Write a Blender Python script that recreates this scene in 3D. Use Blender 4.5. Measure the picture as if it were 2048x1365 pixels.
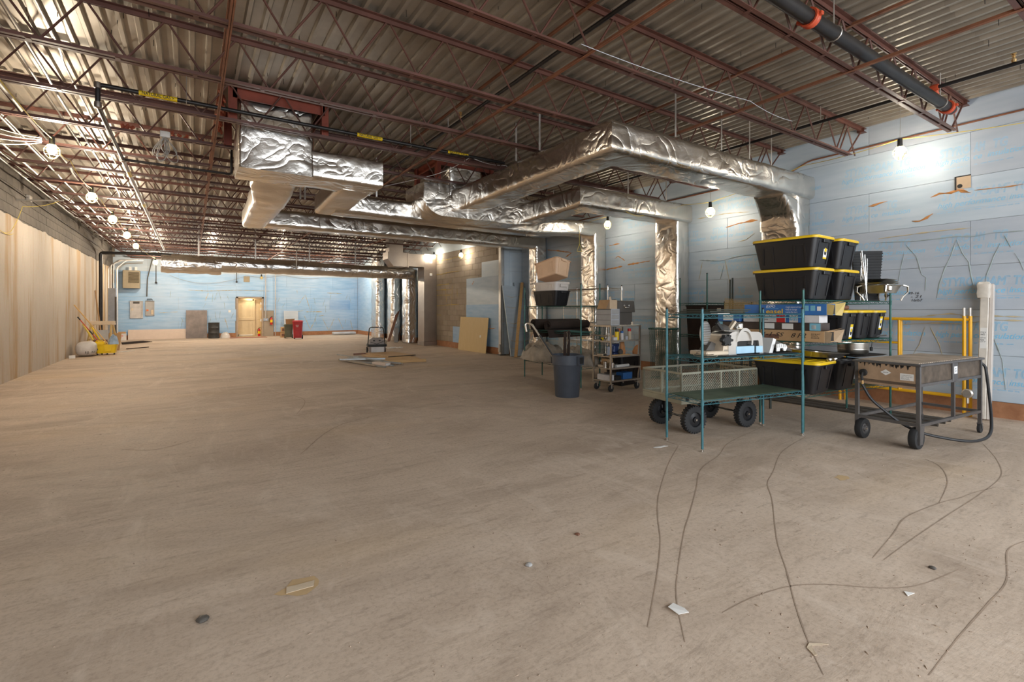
import bpy, bmesh, math, random
from mathutils import Vector, Matrix, Euler, noise
R = math.radians
rng = random.Random(7)
for o in list(bpy.data.objects):
    bpy.data.objects.remove(o)
SC = bpy.context.scene
COL = SC.collection

# ------------------------------------------------------------------ camera, light, exposure
cam_data = bpy.data.cameras.new('camera')
cam_data.sensor_width = 36.0
cam_data.lens = 36.0 * 978.0 / 2048.0
cam_data.shift_y = -(682.5 - 619.0) / 2048.0
cam_data.clip_start = 0.05
cam_data.clip_end = 200
cam = bpy.data.objects.new('camera', cam_data)
COL.objects.link(cam)
cam.location = (0, 0, 1.44)
cam.rotation_euler = (R(90), 0, -R(33.2416))
SC.camera = cam
SC.view_settings.view_transform = 'Standard'
SC.view_settings.look = 'None'
SC.view_settings.gamma = 1.0
SC.view_settings.use_curve_mapping = False
SC.view_settings.exposure = 0.90
SC.cycles.max_bounces = 8
SC.cycles.diffuse_bounces = 5
SC.cycles.glossy_bounces = 4
SC.cycles.sample_clamp_indirect = 6.0
SC.cycles.caustics_reflective = False
SC.cycles.caustics_refractive = False

world = bpy.data.worlds.new('daylight')
SC.world = world
world.use_nodes = True
bg = world.node_tree.nodes['Background']
bg.inputs[0].default_value = (0.80, 0.90, 1.0, 1)
bg.inputs[1].default_value = 0.35

def area_light(name, loc, rot, sx, sy, energy, color):
    l = bpy.data.lights.new(name, 'AREA')
    l.shape = 'RECTANGLE'; l.size = sx; l.size_y = sy
    l.energy = energy; l.color = color
    o = bpy.data.objects.new(name, l); COL.objects.link(o)
    o.location = loc; o.rotation_euler = rot
    return o
# daylight falling through the shop front that stands open behind the camera
area_light('shop_front_daylight', (3.0, -4.2, 2.4), (R(72), 0, 0), 11.0, 3.4, 440, (0.88, 0.94, 1.0))
LAMP_STRENGTH = 560.0
REAR_LAMP_STRENGTH = 1050.0
WALL_LAMP_STRENGTH = 120.0

# ------------------------------------------------------------------ materials
MATS = {}
def _new(name):
    m = bpy.data.materials.new(name); m.use_nodes = True
    nt = m.node_tree
    return m, nt, nt.nodes['Principled BSDF']
def N(nt, t, **kw):
    n = nt.nodes.new(t)
    for k, v in kw.items():
        if k in n.inputs: n.inputs[k].default_value = v
        else: setattr(n, k, v)
    return n
def coords(nt, scale=(1, 1, 1), obj=True):
    tc = nt.nodes.new('ShaderNodeTexCoord'); mp = nt.nodes.new('ShaderNodeMapping')
    mp.inputs['Scale'].default_value = scale
    nt.links.new(tc.outputs['Object' if obj else 'Generated'], mp.inputs[0])
    return mp.outputs[0]
def wcoords(nt, scale=(1, 1, 1)):
    g = nt.nodes.new('ShaderNodeNewGeometry'); mp = nt.nodes.new('ShaderNodeMapping')
    mp.inputs['Scale'].default_value = scale
    nt.links.new(g.outputs['Position'], mp.inputs[0])
    return mp.outputs[0]
def ramp(nt, fac, stops):
    r = nt.nodes.new('ShaderNodeValToRGB'); e = r.color_ramp.elements
    while len(e) > 1: e.remove(e[-1])
    e[0].position = stops[0][0]; e[0].color = (*stops[0][1], 1)
    for p, c in stops[1:]:
        q = e.new(p); q.color = (*c, 1)
    nt.links.new(fac, r.inputs[0])
    return r.outputs[0]
def mixc(nt, fac, a, b, mode='MIX'):
    m = nt.nodes.new('ShaderNodeMix'); m.data_type = 'RGBA'; m.blend_type = mode
    for s, v in ((m.inputs[0], fac), (m.inputs[6], a), (m.inputs[7], b)):
        if isinstance(v, (int, float)): s.default_value = v
        elif isinstance(v, tuple): s.default_value = (*v, 1)
        else: nt.links.new(v, s)
    return m.outputs[2]
def bump(nt, b, h, strength=0.3, dist=0.01, prev=None):
    n = nt.nodes.new('ShaderNodeBump'); n.inputs['Strength'].default_value = strength
    n.inputs['Distance'].default_value = dist
    nt.links.new(h, n.inputs['Height'])
    if prev is not None: nt.links.new(prev, n.inputs['Normal'])
    nt.links.new(n.outputs[0], b.inputs['Normal'])
    return n.outputs[0]
def simple(name, col, rough=0.5, metal=0.0, var=0.12, scale=6.0, bmp=0.0, bscale=60.0, spec=None, coat=0.0):
    """one colour with mottled wear and, if asked, a fine relief"""
    m, nt, b = _new(name)
    v = coords(nt)
    n1 = N(nt, 'ShaderNodeTexNoise', Scale=scale, Detail=4.0, Roughness=0.6); nt.links.new(v, n1.inputs['Vector'])
    lo = tuple(max(0, c * (1 - var)) for c in col); hi = tuple(min(1, c * (1 + var)) for c in col)
    nt.links.new(ramp(nt, n1.outputs[0], [(0.3, lo), (0.7, hi)]), b.inputs['Base Color'])
    b.inputs['Metallic'].default_value = metal
    b.inputs['Roughness'].default_value = rough
    if spec is not None: b.inputs['Specular IOR Level'].default_value = spec
    if coat: b.inputs['Coat Weight'].default_value = coat
    if bmp:
        n2 = N(nt, 'ShaderNodeTexNoise', Scale=bscale, Detail=3.0); nt.links.new(v, n2.inputs['Vector'])
        bump(nt, b, n2.outputs[0], bmp, 0.004)
    MATS[name] = m
    return m

def m_foil(name, base=(0.88, 0.83, 0.76), rough=0.25, crinkle=0.48):
    """aluminium foil facing: sharp creases, broad puckers and a fine dimpled weave"""
    m, nt, b = _new(name)
    v = wcoords(nt)
    def crease(scale, dist, det):
        n1 = N(nt, 'ShaderNodeTexNoise', Scale=scale, Detail=det, Roughness=0.5, Distortion=dist); nt.links.new(v, n1.inputs['Vector'])
        a = N(nt, 'ShaderNodeMath', operation='SUBTRACT'); nt.links.new(n1.outputs[0], a.inputs[0]); a.inputs[1].default_value = 0.5
        c = N(nt, 'ShaderNodeMath', operation='ABSOLUTE'); nt.links.new(a.outputs[0], c.inputs[0])
        d = N(nt, 'ShaderNodeMath', operation='POWER'); nt.links.new(c.outputs[0], d.inputs[0]); d.inputs[1].default_value = 0.6
        return d.outputs[0]
    c1 = crease(2.2, 1.2, 1.5); c2 = crease(6.0, 0.8, 3.0)
    br = N(nt, 'ShaderNodeTexNoise', Scale=1.7, Detail=2.0, Distortion=0.8); nt.links.new(v, br.inputs['Vector'])
    vo = N(nt, 'ShaderNodeTexVoronoi', Scale=70.0); nt.links.new(v, vo.inputs['Vector'])
    p = bump(nt, b, vo.outputs[0], 0.12, 0.004)
    p = bump(nt, b, c2, crinkle * 0.45, 0.02, p)
    p = bump(nt, b, c1, crinkle * 0.75, 0.06, p)
    p = bump(nt, b, br.outputs[0], crinkle * 0.5, 0.10, p)
    nt.links.new(ramp(nt, br.outputs[0], [(0.3, tuple(c * 0.85 for c in base)), (0.7, base)]), b.inputs['Base Color'])
    b.inputs['Metallic'].default_value = 1.0
    b.inputs['Roughness'].default_value = rough
    MATS[name] = m
m_foil('foil')
m_foil('foil_crumpled', (0.92, 0.90, 0.87), 0.27, 0.75)
m_foil('foil_soft', (0.86, 0.80, 0.72), 0.3, 0.22)

def m_galv(name, base, rough):
    m, nt, b = _new(name)
    v = wcoords(nt)
    vo = N(nt, 'ShaderNodeTexVoronoi', Scale=30.0); nt.links.new(v, vo.inputs['Vector'])
    n1 = N(nt, 'ShaderNodeTexNoise', Scale=1.8, Detail=5.0); nt.links.new(v, n1.inputs['Vector'])
    c1 = ramp(nt, n1.outputs[0], [(0.3, tuple(c * 0.8 for c in base)), (0.7, base)])
    c2 = mixc(nt, 0.10, c1, ramp(nt, vo.outputs[0], [(0.0, (0.3, 0.3, 0.3)), (0.6, (0.75, 0.75, 0.75))]), 'OVERLAY')
    nt.links.new(c2, b.inputs['Base Color'])
    b.inputs['Metallic'].default_value = 0.9; b.inputs['Roughness'].default_value = rough
    MATS[name] = m
m_galv('galvanized', (0.62, 0.58, 0.53), 0.42)
m_galv('galvanized_dull', (0.40, 0.35, 0.31), 0.38)
m_galv('conduit_metal', (0.68, 0.66, 0.63), 0.33)

def m_floor():
    m, nt, b = _new('concrete_floor')
    v = wcoords(nt)
    big = N(nt, 'ShaderNodeTexNoise', Scale=0.35, Detail=6.0, Roughness=0.62, Distortion=0.4); nt.links.new(v, big.inputs['Vector'])
    vs = wcoords(nt, (0.5, 1.6, 1))
    mid = N(nt, 'ShaderNodeTexNoise', Scale=2.2, Detail=8.0, Roughness=0.7, Distortion=0.6); nt.links.new(vs, mid.inputs['Vector'])
    fine = N(nt, 'ShaderNodeTexNoise', Scale=38.0, Detail=6.0, Roughness=0.75); nt.links.new(v, fine.inputs['Vector'])
    sp = N(nt, 'ShaderNodeTexNoise', Scale=75.0, Detail=2.0); nt.links.new(wcoords(nt, (0.6, 1.5, 1)), sp.inputs['Vector'])
    c = ramp(nt, big.outputs[0], [(0.30, (0.50, 0.385, 0.295)), (0.5, (0.60, 0.475, 0.37)), (0.72, (0.69, 0.56, 0.45))])
    c = mixc(nt, 0.55, c, ramp(nt, mid.outputs[0], [(0.30, (0.34, 0.26, 0.195)), (0.46, (0.57, 0.45, 0.345)), (0.72, (0.70, 0.57, 0.455))]))
    c = mixc(nt, 0.35, c, ramp(nt, fine.outputs[0], [(0.36, (0.25, 0.185, 0.135)), (0.52, (0.60, 0.48, 0.375))]), 'MIX')
    # specks of grit
    c = mixc(nt, ramp(nt, sp.outputs[0], [(0.70, (0, 0, 0)), (0.76, (0.8, 0.8, 0.8))]), c, (0.17, 0.12, 0.085))
    # trodden dirt in drifts, pale scuffs and ochre drip stains
    d1 = N(nt, 'ShaderNodeTexNoise', Scale=0.55, Detail=9.0, Roughness=0.72, Distortion=0.8); nt.links.new(wcoords(nt, (0.6, 1.5, 1)), d1.inputs['Vector'])
    c = mixc(nt, ramp(nt, d1.outputs[0], [(0.46, (0, 0, 0)), (0.62, (0.55, 0.55, 0.55))]), c, (0.34, 0.255, 0.19))
    d2 = N(nt, 'ShaderNodeTexNoise', Scale=1.6, Detail=8.0, Roughness=0.75, Distortion=1.5); nt.links.new(wcoords(nt, (1.4, 0.5, 1)), d2.inputs['Vector'])
    c = mixc(nt, ramp(nt, d2.outputs[0], [(0.52, (0, 0, 0)), (0.68, (0.5, 0.5, 0.5))]), c, (0.72, 0.60, 0.49))
    d3 = N(nt, 'ShaderNodeTexNoise', Scale=9.0, Detail=6.0, Roughness=0.8); nt.links.new(wcoords(nt, (0.35, 1.6, 1)), d3.inputs['Vector'])
    c = mixc(nt, ramp(nt, d3.outputs[0], [(0.54, (0, 0, 0)), (0.66, (0.45, 0.45, 0.45))]), c, (0.28, 0.21, 0.155))
    st = N(nt, 'ShaderNodeTexNoise', Scale=0.4, Detail=5.0); nt.links.new(wcoords(nt, (0.5, 1.2, 1)), st.inputs['Vector'])
    c = mixc(nt, ramp(nt, st.outputs[0], [(0.54, (0, 0, 0)), (0.72, (0.4, 0.4, 0.4))]), c, (0.60, 0.42, 0.23))
    nt.links.new(c, b.inputs['Base Color'])
    nt.links.new(ramp(nt, mid.outputs[0], [(0.3, (0.62,) * 3), (0.7, (0.82,) * 3)]), b.inputs['Roughness'])
    b.inputs['Specular IOR Level'].default_value = 0.25
    p = bump(nt, b, fine.outputs[0], 0.25, 0.006)
    bump(nt, b, mid.outputs[0], 0.2, 0.02, p)
    MATS['concrete_floor'] = m
m_floor()

def m_parge():
    m, nt, b = _new('parged_plaster')
    v = wcoords(nt)
    n1 = N(nt, 'ShaderNodeTexNoise', Scale=1.0, Detail=7.0, Roughness=0.62, Distortion=0.3); nt.links.new(wcoords(nt, (1.6, 1.6, 0.16)), n1.inputs['Vector'])
    n4 = N(nt, 'ShaderNodeTexNoise', Scale=3.0, Detail=6.0, Roughness=0.7); nt.links.new(wcoords(nt, (1.8, 1.8, 0.3)), n4.inputs['Vector'])
    n2 = N(nt, 'ShaderNodeTexNoise', Scale=0.55, Detail=5.0); nt.links.new(v, n2.inputs['Vector'])
    n3 = N(nt, 'ShaderNodeTexNoise', Scale=25.0, Detail=5.0); nt.links.new(v, n3.inputs['Vector'])
    c = ramp(nt, n2.outputs[0], [(0.3, (0.42, 0.355, 0.285)), (0.7, (0.52, 0.455, 0.385))])
    c = mixc(nt, ramp(nt, n1.outputs[0], [(0.49, (0, 0, 0)), (0.60, (0.85, 0.85, 0.85))]), c, (0.38, 0.235, 0.10))
    c = mixc(nt, ramp(nt, n4.outputs[0], [(0.55, (0, 0, 0)), (0.68, (0.5, 0.5, 0.5))]), c, (0.38, 0.255, 0.135))
    c = mixc(nt, ramp(nt, n4.outputs[0], [(0.30, (0.55, 0.55, 0.55)), (0.42, (0, 0, 0))]), c, (0.56, 0.51, 0.45))
    c = mixc(nt, 0.12, c, n3.outputs['Color'], 'OVERLAY')
    nt.links.new(c, b.inputs['Base Color']); b.inputs['Roughness'].default_value = 0.8
    bump(nt, b, n3.outputs[0], 0.15, 0.006)
    MATS['parged_plaster'] = m
m_parge()

def m_foam(name, lo, hi):
    m, nt, b = _new(name)
    v = wcoords(nt, (1.0, 1.0, 7.0))
    n1 = N(nt, 'ShaderNodeTexNoise', Scale=1.6, Detail=5.0); nt.links.new(v, n1.inputs['Vector'])
    n2 = N(nt, 'ShaderNodeTexNoise', Scale=0.7, Detail=4.0); nt.links.new(wcoords(nt), n2.inputs['Vector'])
    c = ramp(nt, n1.outputs[0], [(0.32, lo), (0.68, hi)])
    c = mixc(nt, ramp(nt, n2.outputs[0], [(0.45, (0, 0, 0)), (0.75, (0.45, 0.45, 0.45))]), c, tuple(0.5 * (a + 0.72) for a in hi))
    nt.links.new(c, b.inputs['Base Color']); b.inputs['Roughness'].default_value = 0.42
    b.inputs['Specular IOR Level'].default_value = 0.35
    MATS[name] = m
m_foam('foam_blue', (0.27, 0.46, 0.70), (0.39, 0.56, 0.77))
m_foam('foam_deep_blue', (0.20, 0.38, 0.66), (0.29, 0.47, 0.72))
m_foam('foam_mid', (0.45, 0.545, 0.63), (0.54, 0.615, 0.69))
m_foam('foam_grey_blue', (0.41, 0.47, 0.545), (0.48, 0.53, 0.595))
m_foam('foam_pale', (0.62, 0.72, 0.80), (0.70, 0.78, 0.83))

def m_wood(name, lo, hi, sc=(1, 12, 12), rough=0.6):
    m, nt, b = _new(name)
    v = coords(nt, sc)
    n1 = N(nt, 'ShaderNodeTexNoise', Scale=3.0, Detail=6.0, Roughness=0.65, Distortion=0.5); nt.links.new(v, n1.inputs['Vector'])
    nt.links.new(ramp(nt, n1.outputs[0], [(0.3, lo), (0.7, hi)]), b.inputs['Base Color'])
    b.inputs['Roughness'].default_value = rough
    bump(nt, b, n1.outputs[0], 0.1, 0.003)
    MATS[name] = m
m_wood('pine', (0.50, 0.30, 0.12), (0.66, 0.42, 0.19))
m_wood('board_yellow', (0.62, 0.45, 0.20), (0.68, 0.50, 0.24), (6, 1, 1))
m_wood('particle_board', (0.46, 0.29, 0.14), (0.58, 0.38, 0.20), (4, 4, 4))
m_wood('rust_wood', (0.30, 0.13, 0.06), (0.45, 0.22, 0.11), (2, 2, 2), 0.8)
m_wood('dark_wood', (0.14, 0.06, 0.035), (0.22, 0.10, 0.06))
m_wood('cardboard', (0.46, 0.28, 0.14), (0.52, 0.33, 0.17), (2, 2, 2), 0.8)
m_wood('cardboard_pale', (0.56, 0.41, 0.27), (0.62, 0.47, 0.32), (2, 2, 2), 0.8)

def m_block():
    m, nt, b = _new('concrete_block')
    v = wcoords(nt)
    n1 = N(nt, 'ShaderNodeTexNoise', Scale=1.3, Detail=6.0); nt.links.new(v, n1.inputs['Vector'])
    n2 = N(nt, 'ShaderNodeTexNoise', Scale=60.0, Detail=4.0); nt.links.new(v, n2.inputs['Vector'])
    inf = nt.nodes.new('ShaderNodeObjectInfo')
    c = ramp(nt, n1.outputs[0], [(0.3, (0.30, 0.245, 0.185)), (0.7, (0.41, 0.34, 0.265))])
    c = mixc(nt, 0.3, c, ramp(nt, inf.outputs['Random'], [(0, (0.27, 0.215, 0.16)), (1, (0.46, 0.39, 0.31))]))
    c = mixc(nt, 0.25, c, n2.outputs['Color'], 'OVERLAY')
    nt.links.new(c, b.inputs['Base Color']); b.inputs['Roughness'].default_value = 0.9
    bump(nt, b, n2.outputs[0], 0.4, 0.004)
    MATS['concrete_block'] = m
m_block()
simple('block_shaded', (0.115, 0.097, 0.08), 0.9, var=0.25, scale=2.0, bmp=0.4)  # left wall blocks: shade from the joists put into a darker colour

simple('mortar', (0.33, 0.275, 0.215), 0.9, bmp=0.3)
simple('joist_red', (0.115, 0.047, 0.034), 0.45, var=0.3, scale=3, bmp=0.1)
simple('curb_red', (0.26, 0.055, 0.03), 0.45, var=0.2)
simple('rust_angle', (0.23, 0.09, 0.045), 0.6, var=0.3)
simple('deck_steel', (0.39, 0.345, 0.285), 0.42, 0.55, var=0.22, scale=1.2)
simple('black_pipe', (0.022, 0.02, 0.02), 0.35, 0.3, var=0.3)
simple('coupling_red', (0.55, 0.08, 0.03), 0.4)
simple('brass', (0.75, 0.52, 0.25), 0.35, 1.0)
simple('label_yellow', (0.85, 0.58, 0.01), 0.45, var=0.05)
simple('ink_black', (0.015, 0.015, 0.015), 0.6)
simple('print_blue', (0.22, 0.58, 0.86), 0.5, var=0.1)
simple('print_blue_soft', (0.30, 0.58, 0.78), 0.5, var=0.1)
simple('print_white', (0.85, 0.85, 0.85), 0.5)
simple('print_red', (0.65, 0.03, 0.03), 0.5)
simple('print_gold', (0.85, 0.50, 0.03), 0.5)
simple('adhesive_orange', (0.60, 0.27, 0.09), 0.8, var=0.25)
simple('adhesive_tan', (0.55, 0.46, 0.30), 0.8, var=0.2)
simple('adhesive_grey', (0.34, 0.40, 0.40), 0.75, var=0.2)
simple('adhesive_yellow', (0.55, 0.38, 0.10), 0.8, var=0.2)
simple('green_epoxy', (0.028, 0.115, 0.098), 0.38, 0.2, var=0.2, scale=20)
simple('teal_epoxy', (0.055, 0.17, 0.20), 0.38, 0.2, var=0.2, scale=20)
simple('green_mat', (0.055, 0.085, 0.05), 0.7, var=0.35, scale=3)
simple('chrome', (0.75, 0.72, 0.68), 0.2, 1.0, var=0.1)
simple('stainless', (0.60, 0.56, 0.50), 0.28, 1.0, var=0.15)
simple('cast_aluminium', (0.74, 0.72, 0.68), 0.34, 0.85, var=0.06)
simple('enamel_cream', (0.68, 0.56, 0.42), 0.35, var=0.06)
simple('film_blue', (0.40, 0.62, 0.78), 0.3, var=0.08)
simple('tote_black', (0.011, 0.0105, 0.012), 0.40, var=0.2, bmp=0.06, bscale=200)
simple('tote_yellow', (0.80, 0.52, 0.012), 0.42, var=0.05)
simple('tote_tan', (0.66, 0.43, 0.27), 0.42, var=0.05)
simple('tote_white', (0.62, 0.56, 0.51), 0.45, var=0.05)
simple('can_grey', (0.062, 0.072, 0.092), 0.5, var=0.12)
simple('drawer_grey', (0.38, 0.37, 0.36), 0.5, var=0.08)
simple('drawer_frame', (0.50, 0.52, 0.56), 0.45)
simple('case_charcoal', (0.085, 0.075, 0.065), 0.6, var=0.1)
simple('felt_dark', (0.030, 0.018, 0.013), 0.95, var=0.3, bmp=0.5, bscale=90)
simple('rubber', (0.018, 0.018, 0.019), 0.75, var=0.2)
simple('rim_black', (0.02, 0.02, 0.022), 0.3, 0.3)
simple('wagon_grey', (0.30, 0.29, 0.22), 0.5, 0.2, var=0.15)
simple('grill_steel', (0.135, 0.128, 0.125), 0.45, 0.5, var=0.2)
simple('grill_scorched', (0.13, 0.10, 0.075), 0.55, 0.5, var=0.6, scale=5)
simple('grill_grate', (0.46, 0.36, 0.27), 0.6, 0.2, var=0.35, scale=4)
simple('rusty_sheet', (0.40, 0.27, 0.17), 0.55, 0.15, var=0.22, scale=4)
simple('scaffold_yellow', (0.82, 0.42, 0.01), 0.42, var=0.08)
simple('pallet_wrap', (0.66, 0.60, 0.52), 0.3, var=0.15, bmp=0.4, bscale=25)
simple('paper', (0.78, 0.76, 0.72), 0.7, var=0.04)
simple('paper_tan', (0.62, 0.50, 0.36), 0.7, var=0.08)
simple('tarp_grey', (0.27, 0.225, 0.175), 0.6, var=0.3, bmp=0.5, bscale=18)
simple('wire_tan', (0.62, 0.44, 0.19), 0.45, 0.3)
simple('wire_dark', (0.04, 0.05, 0.04), 0.5)
simple('cord_yellow', (0.78, 0.60, 0.10), 0.5)
simple('cord_grey', (0.33, 0.31, 0.28), 0.5, var=0.1)
simple('mop_yellow', (0.85, 0.58, 0.01), 0.4, var=0.06)
simple('handle_wood', (0.66, 0.40, 0.14), 0.5)
simple('bag_white', (0.62, 0.58, 0.55), 0.6, var=0.1, bmp=0.5, bscale=14)
simple('cloth_blue', (0.35, 0.47, 0.62), 0.8, var=0.3)
simple('locker_blue', (0.38, 0.44, 0.54), 0.4, 0.4, var=0.1)
simple('heater_tan', (0.30, 0.245, 0.16), 0.5, var=0.08)
simple('heater_dark', (0.06, 0.045, 0.03), 0.6)
simple('panel_grey', (0.50, 0.47, 0.45), 0.5, 0.3, var=0.2, scale=3)
simple('drywall_pink', (0.66, 0.54, 0.46), 0.8, var=0.04)
simple('sheet_brown', (0.20, 0.165, 0.15), 0.45, 0.1, var=0.3, scale=2.5)
simple('drum_black', (0.03, 0.029, 0.028), 0.5, var=0.3, scale=12)
simple('door_cream', (0.70, 0.57, 0.36), 0.45, var=0.05)
simple('door_jamb', (0.38, 0.30, 0.23), 0.6, var=0.15)
simple('extinguisher_red', (0.55, 0.02, 0.02), 0.3)
simple('bin_red', (0.42, 0.018, 0.028), 0.42, var=0.1)
simple('bin_green', (0.10, 0.11, 0.07), 0.5)
simple('mat_red', (0.30, 0.10, 0.06), 0.85)
simple('sweeper_grey', (0.30, 0.27, 0.26), 0.5)
simple('stud_steel', (0.50, 0.53, 0.55), 0.35, 0.6, var=0.12)
simple('insul_red', (0.36, 0.085, 0.04), 0.85, var=0.3)
simple('box_blue', (0.035, 0.15, 0.42), 0.4, var=0.25, scale=2)
simple('box_lightblue', (0.20, 0.46, 0.58), 0.4)
simple('box_dark', (0.05, 0.035, 0.03), 0.4, var=0.4)
simple('box_white', (0.66, 0.63, 0.62), 0.5)
simple('box_flap', (0.80, 0.62, 0.24), 0.5)
simple('vise_navy', (0.025, 0.045, 0.13), 0.35, 0.2)
simple('lid_orange', (0.62, 0.17, 0.05), 0.5)
simple('orange_cloth', (0.55, 0.25, 0.10), 0.8, var=0.3)
simple('floor_mark', (0.35, 0.26, 0.19), 0.9, var=0.2)
simple('ochre_patch', (0.55, 0.38, 0.20), 0.9, var=0.1)
simple('hose_black', (0.02, 0.02, 0.022), 0.45)
simple('amber_glass', (0.75, 0.55, 0.20), 0.15)
simple('white_plastic', (0.80, 0.79, 0.77), 0.4, var=0.03)

def m_emit(name, col, strength):
    m, nt, b = _new(name)
    b.inputs['Base Color'].default_value = (*col, 1)
    b.inputs['Emission Color'].default_value = (*col, 1)
    b.inputs['Emission Strength'].default_value = strength
    MATS[name] = m
m_emit('bulb_lit', (1.0, 0.86, 0.67), LAMP_STRENGTH)
m_emit('bulb_lit_rear', (1.0, 0.86, 0.67), REAR_LAMP_STRENGTH)
m_emit('bulb_lit_dim', (1.0, 0.89, 0.73), WALL_LAMP_STRENGTH)

# ------------------------------------------------------------------ mesh builder
class MB:
    def __init__(s): s.v = []; s.f = []
    def add(s, vs, fs):
        k = len(s.v); s.v += [tuple(p) for p in vs]; s.f += [tuple(i + k for i in q) for q in fs]; return s
    def box(s, x0, x1, y0, y1, z0, z1):
        return s.add([(x0, y0, z0), (x1, y0, z0), (x1, y1, z0), (x0, y1, z0), (x0, y0, z1), (x1, y0, z1), (x1, y1, z1), (x0, y1, z1)],
                     [(0, 3, 2, 1), (4, 5, 6, 7), (0, 1, 5, 4), (1, 2, 6, 5), (2, 3, 7, 6), (3, 0, 4, 7)])
    def cbox(s, x0, x1, y0, y1, z0, z1, c=0.006):
        """box with chamfered edges"""
        c = min(c, (x1 - x0) * .45, (y1 - y0) * .45, (z1 - z0) * .45)
        prof = [(x0 + c, y0), (x1 - c, y0), (x1, y0 + c), (x1, y1 - c), (x1 - c, y1), (x0 + c, y1), (x0, y1 - c), (x0, y0 + c)]
        mx, my = (x0 + x1) / 2, (y0 + y1) / 2
        def ins(p):
            return (p[0] + (c if p[0] < mx else -c), p[1] + (c if p[1] < my else -c))
        inn = [(min(max(a, x0 + c), x1 - c), min(max(b, y0 + c), y1 - c)) for a, b in prof]
        return s.loft([[(a, b, z0) for a, b in inn], [(a, b, z0 + c) for a, b in prof], [(a, b, z1 - c) for a, b in prof], [(a, b, z1) for a, b in inn]])
    def obox(s, c, size, rot=None):
        m = MB(); a, b, d = (x / 2 for x in size); m.box(-a, a, -b, b, -d, d)
        M3 = rot.to_matrix() if isinstance(rot, Euler) else (rot or Matrix.Identity(3))
        cc = Vector(c)
        return s.add([M3 @ Vector(p) + cc for p in m.v], m.f)
    def bar(s, p, q, w, h, up=(0, 0, 1)):
        p, q = Vector(p), Vector(q); d = (q - p); L = d.length; d.normalize()
        u = Vector(up); sd = d.cross(u)
        if sd.length < 1e-4: sd = d.cross(Vector((1, 0, 0)))
        sd.normalize(); u = sd.cross(d)
        vs = []
        for e in (p, q):
            for a, b in ((-1, -1), (1, -1), (1, 1), (-1, 1)): vs.append(e + sd * (a * w / 2) + u * (b * h / 2))
        return s.add(vs, [(0, 3, 2, 1), (4, 5, 6, 7), (0, 1, 5, 4), (1, 2, 6, 5), (2, 3, 7, 6), (3, 0, 4, 7)])
    def tube(s, pts, r, n=8, closed=False, caps=True):
        P = [Vector(p) for p in pts]; k = len(P); rings = []
        rad = r if isinstance(r, (list, tuple)) else [r] * k
        ref = None
        for i in range(k):
            if closed: d = (P[(i + 1) % k] - P[i - 1])
            else: d = P[min(i + 1, k - 1)] - P[max(i - 1, 0)]
            d.normalize()
            if ref is None:
                a = Vector((0, 0, 1)) if abs(d.z) < .9 else Vector((1, 0, 0))
                ref = (a - d * a.dot(d)).normalized()
            else:
                ref = (ref - d * ref.dot(d)).normalized()
            b = d.cross(ref)
            rings.append([P[i] + (ref * math.cos(2 * math.pi * j / n) + b * math.sin(2 * math.pi * j / n)) * rad[i] for j in range(n)])
        vs = [p for g in rings for p in g]; fs = []
        for i in range(k if closed else k - 1):
            a, b = i * n, ((i + 1) % k) * n
            for j in range(n): fs.append((a + j, a + (j + 1) % n, b + (j + 1) % n, b + j))
        if caps and not closed:
            fs.append(tuple(range(n - 1, -1, -1))); fs.append(tuple(range((k - 1) * n, k * n)))
        return s.add(vs, fs)
    def lathe(s, prof, n=24, c=(0, 0, 0), axis='z', caps=True):
        vs = []; fs = []; k = len(prof)
        for r, z in prof:
            for j in range(n):
                a = 2 * math.pi * j / n; x, y = r * math.cos(a), r * math.sin(a)
                p = (x, y, z) if axis == 'z' else ((z, x, y) if axis == 'x' else (y, z, x))
                vs.append((p[0] + c[0], p[1] + c[1], p[2] + c[2]))
        for i in range(k - 1):
            for j in range(n): fs.append((i * n + j, i * n + (j + 1) % n, (i + 1) * n + (j + 1) % n, (i + 1) * n + j))
        if caps:
            if prof[0][0] > 1e-5: fs.append(tuple(range(n - 1, -1, -1)))
            if prof[-1][0] > 1e-5: fs.append(tuple(range((k - 1) * n, k * n)))
        return s.add(vs, fs)
    def loft(s, rings, caps=True, closed=False):
        n = len(rings[0]); vs = [p for g in rings for p in g]; fs = []; k = len(rings)
        for i in range(k if closed else k - 1):
            a, b = i * n, ((i + 1) % k) * n
            for j in range(n): fs.append((a + j, a + (j + 1) % n, b + (j + 1) % n, b + j))
        if caps and not closed:
            fs.append(tuple(range(n - 1, -1, -1))); fs.append(tuple(range((k - 1) * n, k * n)))
        return s.add(vs, fs)
    def prism(s, poly, t0, t1, axis='y'):
        def P(a, b, t): return (a, t, b) if axis == 'y' else ((t, a, b) if axis == 'x' else (a, b, t))
        return s.loft([[P(a, b, t0) for a, b in poly], [P(a, b, t1) for a, b in poly]])
    def merge(s, o, M=None):
        return s.add([(M @ Vector(p)) for p in o.v] if M is not None else o.v, o.f)
    def mesh(s, name, mat, smooth=True, angle=35):
        me = bpy.data.meshes.new(name); me.from_pydata(s.v, [], s.f)
        bm = bmesh.new(); bm.from_mesh(me); bmesh.ops.recalc_face_normals(bm, faces=bm.faces); bm.to_mesh(me); bm.free()
        if smooth:
            me.polygons.foreach_set('use_smooth', [True] * len(me.polygons))
            me.set_sharp_from_angle(angle=R(angle))
        me.materials.append(MATS[mat] if isinstance(mat, str) else mat)
        return me
    def build(s, name, mat, parent=None, smooth=True, angle=35):
        return link(name, s.mesh(name, mat, smooth, angle), parent)
def link(name, me, parent=None, loc=None, rot=None):
    o = bpy.data.objects.new(name, me); COL.objects.link(o)
    if parent is not None: o.parent = parent
    if loc is not None: o.location = loc
    if rot is not None: o.rotation_euler = rot
    return o
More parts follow.
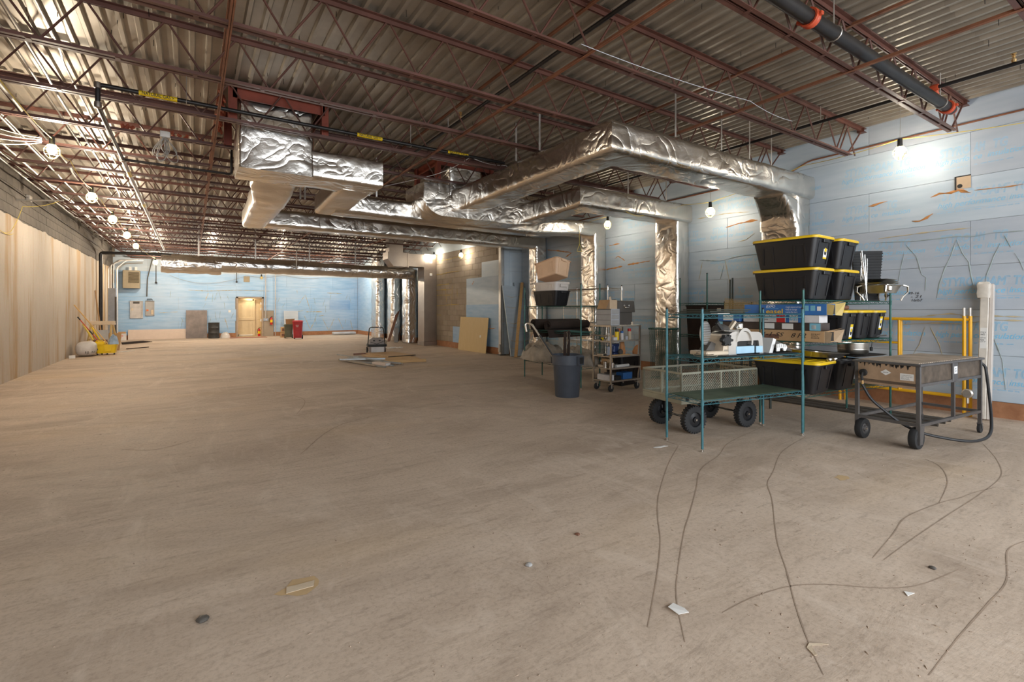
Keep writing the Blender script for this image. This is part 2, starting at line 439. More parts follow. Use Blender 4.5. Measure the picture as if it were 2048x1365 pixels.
def tag(o, label, cat, group=None):
    o['label'] = label; o['category'] = cat
    if group: o['group'] = group
    return o
def thing(name, label, cat, loc=(0, 0, 0), rz=0.0, group=None, rot=None):
    o = bpy.data.objects.new(name, None); COL.objects.link(o)
    o.empty_display_size = 0.1
    o.location = loc; o.rotation_euler = rot if rot is not None else (0, 0, rz)
    return tag(o, label, cat, group)
def struct(o):
    o['kind'] = 'structure'; return o
def stuff(o):
    o['kind'] = 'stuff'; return o
def copy_tree(o, loc=None, rz=None, label=None, group=None, parent=None):
    c = o.copy(); COL.objects.link(c)
    if parent is not None: c.parent = parent
    if loc is not None: c.location = loc
    if rz is not None: c.rotation_euler = (0, 0, rz)
    if label: c['label'] = label
    if group: c['group'] = group
    for ch in list(o.children): copy_tree(ch, parent=c)
    return c
def rrect(L, W, r, n=4, z=0.0, cx=0.0, cy=0.0):
    pts = []; r = min(r, L / 2 - 1e-4, W / 2 - 1e-4)
    for qx, qy, a0 in ((1, 1, 0), (-1, 1, 90), (-1, -1, 180), (1, -1, 270)):
        for i in range(n + 1):
            a = R(a0 + 90 * i / n)
            pts.append((cx + qx * (L / 2 - r) + r * math.cos(a), cy + qy * (W / 2 - r) + r * math.sin(a), z))
    return pts
_TXT = {}
def text_mesh(body, size, mat, shear=0.0, outline=0.0, align='LEFT', extrude=0.0, bold=0.0):
    key = (body, size, mat, shear, outline, align, extrude, bold)
    if key in _TXT: return _TXT[key]
    cu = bpy.data.curves.new('lettering', 'FONT'); cu.body = body; cu.size = size; cu.shear = shear
    cu.align_x = align; cu.extrude = extrude; cu.resolution_u = 3; cu.offset = bold
    if outline:
        cu.fill_mode = 'NONE' if hasattr(cu, 'fill_mode') else cu.fill_mode
        cu.bevel_depth = outline; cu.bevel_resolution = 0
    o = bpy.data.objects.new('lettering', cu); COL.objects.link(o)
    dg = bpy.context.evaluated_depsgraph_get()
    me = bpy.data.meshes.new_from_object(o.evaluated_get(dg))
    bpy.data.objects.remove(o); bpy.data.curves.remove(cu)
    me.materials.clear(); me.materials.append(MATS[mat])
    _TXT[key] = me
    return me
# ------------------------------------------------------------------ the shell
XL, XR, XB, YJ, YB = -3.06, 8.95, 8.2, 13.1, 29.1     # left wall, right wall, rear right wall, jog, back wall
DECK = 4.30

fl = MB(); fl.box(-3.3, 9.2, -4.5, 30.6, -0.2, 0.0)
FLOOR = struct(fl.build('floor', 'concrete_floor', smooth=False))

def ribbon(mb, pts, w, z, jit=0.25, sub=6):
    P = [Vector((a, b, 0)) for a, b in pts]; Q = []
    for i in range(len(P) - 1):
        p0 = P[max(i - 1, 0)]; p1 = P[i]; p2 = P[i + 1]; p3 = P[min(i + 2, len(P) - 1)]
        for k in range(sub):
            t = k / sub
            Q.append(0.5 * ((2 * p1) + (p2 - p0) * t + (2 * p0 - 5 * p1 + 4 * p2 - p3) * t * t + (3 * p1 - p0 - 3 * p2 + p3) * t ** 3))
    Q.append(P[-1])
    vs = []
    for i, q in enumerate(Q):
        d = (Q[min(i + 1, len(Q) - 1)] - Q[max(i - 1, 0)]).normalized(); n = Vector((-d.y, d.x, 0))
        ww = w * (0.35 + 0.65 * math.sin(math.pi * min(1, max(0.03, (i + .5) / len(Q)))) ** .5) * (1 + rng.uniform(-jit, jit))
        vs += [(q + n * ww / 2) + Vector((0, 0, z)), (q - n * ww / 2) + Vector((0, 0, z))]
    mb.add(vs, [(2 * i, 2 * i + 1, 2 * i + 3, 2 * i + 2) for i in range(len(Q) - 1)])
TRACKS = [
 [(4.288, 3.346), (3.692, 2.995), (3.034, 2.55), (2.7, 2.278), (2.449, 2.047), (2.156, 1.819), (1.846, 1.597), (1.724, 1.513)],
 [(5.85, 3.324), (4.876, 3.134), (4.346, 2.913), (3.83, 2.746), (3.38, 2.466), (2.938, 2.197), (2.66, 2.032), (2.215, 1.734), (2.011, 1.58), (1.782, 1.356)],
 [(5.81, 2.802), (4.999, 2.637), (4.297, 2.349), (3.981, 2.222), (3.659, 2.007), (3.059, 1.648), (2.75, 1.43), (2.457, 1.233), (2.228, 1.063), (2.078, 0.936)],
 [(4.315, 0.795), (4.065, 0.818), (3.612, 0.731), (3.263, 0.723), (2.817, 0.72), (2.423, 0.709)],
 [(5.445, 1.161), (5.131, 1.222), (4.883, 1.249), (4.648, 1.295), (4.139, 1.335), (3.758, 1.281), (3.291, 1.221)],
 [(5.894, 1.754), (5.728, 1.595), (5.282, 1.422), (4.642, 1.298)],
 [(7.069, 1.609), (6.467, 1.379), (5.846, 1.217), (5.115, 1.186), (4.417, 1.189), (3.764, 1.186), (3.32, 1.177)],
 [(2.106, 1.392), (2.341, 1.383), (2.599, 1.332), (2.78, 1.234), (2.986, 1.058), (3.19, 0.965), (3.547, 0.907)],
 [(4.343, 3.574), (4.3, 3.355)],
 [(-0.6, 6.4), (-0.3, 6.2), (0.1, 6.5)], [(1.2, 7.2), (1.5, 8.4), (1.1, 9.6)], [(0.9, 5.2), (1.6, 6.3), (2.9, 6.8)]]
tm = MB()
for t_ in TRACKS: ribbon(tm, t_, 0.007 if t_[0][1] < 5 else 0.01, 0.0015)
stuff(tm.build('drag_mark', 'floor_mark', FLOOR))
gm = MB()
for _ in range(2600):
    y = 0.7 + 13 * rng.random() ** 1.8; x = rng.uniform(-2.5, 8.5); r = rng.uniform(.002, .006); a = rng.uniform(0, 6.28)
    if rng.random() < .3: r2 = r * 3
    else: r2 = r
    u = Vector((math.cos(a), math.sin(a), 0)); w = Vector((-u.y, u.x, 0)); c = Vector((x, y, 0))
    gm.add([c + u * r2, c + w * r, c - u * r2, c - w * r, c + Vector((0, 0, r * .8))], [(0, 1, 4), (1, 2, 4), (2, 3, 4), (3, 0, 4)])
stuff(gm.build('grit', 'floor_mark', FLOOR, smooth=False))
pm = MB()
for cx, cy, r in ((0.47, 2.72, .075), (4.65, 1.95, .05)):
    n = 14; pm.add([(cx + r * (1 + rng.uniform(-.4, .3)) * 1.6 * math.cos(6.283 * i / n), cy + r * (1 + rng.uniform(-.4, .3)) * math.sin(6.283 * i / n), .0012) for i in range(n)], [tuple(range(n))])
pm.build('ochre_patch', 'ochre_patch', FLOOR)

# corrugated roof deck
CEIL = struct(bpy.data.objects.new('ceiling', None)); COL.objects.link(CEIL)
dk = MB(); prof = []
for k in range(6):
    x = k * .1524
    prof += [(x, .038), (x + .088, .038), (x + .103, 0.0), (x + .1374, 0.0)]
prof.append((.9144 + .002, .038))
n = len(prof)
dk.add([(a, 0, z) for a, z in prof] + [(a, 7.82, z - .0015) for a, z in prof], [(i, i + 1, n + i + 1, n + i) for i in range(n - 1)])
dme = dk.mesh('deck_sheet', 'deck_steel', smooth=False)
for i in range(14):
    for j in range(5):
        link('deck_sheet', dme, CEIL, (XL - .1 + i * .9144, -6.2 + j * 7.8, DECK))
rb = MB(); rb.box(-3.3, 9.2, -4.5, 30.6, DECK + .05, DECK + .12)
rb.build('roof_board', 'mortar', CEIL, smooth=False)
# deck screws poking through
scm = MB()
for _ in range(420):
    x = rng.uniform(-2.8, 8.7); y = rng.uniform(1.2, 12)
    scm.tube([(x, y, DECK + .02), (x + rng.uniform(-.004, .004), y, DECK - rng.uniform(.02, .055))], .003, 4)
stuff(scm.build('deck_screw', 'black_pipe', CEIL))

# ---- walls
def face_rot(x, y):
    x = Vector(x); y = Vector(y); z = x.cross(y)
    return Matrix((x, y, z)).transposed().to_euler()
RIGHT_FACE = face_rot((0, -1, 0), (0, 0, 1)); BACK_FACE = face_rot((1, 0, 0), (0, 0, 1))

def text_merge(parts, mat):
    """parts: (body, width, x, y, height scale, shear, outline, bold) -> one mesh of flat lettering"""
    out = MB()
    for body, width, x, y, hs, shear, outline, bold in parts:
        me = text_mesh(body, 1.0, mat, shear, outline, 'LEFT', 0.0, bold)
        xs = [v.co.x for v in me.vertices]; ys = [v.co.y for v in me.vertices]
        x0 = min(xs); sx = width / (max(xs) - x0); y0 = 0.0
        out.add([((v.co.x - x0) * sx + x, v.co.y * hs + y, 0.0) for v in me.vertices], [tuple(p.vertices) for p in me.polygons if not outline or p.normal.z > .05])
    return out
SMALL = 'WFC 464 500 816 1206   1000 4000 00 06   4000'
def foam_print(kind):
    if kind == 'full':
        p = [('STYROFOAM', .66, 0.05, .13, .165, .18, .018, 0), ('TM', .03, .715, .225, .03, 0, 0, 0), ('TG', .14, .78, .13, .165, .18, .018, 0),
             ('high performance', .70, 0, .025, .105, .35, 0, .008), ('|', .006, .715, .02, .11, .2, 0, 0), ('insulation', .36, .735, .025, .105, .35, 0, .008),
             ('_' * 14, .92, 0.02, -.012, .06, 0, 0, 0), (SMALL, .98, -.01, -.055, .026, .1, 0, 0)]
    elif kind == 'head':
        p = [('STYRO', .33, 0.05, .13, .165, .18, .018, 0), ('high perfo', .37, 0, .025, .105, .35, 0, .008), (SMALL[:18], .36, -.01, -.055, .026, .1, 0, 0)]
    else:
        p = [('AM', .12, 0.01, .13, .165, .18, .018, 0), ('TG', .14, .21, .13, .165, .18, .018, 0), ('ce', .09, 0.01, .025, .105, .35, 0, .008), ('|', .006, .13, .02, .11, .2, 0, 0),
             ('insulation', .36, .15, .025, .105, .35, 0, .008), (SMALL[18:], .38, .02, -.055, .026, .1, 0, 0)]
    return text_merge(p, 'print_blue')
PRINT = {k: {m: foam_print(k).mesh('printed_text', m, smooth=False) for m in ('print_blue', 'print_blue_soft')} for k in ('full', 'head', 'tail')}
BOX1 = {}
def unit_panel(mat):
    if mat not in BOX1:
        b = MB(); b.cbox(0, 1, 0, 1, 0, 1, .002); BOX1[mat] = b.mesh('foam_panel', mat, smooth=False)
    return BOX1[mat]
def foam_panel(wall, x0, x1, y0, y1, z0, z1, mat):
    o = link('foam_panel', unit_panel(mat), wall, (x0, y0, z0)); o.scale = (x1 - x0, y1 - y0, z1 - z0)
    return o
ROWS = [.215, .825, 1.435, 2.045, 2.655, 3.265, 3.875, 4.33]

# right wall
wb = MB(); wb.box(XR + .03, XR + .15, -4.5, YJ + .1, -.05, 4.4)
WR = struct(wb.build('wall_right', 'mortar', smooth=False))
for r in range(7):
    z0, z1 = ROWS[r] + .002, ROWS[r + 1] - .002
    base = (2.166 if r % 2 else 3.37) - 4 * 2.44
    for k in range(9):
        y0, y1 = base + k * 2.44, base + (k + 1) * 2.44
        y0c, y1c = max(y0, -3.0) + .002, min(y1, YJ) - .002
        if y1c - y0c < .1 or y1 < 0: continue
        d = rng.uniform(-.004, .004)
        foam_panel(WR, XR + d, XR + .03, y0c, y1c, z0, z1, 'foam_grey_blue' if y0 < 3.5 and rng.random() < .75 else 'foam_mid')
        if r == 6: continue
        zz = z0 + .20
        pm_ = 'print_blue' if r < 3 else 'print_blue_soft'
        flip = (k >= 5 and rng.random() < .6)
        for kind, off, wdt in (('full', .85, 1.12), ('head', 2.06, .37), ('tail', 0.02, .55)):
            ys = y1 - off                                     # text starts here and runs towards the camera
            if ys > YJ - .05 or ys - wdt < -3: continue
            if flip and kind != 'full': continue
            if flip:
                e = face_rot((0, 1, 0), (0, 0, -1)); loc = (XR + d - .0012, ys - 1.1, z0 + .40)
            else:
                e = RIGHT_FACE; loc = (XR + d - .0012, ys, zz)
            p = link('printed_text', PRINT[kind][pm_], None, loc, e)
            # panels are scaled unit boxes, so the print hangs on the wall's own level
            p.parent = WR
bb = MB()
bb.box(XR + .006, XR + .03, -3, YJ, 0, .212)
bbo = struct(bb.build('baseboard_right', 'rust_wood', smooth=False))

def streaks(wall, name, mat, lines, place, w, th=.0035):
    """beads of dried adhesive: low ridges lying on the wall"""
    mb = MB()
    for ln in lines:
        Q = []
        for i in range(len(ln) - 1):
            (a0, b0), (a1, b1) = ln[i], ln[i + 1]
            L = max(.02, math.hypot(a1 - a0, b1 - b0)); k = max(2, int(L / .045))
            for j in range(k): Q.append((a0 + (a1 - a0) * j / k, b0 + (b1 - b0) * j / k))
        Q.append(ln[-1])
        ph = rng.uniform(0, 10); rings = []
        for i, (a, b) in enumerate(Q):
            p, q = Q[max(i - 1, 0)], Q[min(i + 1, len(Q) - 1)]
            dx, dy = q[0] - p[0], q[1] - p[1]; l = math.hypot(dx, dy) or 1; nx, ny = -dy / l, dx / l
            ww = w * (.25 + .9 * abs(noise.noise(Vector((ph + i * .35, ph, 0)))) * 2) * min(1, .25 + i * .4, .25 + (len(Q) - 1 - i) * .4)
            jx = noise.noise(Vector((i * .3, ph, 5))) * w * .5
            a, b = a + nx * jx, b + ny * jx
            rings.append([place(a + nx * ww, b + ny * ww, 0), place(a + nx * ww * .5, b + ny * ww * .5, th), place(a - nx * ww * .5, b - ny * ww * .5, th), place(a - nx * ww, b - ny * ww, 0)])
        vs = [p for g in rings for p in g]
        mb.add(vs, [(4 * i + j, 4 * i + j + 1, 4 * i + j + 5, 4 * i + j + 4) for i in range(len(rings) - 1) for j in range(3)])
    return stuff(mb.build(name, mat, wall))
placeR = lambda a, b, t: (XR - .003 - t, a, b)
S = {'or1':[(2.6, 3.06), (2.5, 3.1), (2.37, 3.08), (2.29, 3.1), (2.21, 3.07), (2.16, 3.04)],
'or2':[(3.38, 3.07), (3.31, 3.07), (3.22, 3.09), (3.12, 3.1)],'or3':[(2.82, 2.75), (2.73, 2.74), (2.64, 2.77), (2.57, 2.82)],
'or4':[(2.13, 3.07), (1.99, 3.06), (1.81, 3.05), (1.65, 3.05)],
'tan1':[(3.24, 2.54), (2.97, 2.55), (2.65, 2.56), (2.44, 2.56), (2.15, 2.56)],
'gr1':[(3.24, 2.48), (2.97, 2.46), (2.73, 2.45), (2.54, 2.45), (2.33, 2.46), (2.1, 2.44), (1.93, 2.46), (1.65, 2.45)],
'zz1':[(2.91, 2.27), (2.95, 2.08), (2.99, 1.82)],'zz2':[(2.89, 2.41), (2.77, 2.23), (2.7, 1.95), (2.65, 1.9), (2.66, 1.71)],
'zz3':[(2.31, 2.41), (2.37, 2.2), (2.44, 2.01), (2.5, 1.8), (2.53, 1.6)],'zz4':[(2.31, 2.41), (2.25, 2.22), (2.18, 2.09), (2.16, 1.9), (2.12, 1.7)],
'zz5':[(1.87, 2.31), (1.94, 2.12), (2.0, 1.91), (2.01, 1.81)],'zz6':[(1.83, 2.41), (1.77, 2.25)],'zz7':[(1.73, 2.17), (1.68, 2.05), (1.65, 1.94)],
'low1':[(3.03, 1.28), (2.66, 1.34), (2.38, 1.38), (2.15, 1.34), (1.92, 1.35), (1.65, 1.34)],'low2':[(3.03, 1.2), (2.61, 1.24), (2.27, 1.24), (1.92, 1.3), (1.65, 1.29)],
'v1':[(2.66, 1.18), (2.73, 0.92), (2.81, 0.75)],'v2':[(2.6, 1.18), (2.5, 0.93), (2.46, 0.78)],'v3':[(1.95, 1.13), (1.85, 0.77), (1.82, 0.38)],
'pa1':[(5.34, 3.31), (5.86, 3.36), (6.5, 3.35)],'pb1':[(5.84, 3.08), (5.56, 3.12), (5.18, 3.13)],'pb2':[(5.59, 2.76), (5.42, 2.78), (5.24, 2.89)],
'pc1':[(6.46, 2.48), (5.97, 2.42), (5.54, 2.48), (5.14, 2.49)],'pc2':[(6.38, 2.42), (6.46, 2.06)],'pc3':[(5.86, 2.43), (5.77, 2.03), (5.7, 1.53)],'pc4':[(5.97, 2.04), (5.88, 2.33)],
'pd1':[(9.27, 2.46), (8.65, 2.51)],'pd2':[(8.48, 2.53), (7.78, 2.57)],'pd3':[(9.12, 3.07), (8.73, 3.08)],'pd4':[(8.91, 2.72), (8.8, 2.78), (8.57, 2.64)],
'pd5':[(11.71, 3.23), (10.62, 3.05)],'pd6':[(10.88, 2.93), (10.56, 3.04)]}
streaks(WR, 'orange_adhesive', 'adhesive_orange', [S[k] for k in ('or1', 'or2', 'or3', 'pb1', 'pd1', 'pd2', 'pd3', 'pd4', 'pd5', 'pd6')], placeR, .022)
streaks(WR, 'orange_bead', 'adhesive_orange', [S[k] for k in ('or4', 'or3', 'or1')], placeR, .010)
streaks(WR, 'tan_adhesive', 'adhesive_tan', [S[k] for k in ('tan1', 'pa1', 'pb2', 'pc2', 'pc3', 'low1', 'low2', 'v1', 'v2')], placeR, .009)
streaks(WR, 'grey_adhesive', 'adhesive_grey', [S[k] for k in ('gr1', 'zz1', 'zz2', 'zz3', 'zz4', 'zz5', 'zz6', 'zz7', 'pc1', 'pc4', 'v3')], placeR, .009)
# pencilled sums on the foam
for body, y, z in (('99-16', 2.86, 1.66), ('- 21', 2.83, 1.61), ('16/67', 2.82, 1.555)):
    p = link('pencil_note', text_merge([(body, .13, 0, 0, .055, .2, 0, 0)], 'ink_black').mesh('pencil_note', 'ink_black', smooth=False), WR, (XR - .006, y, z), RIGHT_FACE)
# square cut-out with an outlet hole and cardboard backing
cut = MB(); cut.box(XR - .008, XR - .004, 2.16, 2.318, 3.115, 3.287); cut.build('cutout_cardboard', 'cardboard_pale', WR, smooth=False)
cut = MB()
for a in ((2.312, 2.33, 3.105, 3.295), (2.16, 2.33, 3.281, 3.295)): cut.box(XR - .012, XR, *a)
cut.build('cutout_edge', 'ink_black', WR, smooth=False)
cut = MB(); cut.lathe([(.028, -.003), (.028, .003)], 14, (XR - .011, 2.275, 3.155), 'x'); cut.build('conduit_hole', 'ink_black', WR)

# jog wall facing the camera, rear right wall of block with foam patches
jg = MB(); jg.box(XB + .0, XR + .15, YJ + .0, YJ + .12, -.05, 4.4)
WJ = struct(jg.build('wall_jog', 'mortar', smooth=False))
for r in range(7):
    foam_panel(WJ, XB + .26, XR - .002, YJ - .03, YJ - .002, ROWS[r] + .002, ROWS[r + 1] - .002, 'foam_pale')
fp = MB(); fp.cbox(XB - .02, XB + .24, YJ - .06, YJ - .002, .02, 4.3, .004); fp.build('foam_strip', 'foam_pale', WJ)
bj = MB(); bj.box(XB + .24, XR, YJ - .025, YJ - .001, 0, .212); struct(bj.build('baseboard_jog', 'rust_wood', smooth=False))

rw = MB(); rw.box(XB + .02, XB + .5, YJ + .12, YB + .2, -.05, 4.4)
WQ = struct(rw.build('wall_right_rear', 'mortar', smooth=False))
blk = MB(); blk.cbox(0, .02, .003, .397, .003, .197, .003); bme = blk.mesh('block', 'concrete_block', smooth=False)
for r in range(17):
    z = .215 + r * .2
    for k in range(17):
        y = YJ + .13 + k * .4 - (.2 if r % 2 else 0)
        if y < YJ + .1 or y > 19.4: continue
        link('block', bme, WQ, (XB + rng.uniform(0, .005), y, z))
streaks(WQ, 'yellow_adhesive', 'adhesive_yellow', [[(18.6 - k * .9 + rng.uniform(-.2, .2), z + rng.uniform(-.03, .03)) for k in range(n_)] for z, n_ in ((3.37, 5), (2.83, 4), (2.4, 3), (2.0, 3), (1.6, 4), (1.2, 2), (2.2, 3))],
        lambda a, b, t: (XB - .001 - t, a, b), .016)
streaks(WQ, 'yellow_drip', 'adhesive_yellow', [[(17.2, 2.3), (17.1, 1.7)], [(16.6, 2.35), (16.65, 1.55)], [(16.2, 2.2), (16.2, 1.9)]], lambda a, b, t: (XB - .001 - t, a, b), .012)
for (y0, y1, z0, z1, m_) in ((13.15, 14.33, 2.52, 3.02, 'foam_pale'), (13.15, 15.42, 1.6, 2.52, 'foam_mid'), (13.15, 15.44, .70, 1.6, 'foam_blue'), (15.5, 16.5, .215, .80, 'foam_blue'), (13.15, 15.4, .215, .70, 'foam_blue')):
    foam_panel(WQ, XB - .03, XB - .002, y0, y1, z0, z1, m_)
for k in range(6):
    foam_panel(WQ, XB - .0, XB + .018, YJ + .13 + k * 1.1, YJ + .13 + (k + 1) * 1.1 - .004, 3.62, 4.33, 'foam_pale')
for r in range(7):
    for k in range(4):
        foam_panel(WQ, XB - .012, XB + .018, 19.55 + k * 2.38, 19.55 + (k + 1) * 2.38 - .004, ROWS[r] + .002, ROWS[r + 1] - .002, 'foam_blue' if r < 5 else 'foam_mid')
bq = MB(); bq.box(XB - .004, XB + .018, YJ + .13, YB, 0, .212); struct(bq.build('baseboard_right_rear', 'rust_wood', smooth=False))
streaks(WQ, 'orange_adhesive', 'adhesive_orange', [[(14.2, .95), (14.15, .8)], [(13.75, .95), (13.8, .75)], [(15.0, 2.3), (14.85, 2.42)], [(15.2, .82), (14.2, .78), (13.4, .83)]], lambda a, b, t: (XB - .031 - t, a, b), .02)

# back wall with doorway
DX0, DX1, DZ = 2.0, 3.17, 2.04
bw = MB(); bw.box(-3.2, DX0, YB + .03, YB + .2, -.05, 4.4); bw.box(DX1, 8.7, YB + .03, YB + .2, -.05, 4.4); bw.box(DX0, DX1, YB + .03, YB + .2, DZ, 4.4)
WB = struct(bw.build('wall_back', 'mortar', smooth=False))
def cut_rect(rects, hole):
    out = []
    hx0, hx1, hz0, hz1 = hole
    for x0, x1, z0, z1 in rects:
        if hx1 <= x0 or hx0 >= x1 or hz1 <= z0 or hz0 >= z1: out.append((x0, x1, z0, z1)); continue
        if hx0 > x0: out.append((x0, hx0, z0, z1))
        if hx1 < x1: out.append((hx1, x1, z0, z1))
        a, b = max(x0, hx0), min(x1, hx1)
        if hz0 > z0: out.append((a, b, z0, hz0))
        if hz1 < z1: out.append((a, b, hz1, z1))
    return out
for r in range(7):
    base = -4.2 if r % 2 else -5.42
    for k in range(7):
        x0, x1 = max(base + k * 2.44, -3.05), min(base + (k + 1) * 2.44, XB - .01)
        if x1 - x0 < .1: continue
        rs = [(x0, x1, ROWS[r], ROWS[r + 1])]
        for h in ((DX0 - .06, DX1 + .06, 0, DZ + .06), (3.2, 3.71, 0, 1.37)): rs = cut_rect(rs, h)
        for a, b, c, d in rs:
            if b - a > .05 and d - c > .05:
                foam_panel(WB, a + .002, b - .002, YB + rng.uniform(-.002, .003), YB + .028, c + .002, d - .002, 'foam_blue' if r < 5 else 'foam_mid')
foam_panel(WB, 6.6, 7.75, YB - .02, YB - .004, 1.42, 1.95, 'foam_deep_blue')
pt = MB(); pt.box(3.23, 3.70, YB - .01, YB + .028, 0, 1.36); pt.build('wall_patch', 'concrete_block', WB, smooth=False)
bk = MB()
for a, b in ((-3.05, DX0 - .06), (3.72, XB)): bk.box(a, b, YB - .008, YB + .028, 0, .212)
struct(bk.build('baseboard_back', 'rust_wood', smooth=False))
SB = {'h1':[(-0.14, 2.4), (0.68, 2.36), (1.97, 2.44), (3.52, 2.42)],'h2':[(-1.32, 1.26), (-0.54, 1.32)],'h3':[(4.86, 2.51), (4.89, 2.31)],'h4':[(6.47, 2.37), (7.28, 2.35)],
'v1':[(5.24, 1.1), (5.55, 0.34)],'v2':[(5.88, 0.95), (5.55, 0.28)],'v3':[(6.21, 0.95), (6.54, 0.25)],'v4':[(6.87, 0.94), (6.54, 0.18)],'v5':[(7.08, 0.94), (7.35, 0.3)],
'v6':[(7.77, 0.79), (7.91, 0.22)],'v7':[(4.92, 1.64), (5.3, 2.25)],'v8':[(5.3, 2.25), (5.55, 1.44)],'v9':[(1.43, 1.0), (1.59, 0.37)],'v10':[(0.73, 2.3), (0.58, 1.87)]}
streaks(WB, 'tan_adhesive', 'adhesive_tan', list(SB.values()), lambda a, b, t: (a, YB - .004 - t, b), .016)
streaks(WB, 'yellow_adhesive', 'adhesive_yellow', [SB['h4'], SB['h1'], [(4.9, 1.32), (5.2, 1.36)], [(6.0, 1.05), (6.3, 1.1)], [(5.3, 1.3), (6.2, 1.3)]], lambda a, b, t: (a, YB - .004 - t, b), .014)
streaks(WB, 'grey_adhesive', 'adhesive_grey', [[(x, z), (x + rng.uniform(-.15, .15), z - rng.uniform(.25, .5))] for x, z in [(rng.uniform(-2.5, 8), rng.uniform(.8, 2.4)) for _ in range(46)] if not (1.9 < x < 3.75 and z < 2.4)], lambda a, b, t: (a, YB - .004 - t, b), .012)

# left wall: block above, parged plaster below with a ragged top edge
lw = MB(); lw.box(-3.3, XL - .02, -4.5, YB + .2, -.05, 4.4)
WL = struct(lw.build('wall_left', 'block_shaded', smooth=False))
bme2 = blk.mesh('block', 'block_shaded', smooth=False)
for r in range(6):
    for k in range(44):
        y = 12.4 + k * .4 - (.2 if r % 2 else 0)
        if y > 28.8: continue
        link('block', bme2, WL, (XL - .005 + rng.uniform(0, .004), y + .4, 3.16 + r * .2), (0, 0, R(180)))
pg = MB(); ys = [-4.4 + i * .11 for i in range(305)]
top = [3.33 + .05 * noise.noise(Vector((y * .7, 0, 0))) + .045 * noise.noise(Vector((y * 3.1, 4, 0))) for y in ys]
k = len(ys)
vs = [(XL - .02, y, -.04) for y in ys] + [(XL + .006, y, -.04) for y in ys] + [(XL + .006, y, t) for y, t in zip(ys, top)] + [(XL - .02, y, t + .012) for y, t in zip(ys, top)]
pg.add(vs, [(a * k + i, a * k + i + 1, b * k + i + 1, b * k + i) for a, b in ((0, 1), (1, 2), (2, 3), (3, 0)) for i in range(k - 1)])
pg.build('plaster', 'parged_plaster', WL, angle=60)
wf = MB(); wf.box(-3.3, 9.2, -4.62, -4.5, -.05, .3); wf.box(-3.3, 9.2, -4.62, -4.5, 4.1, 4.4)
struct(wf.build('wall_front', 'mortar', smooth=False))

# doorway and the little lobby behind it
D = struct(bpy.data.objects.new('door_1', None)); COL.objects.link(D); D.location = (DX0, YB, 0)
W_ = DX1 - DX0
jm = MB(); jm.cbox(-.05, .03, -.02, .2, 0, DZ + .05, .004); jm.cbox(W_ - .03, W_ + .05, -.02, .2, 0, DZ + .05, .004); jm.cbox(-.05, W_ + .05, -.02, .2, DZ - .03, DZ + .05, .004)
jm.build('door_frame', 'door_jamb', D)
lf = MB(); lf.cbox(.06, .86, .55, .60, .02, 1.98, .004); leaf = lf.build('door_leaf', 'door_cream', D)
rl = MB()
for a in ((.06, .82, .52, .55, 1.90, 1.98), (.06, .14, .53, .55, .02, 1.98), (.74, .86, .52, .55, .02, 1.98), (.06, .86, .49, .55, .86, 1.0), (.06, .86, .53, .55, .02, .12)): rl.cbox(*a, .005)
rl.build('door_rail', 'door_cream', leaf)
kp = MB(); kp.cbox(.1, .76, .52, .53, .03, .09, .003); kp.build('kick_plate', 'white_plastic', leaf)
lo = MB(); lo.box(-.1, W_ + .1, .62, .7, 0, 2.3); lo.box(-.1, W_ + .1, .2, .7, 2.1, 2.3); lo.box(-.1, 0, .2, .7, 0, 2.2); lo.box(W_, W_ + .1, .2, .7, 0, 2.2); lo.box(-.1, W_ + .1, .2, .7, -.1, 0.004)
lo.build('lobby_wall', 'door_cream', D, smooth=False)
for z in (1.75, 1.45, .85):
    h = MB(); h.cbox(W_ - .1, W_ - .03, .12, .16, z - .06, z + .06, .004); h.build('hinge', 'white_plastic', D)
lb = bpy.data.lights.new('lobby_fill_light', 'AREA'); lb.size = .3; lb.energy = 3.2; lb.color = (1, .86, .62)  # unseen fill light, added to keep the lobby bright
lbo = bpy.data.objects.new('lobby_fill_light', lb); COL.objects.link(lbo); lbo.location = (DX0 + .6, YB + .36, 2.08)

# ---- open-web roof joists
JY = [1.0, 2.22, 3.44, 4.70, 5.89, 7.08, 8.27, 9.5, 10.8, 12.1, 13.4, 14.7, 15.95, 17.2, 18.45, 19.7, 20.95, 22.2, 23.45, 24.7, 25.95, 27.2, 28.4]
def chord(x0, x1, z, up):
    m = MB(); s_ = 1 if up else -1
    for sy in (-1, 1):
        y0, y1 = (.008, .013) if sy > 0 else (-.013, -.008)
        a, b = sorted((z, z + s_ * .045)); m.box(x0, x1, y0, y1, a, b)
        y0, y1 = (.008, .052) if sy > 0 else (-.052, -.008)
        a, b = sorted((z, z + s_ * .006)); m.box(x0, x1, y0, y1, a, b)
    return m
def joist_meshes(xe):
    top_m = chord(XL + .06, xe, 4.297, False).mesh('top_chord', 'joist_red', smooth=False)
    bot_m = chord(-2.35, xe - .5, 3.80, True)
    k = 0; x = -1.8
    while x < xe - .6:                                   # little filler plates between the two angles
        bot_m.box(x - .02, x + .02, -.03, .03, 3.797, 3.80); x += .61
    bot_m = bot_m.mesh('bottom_chord', 'joist_red', smooth=False)
    return top_m, bot_m
def rod(p, q, r=.0105): return MB().tube([p, q], r, 6).mesh('web_bar', 'joist_red')
RODS = {'up': rod((0, 0, 3.83), (.29, 0, 4.27)), 'down': rod((0, 0, 4.27), (.29, 0, 3.83)), 'end_r': rod((0, 0, 3.83), (.46, 0, 4.262), .012), 'end_l': rod((0, 0, 4.262), (.62, 0, 3.83), .012), 'post': rod((0, 0, 4.27), (.0, 0, 3.83))}
SEAT = MB().box(-.1, .0, -.05, .05, 4.235, 4.243).box(-.1, -.095, -.05, .05, 4.235, 4.297).mesh('bearing_seat', 'joist_red', smooth=False)
CH = {}
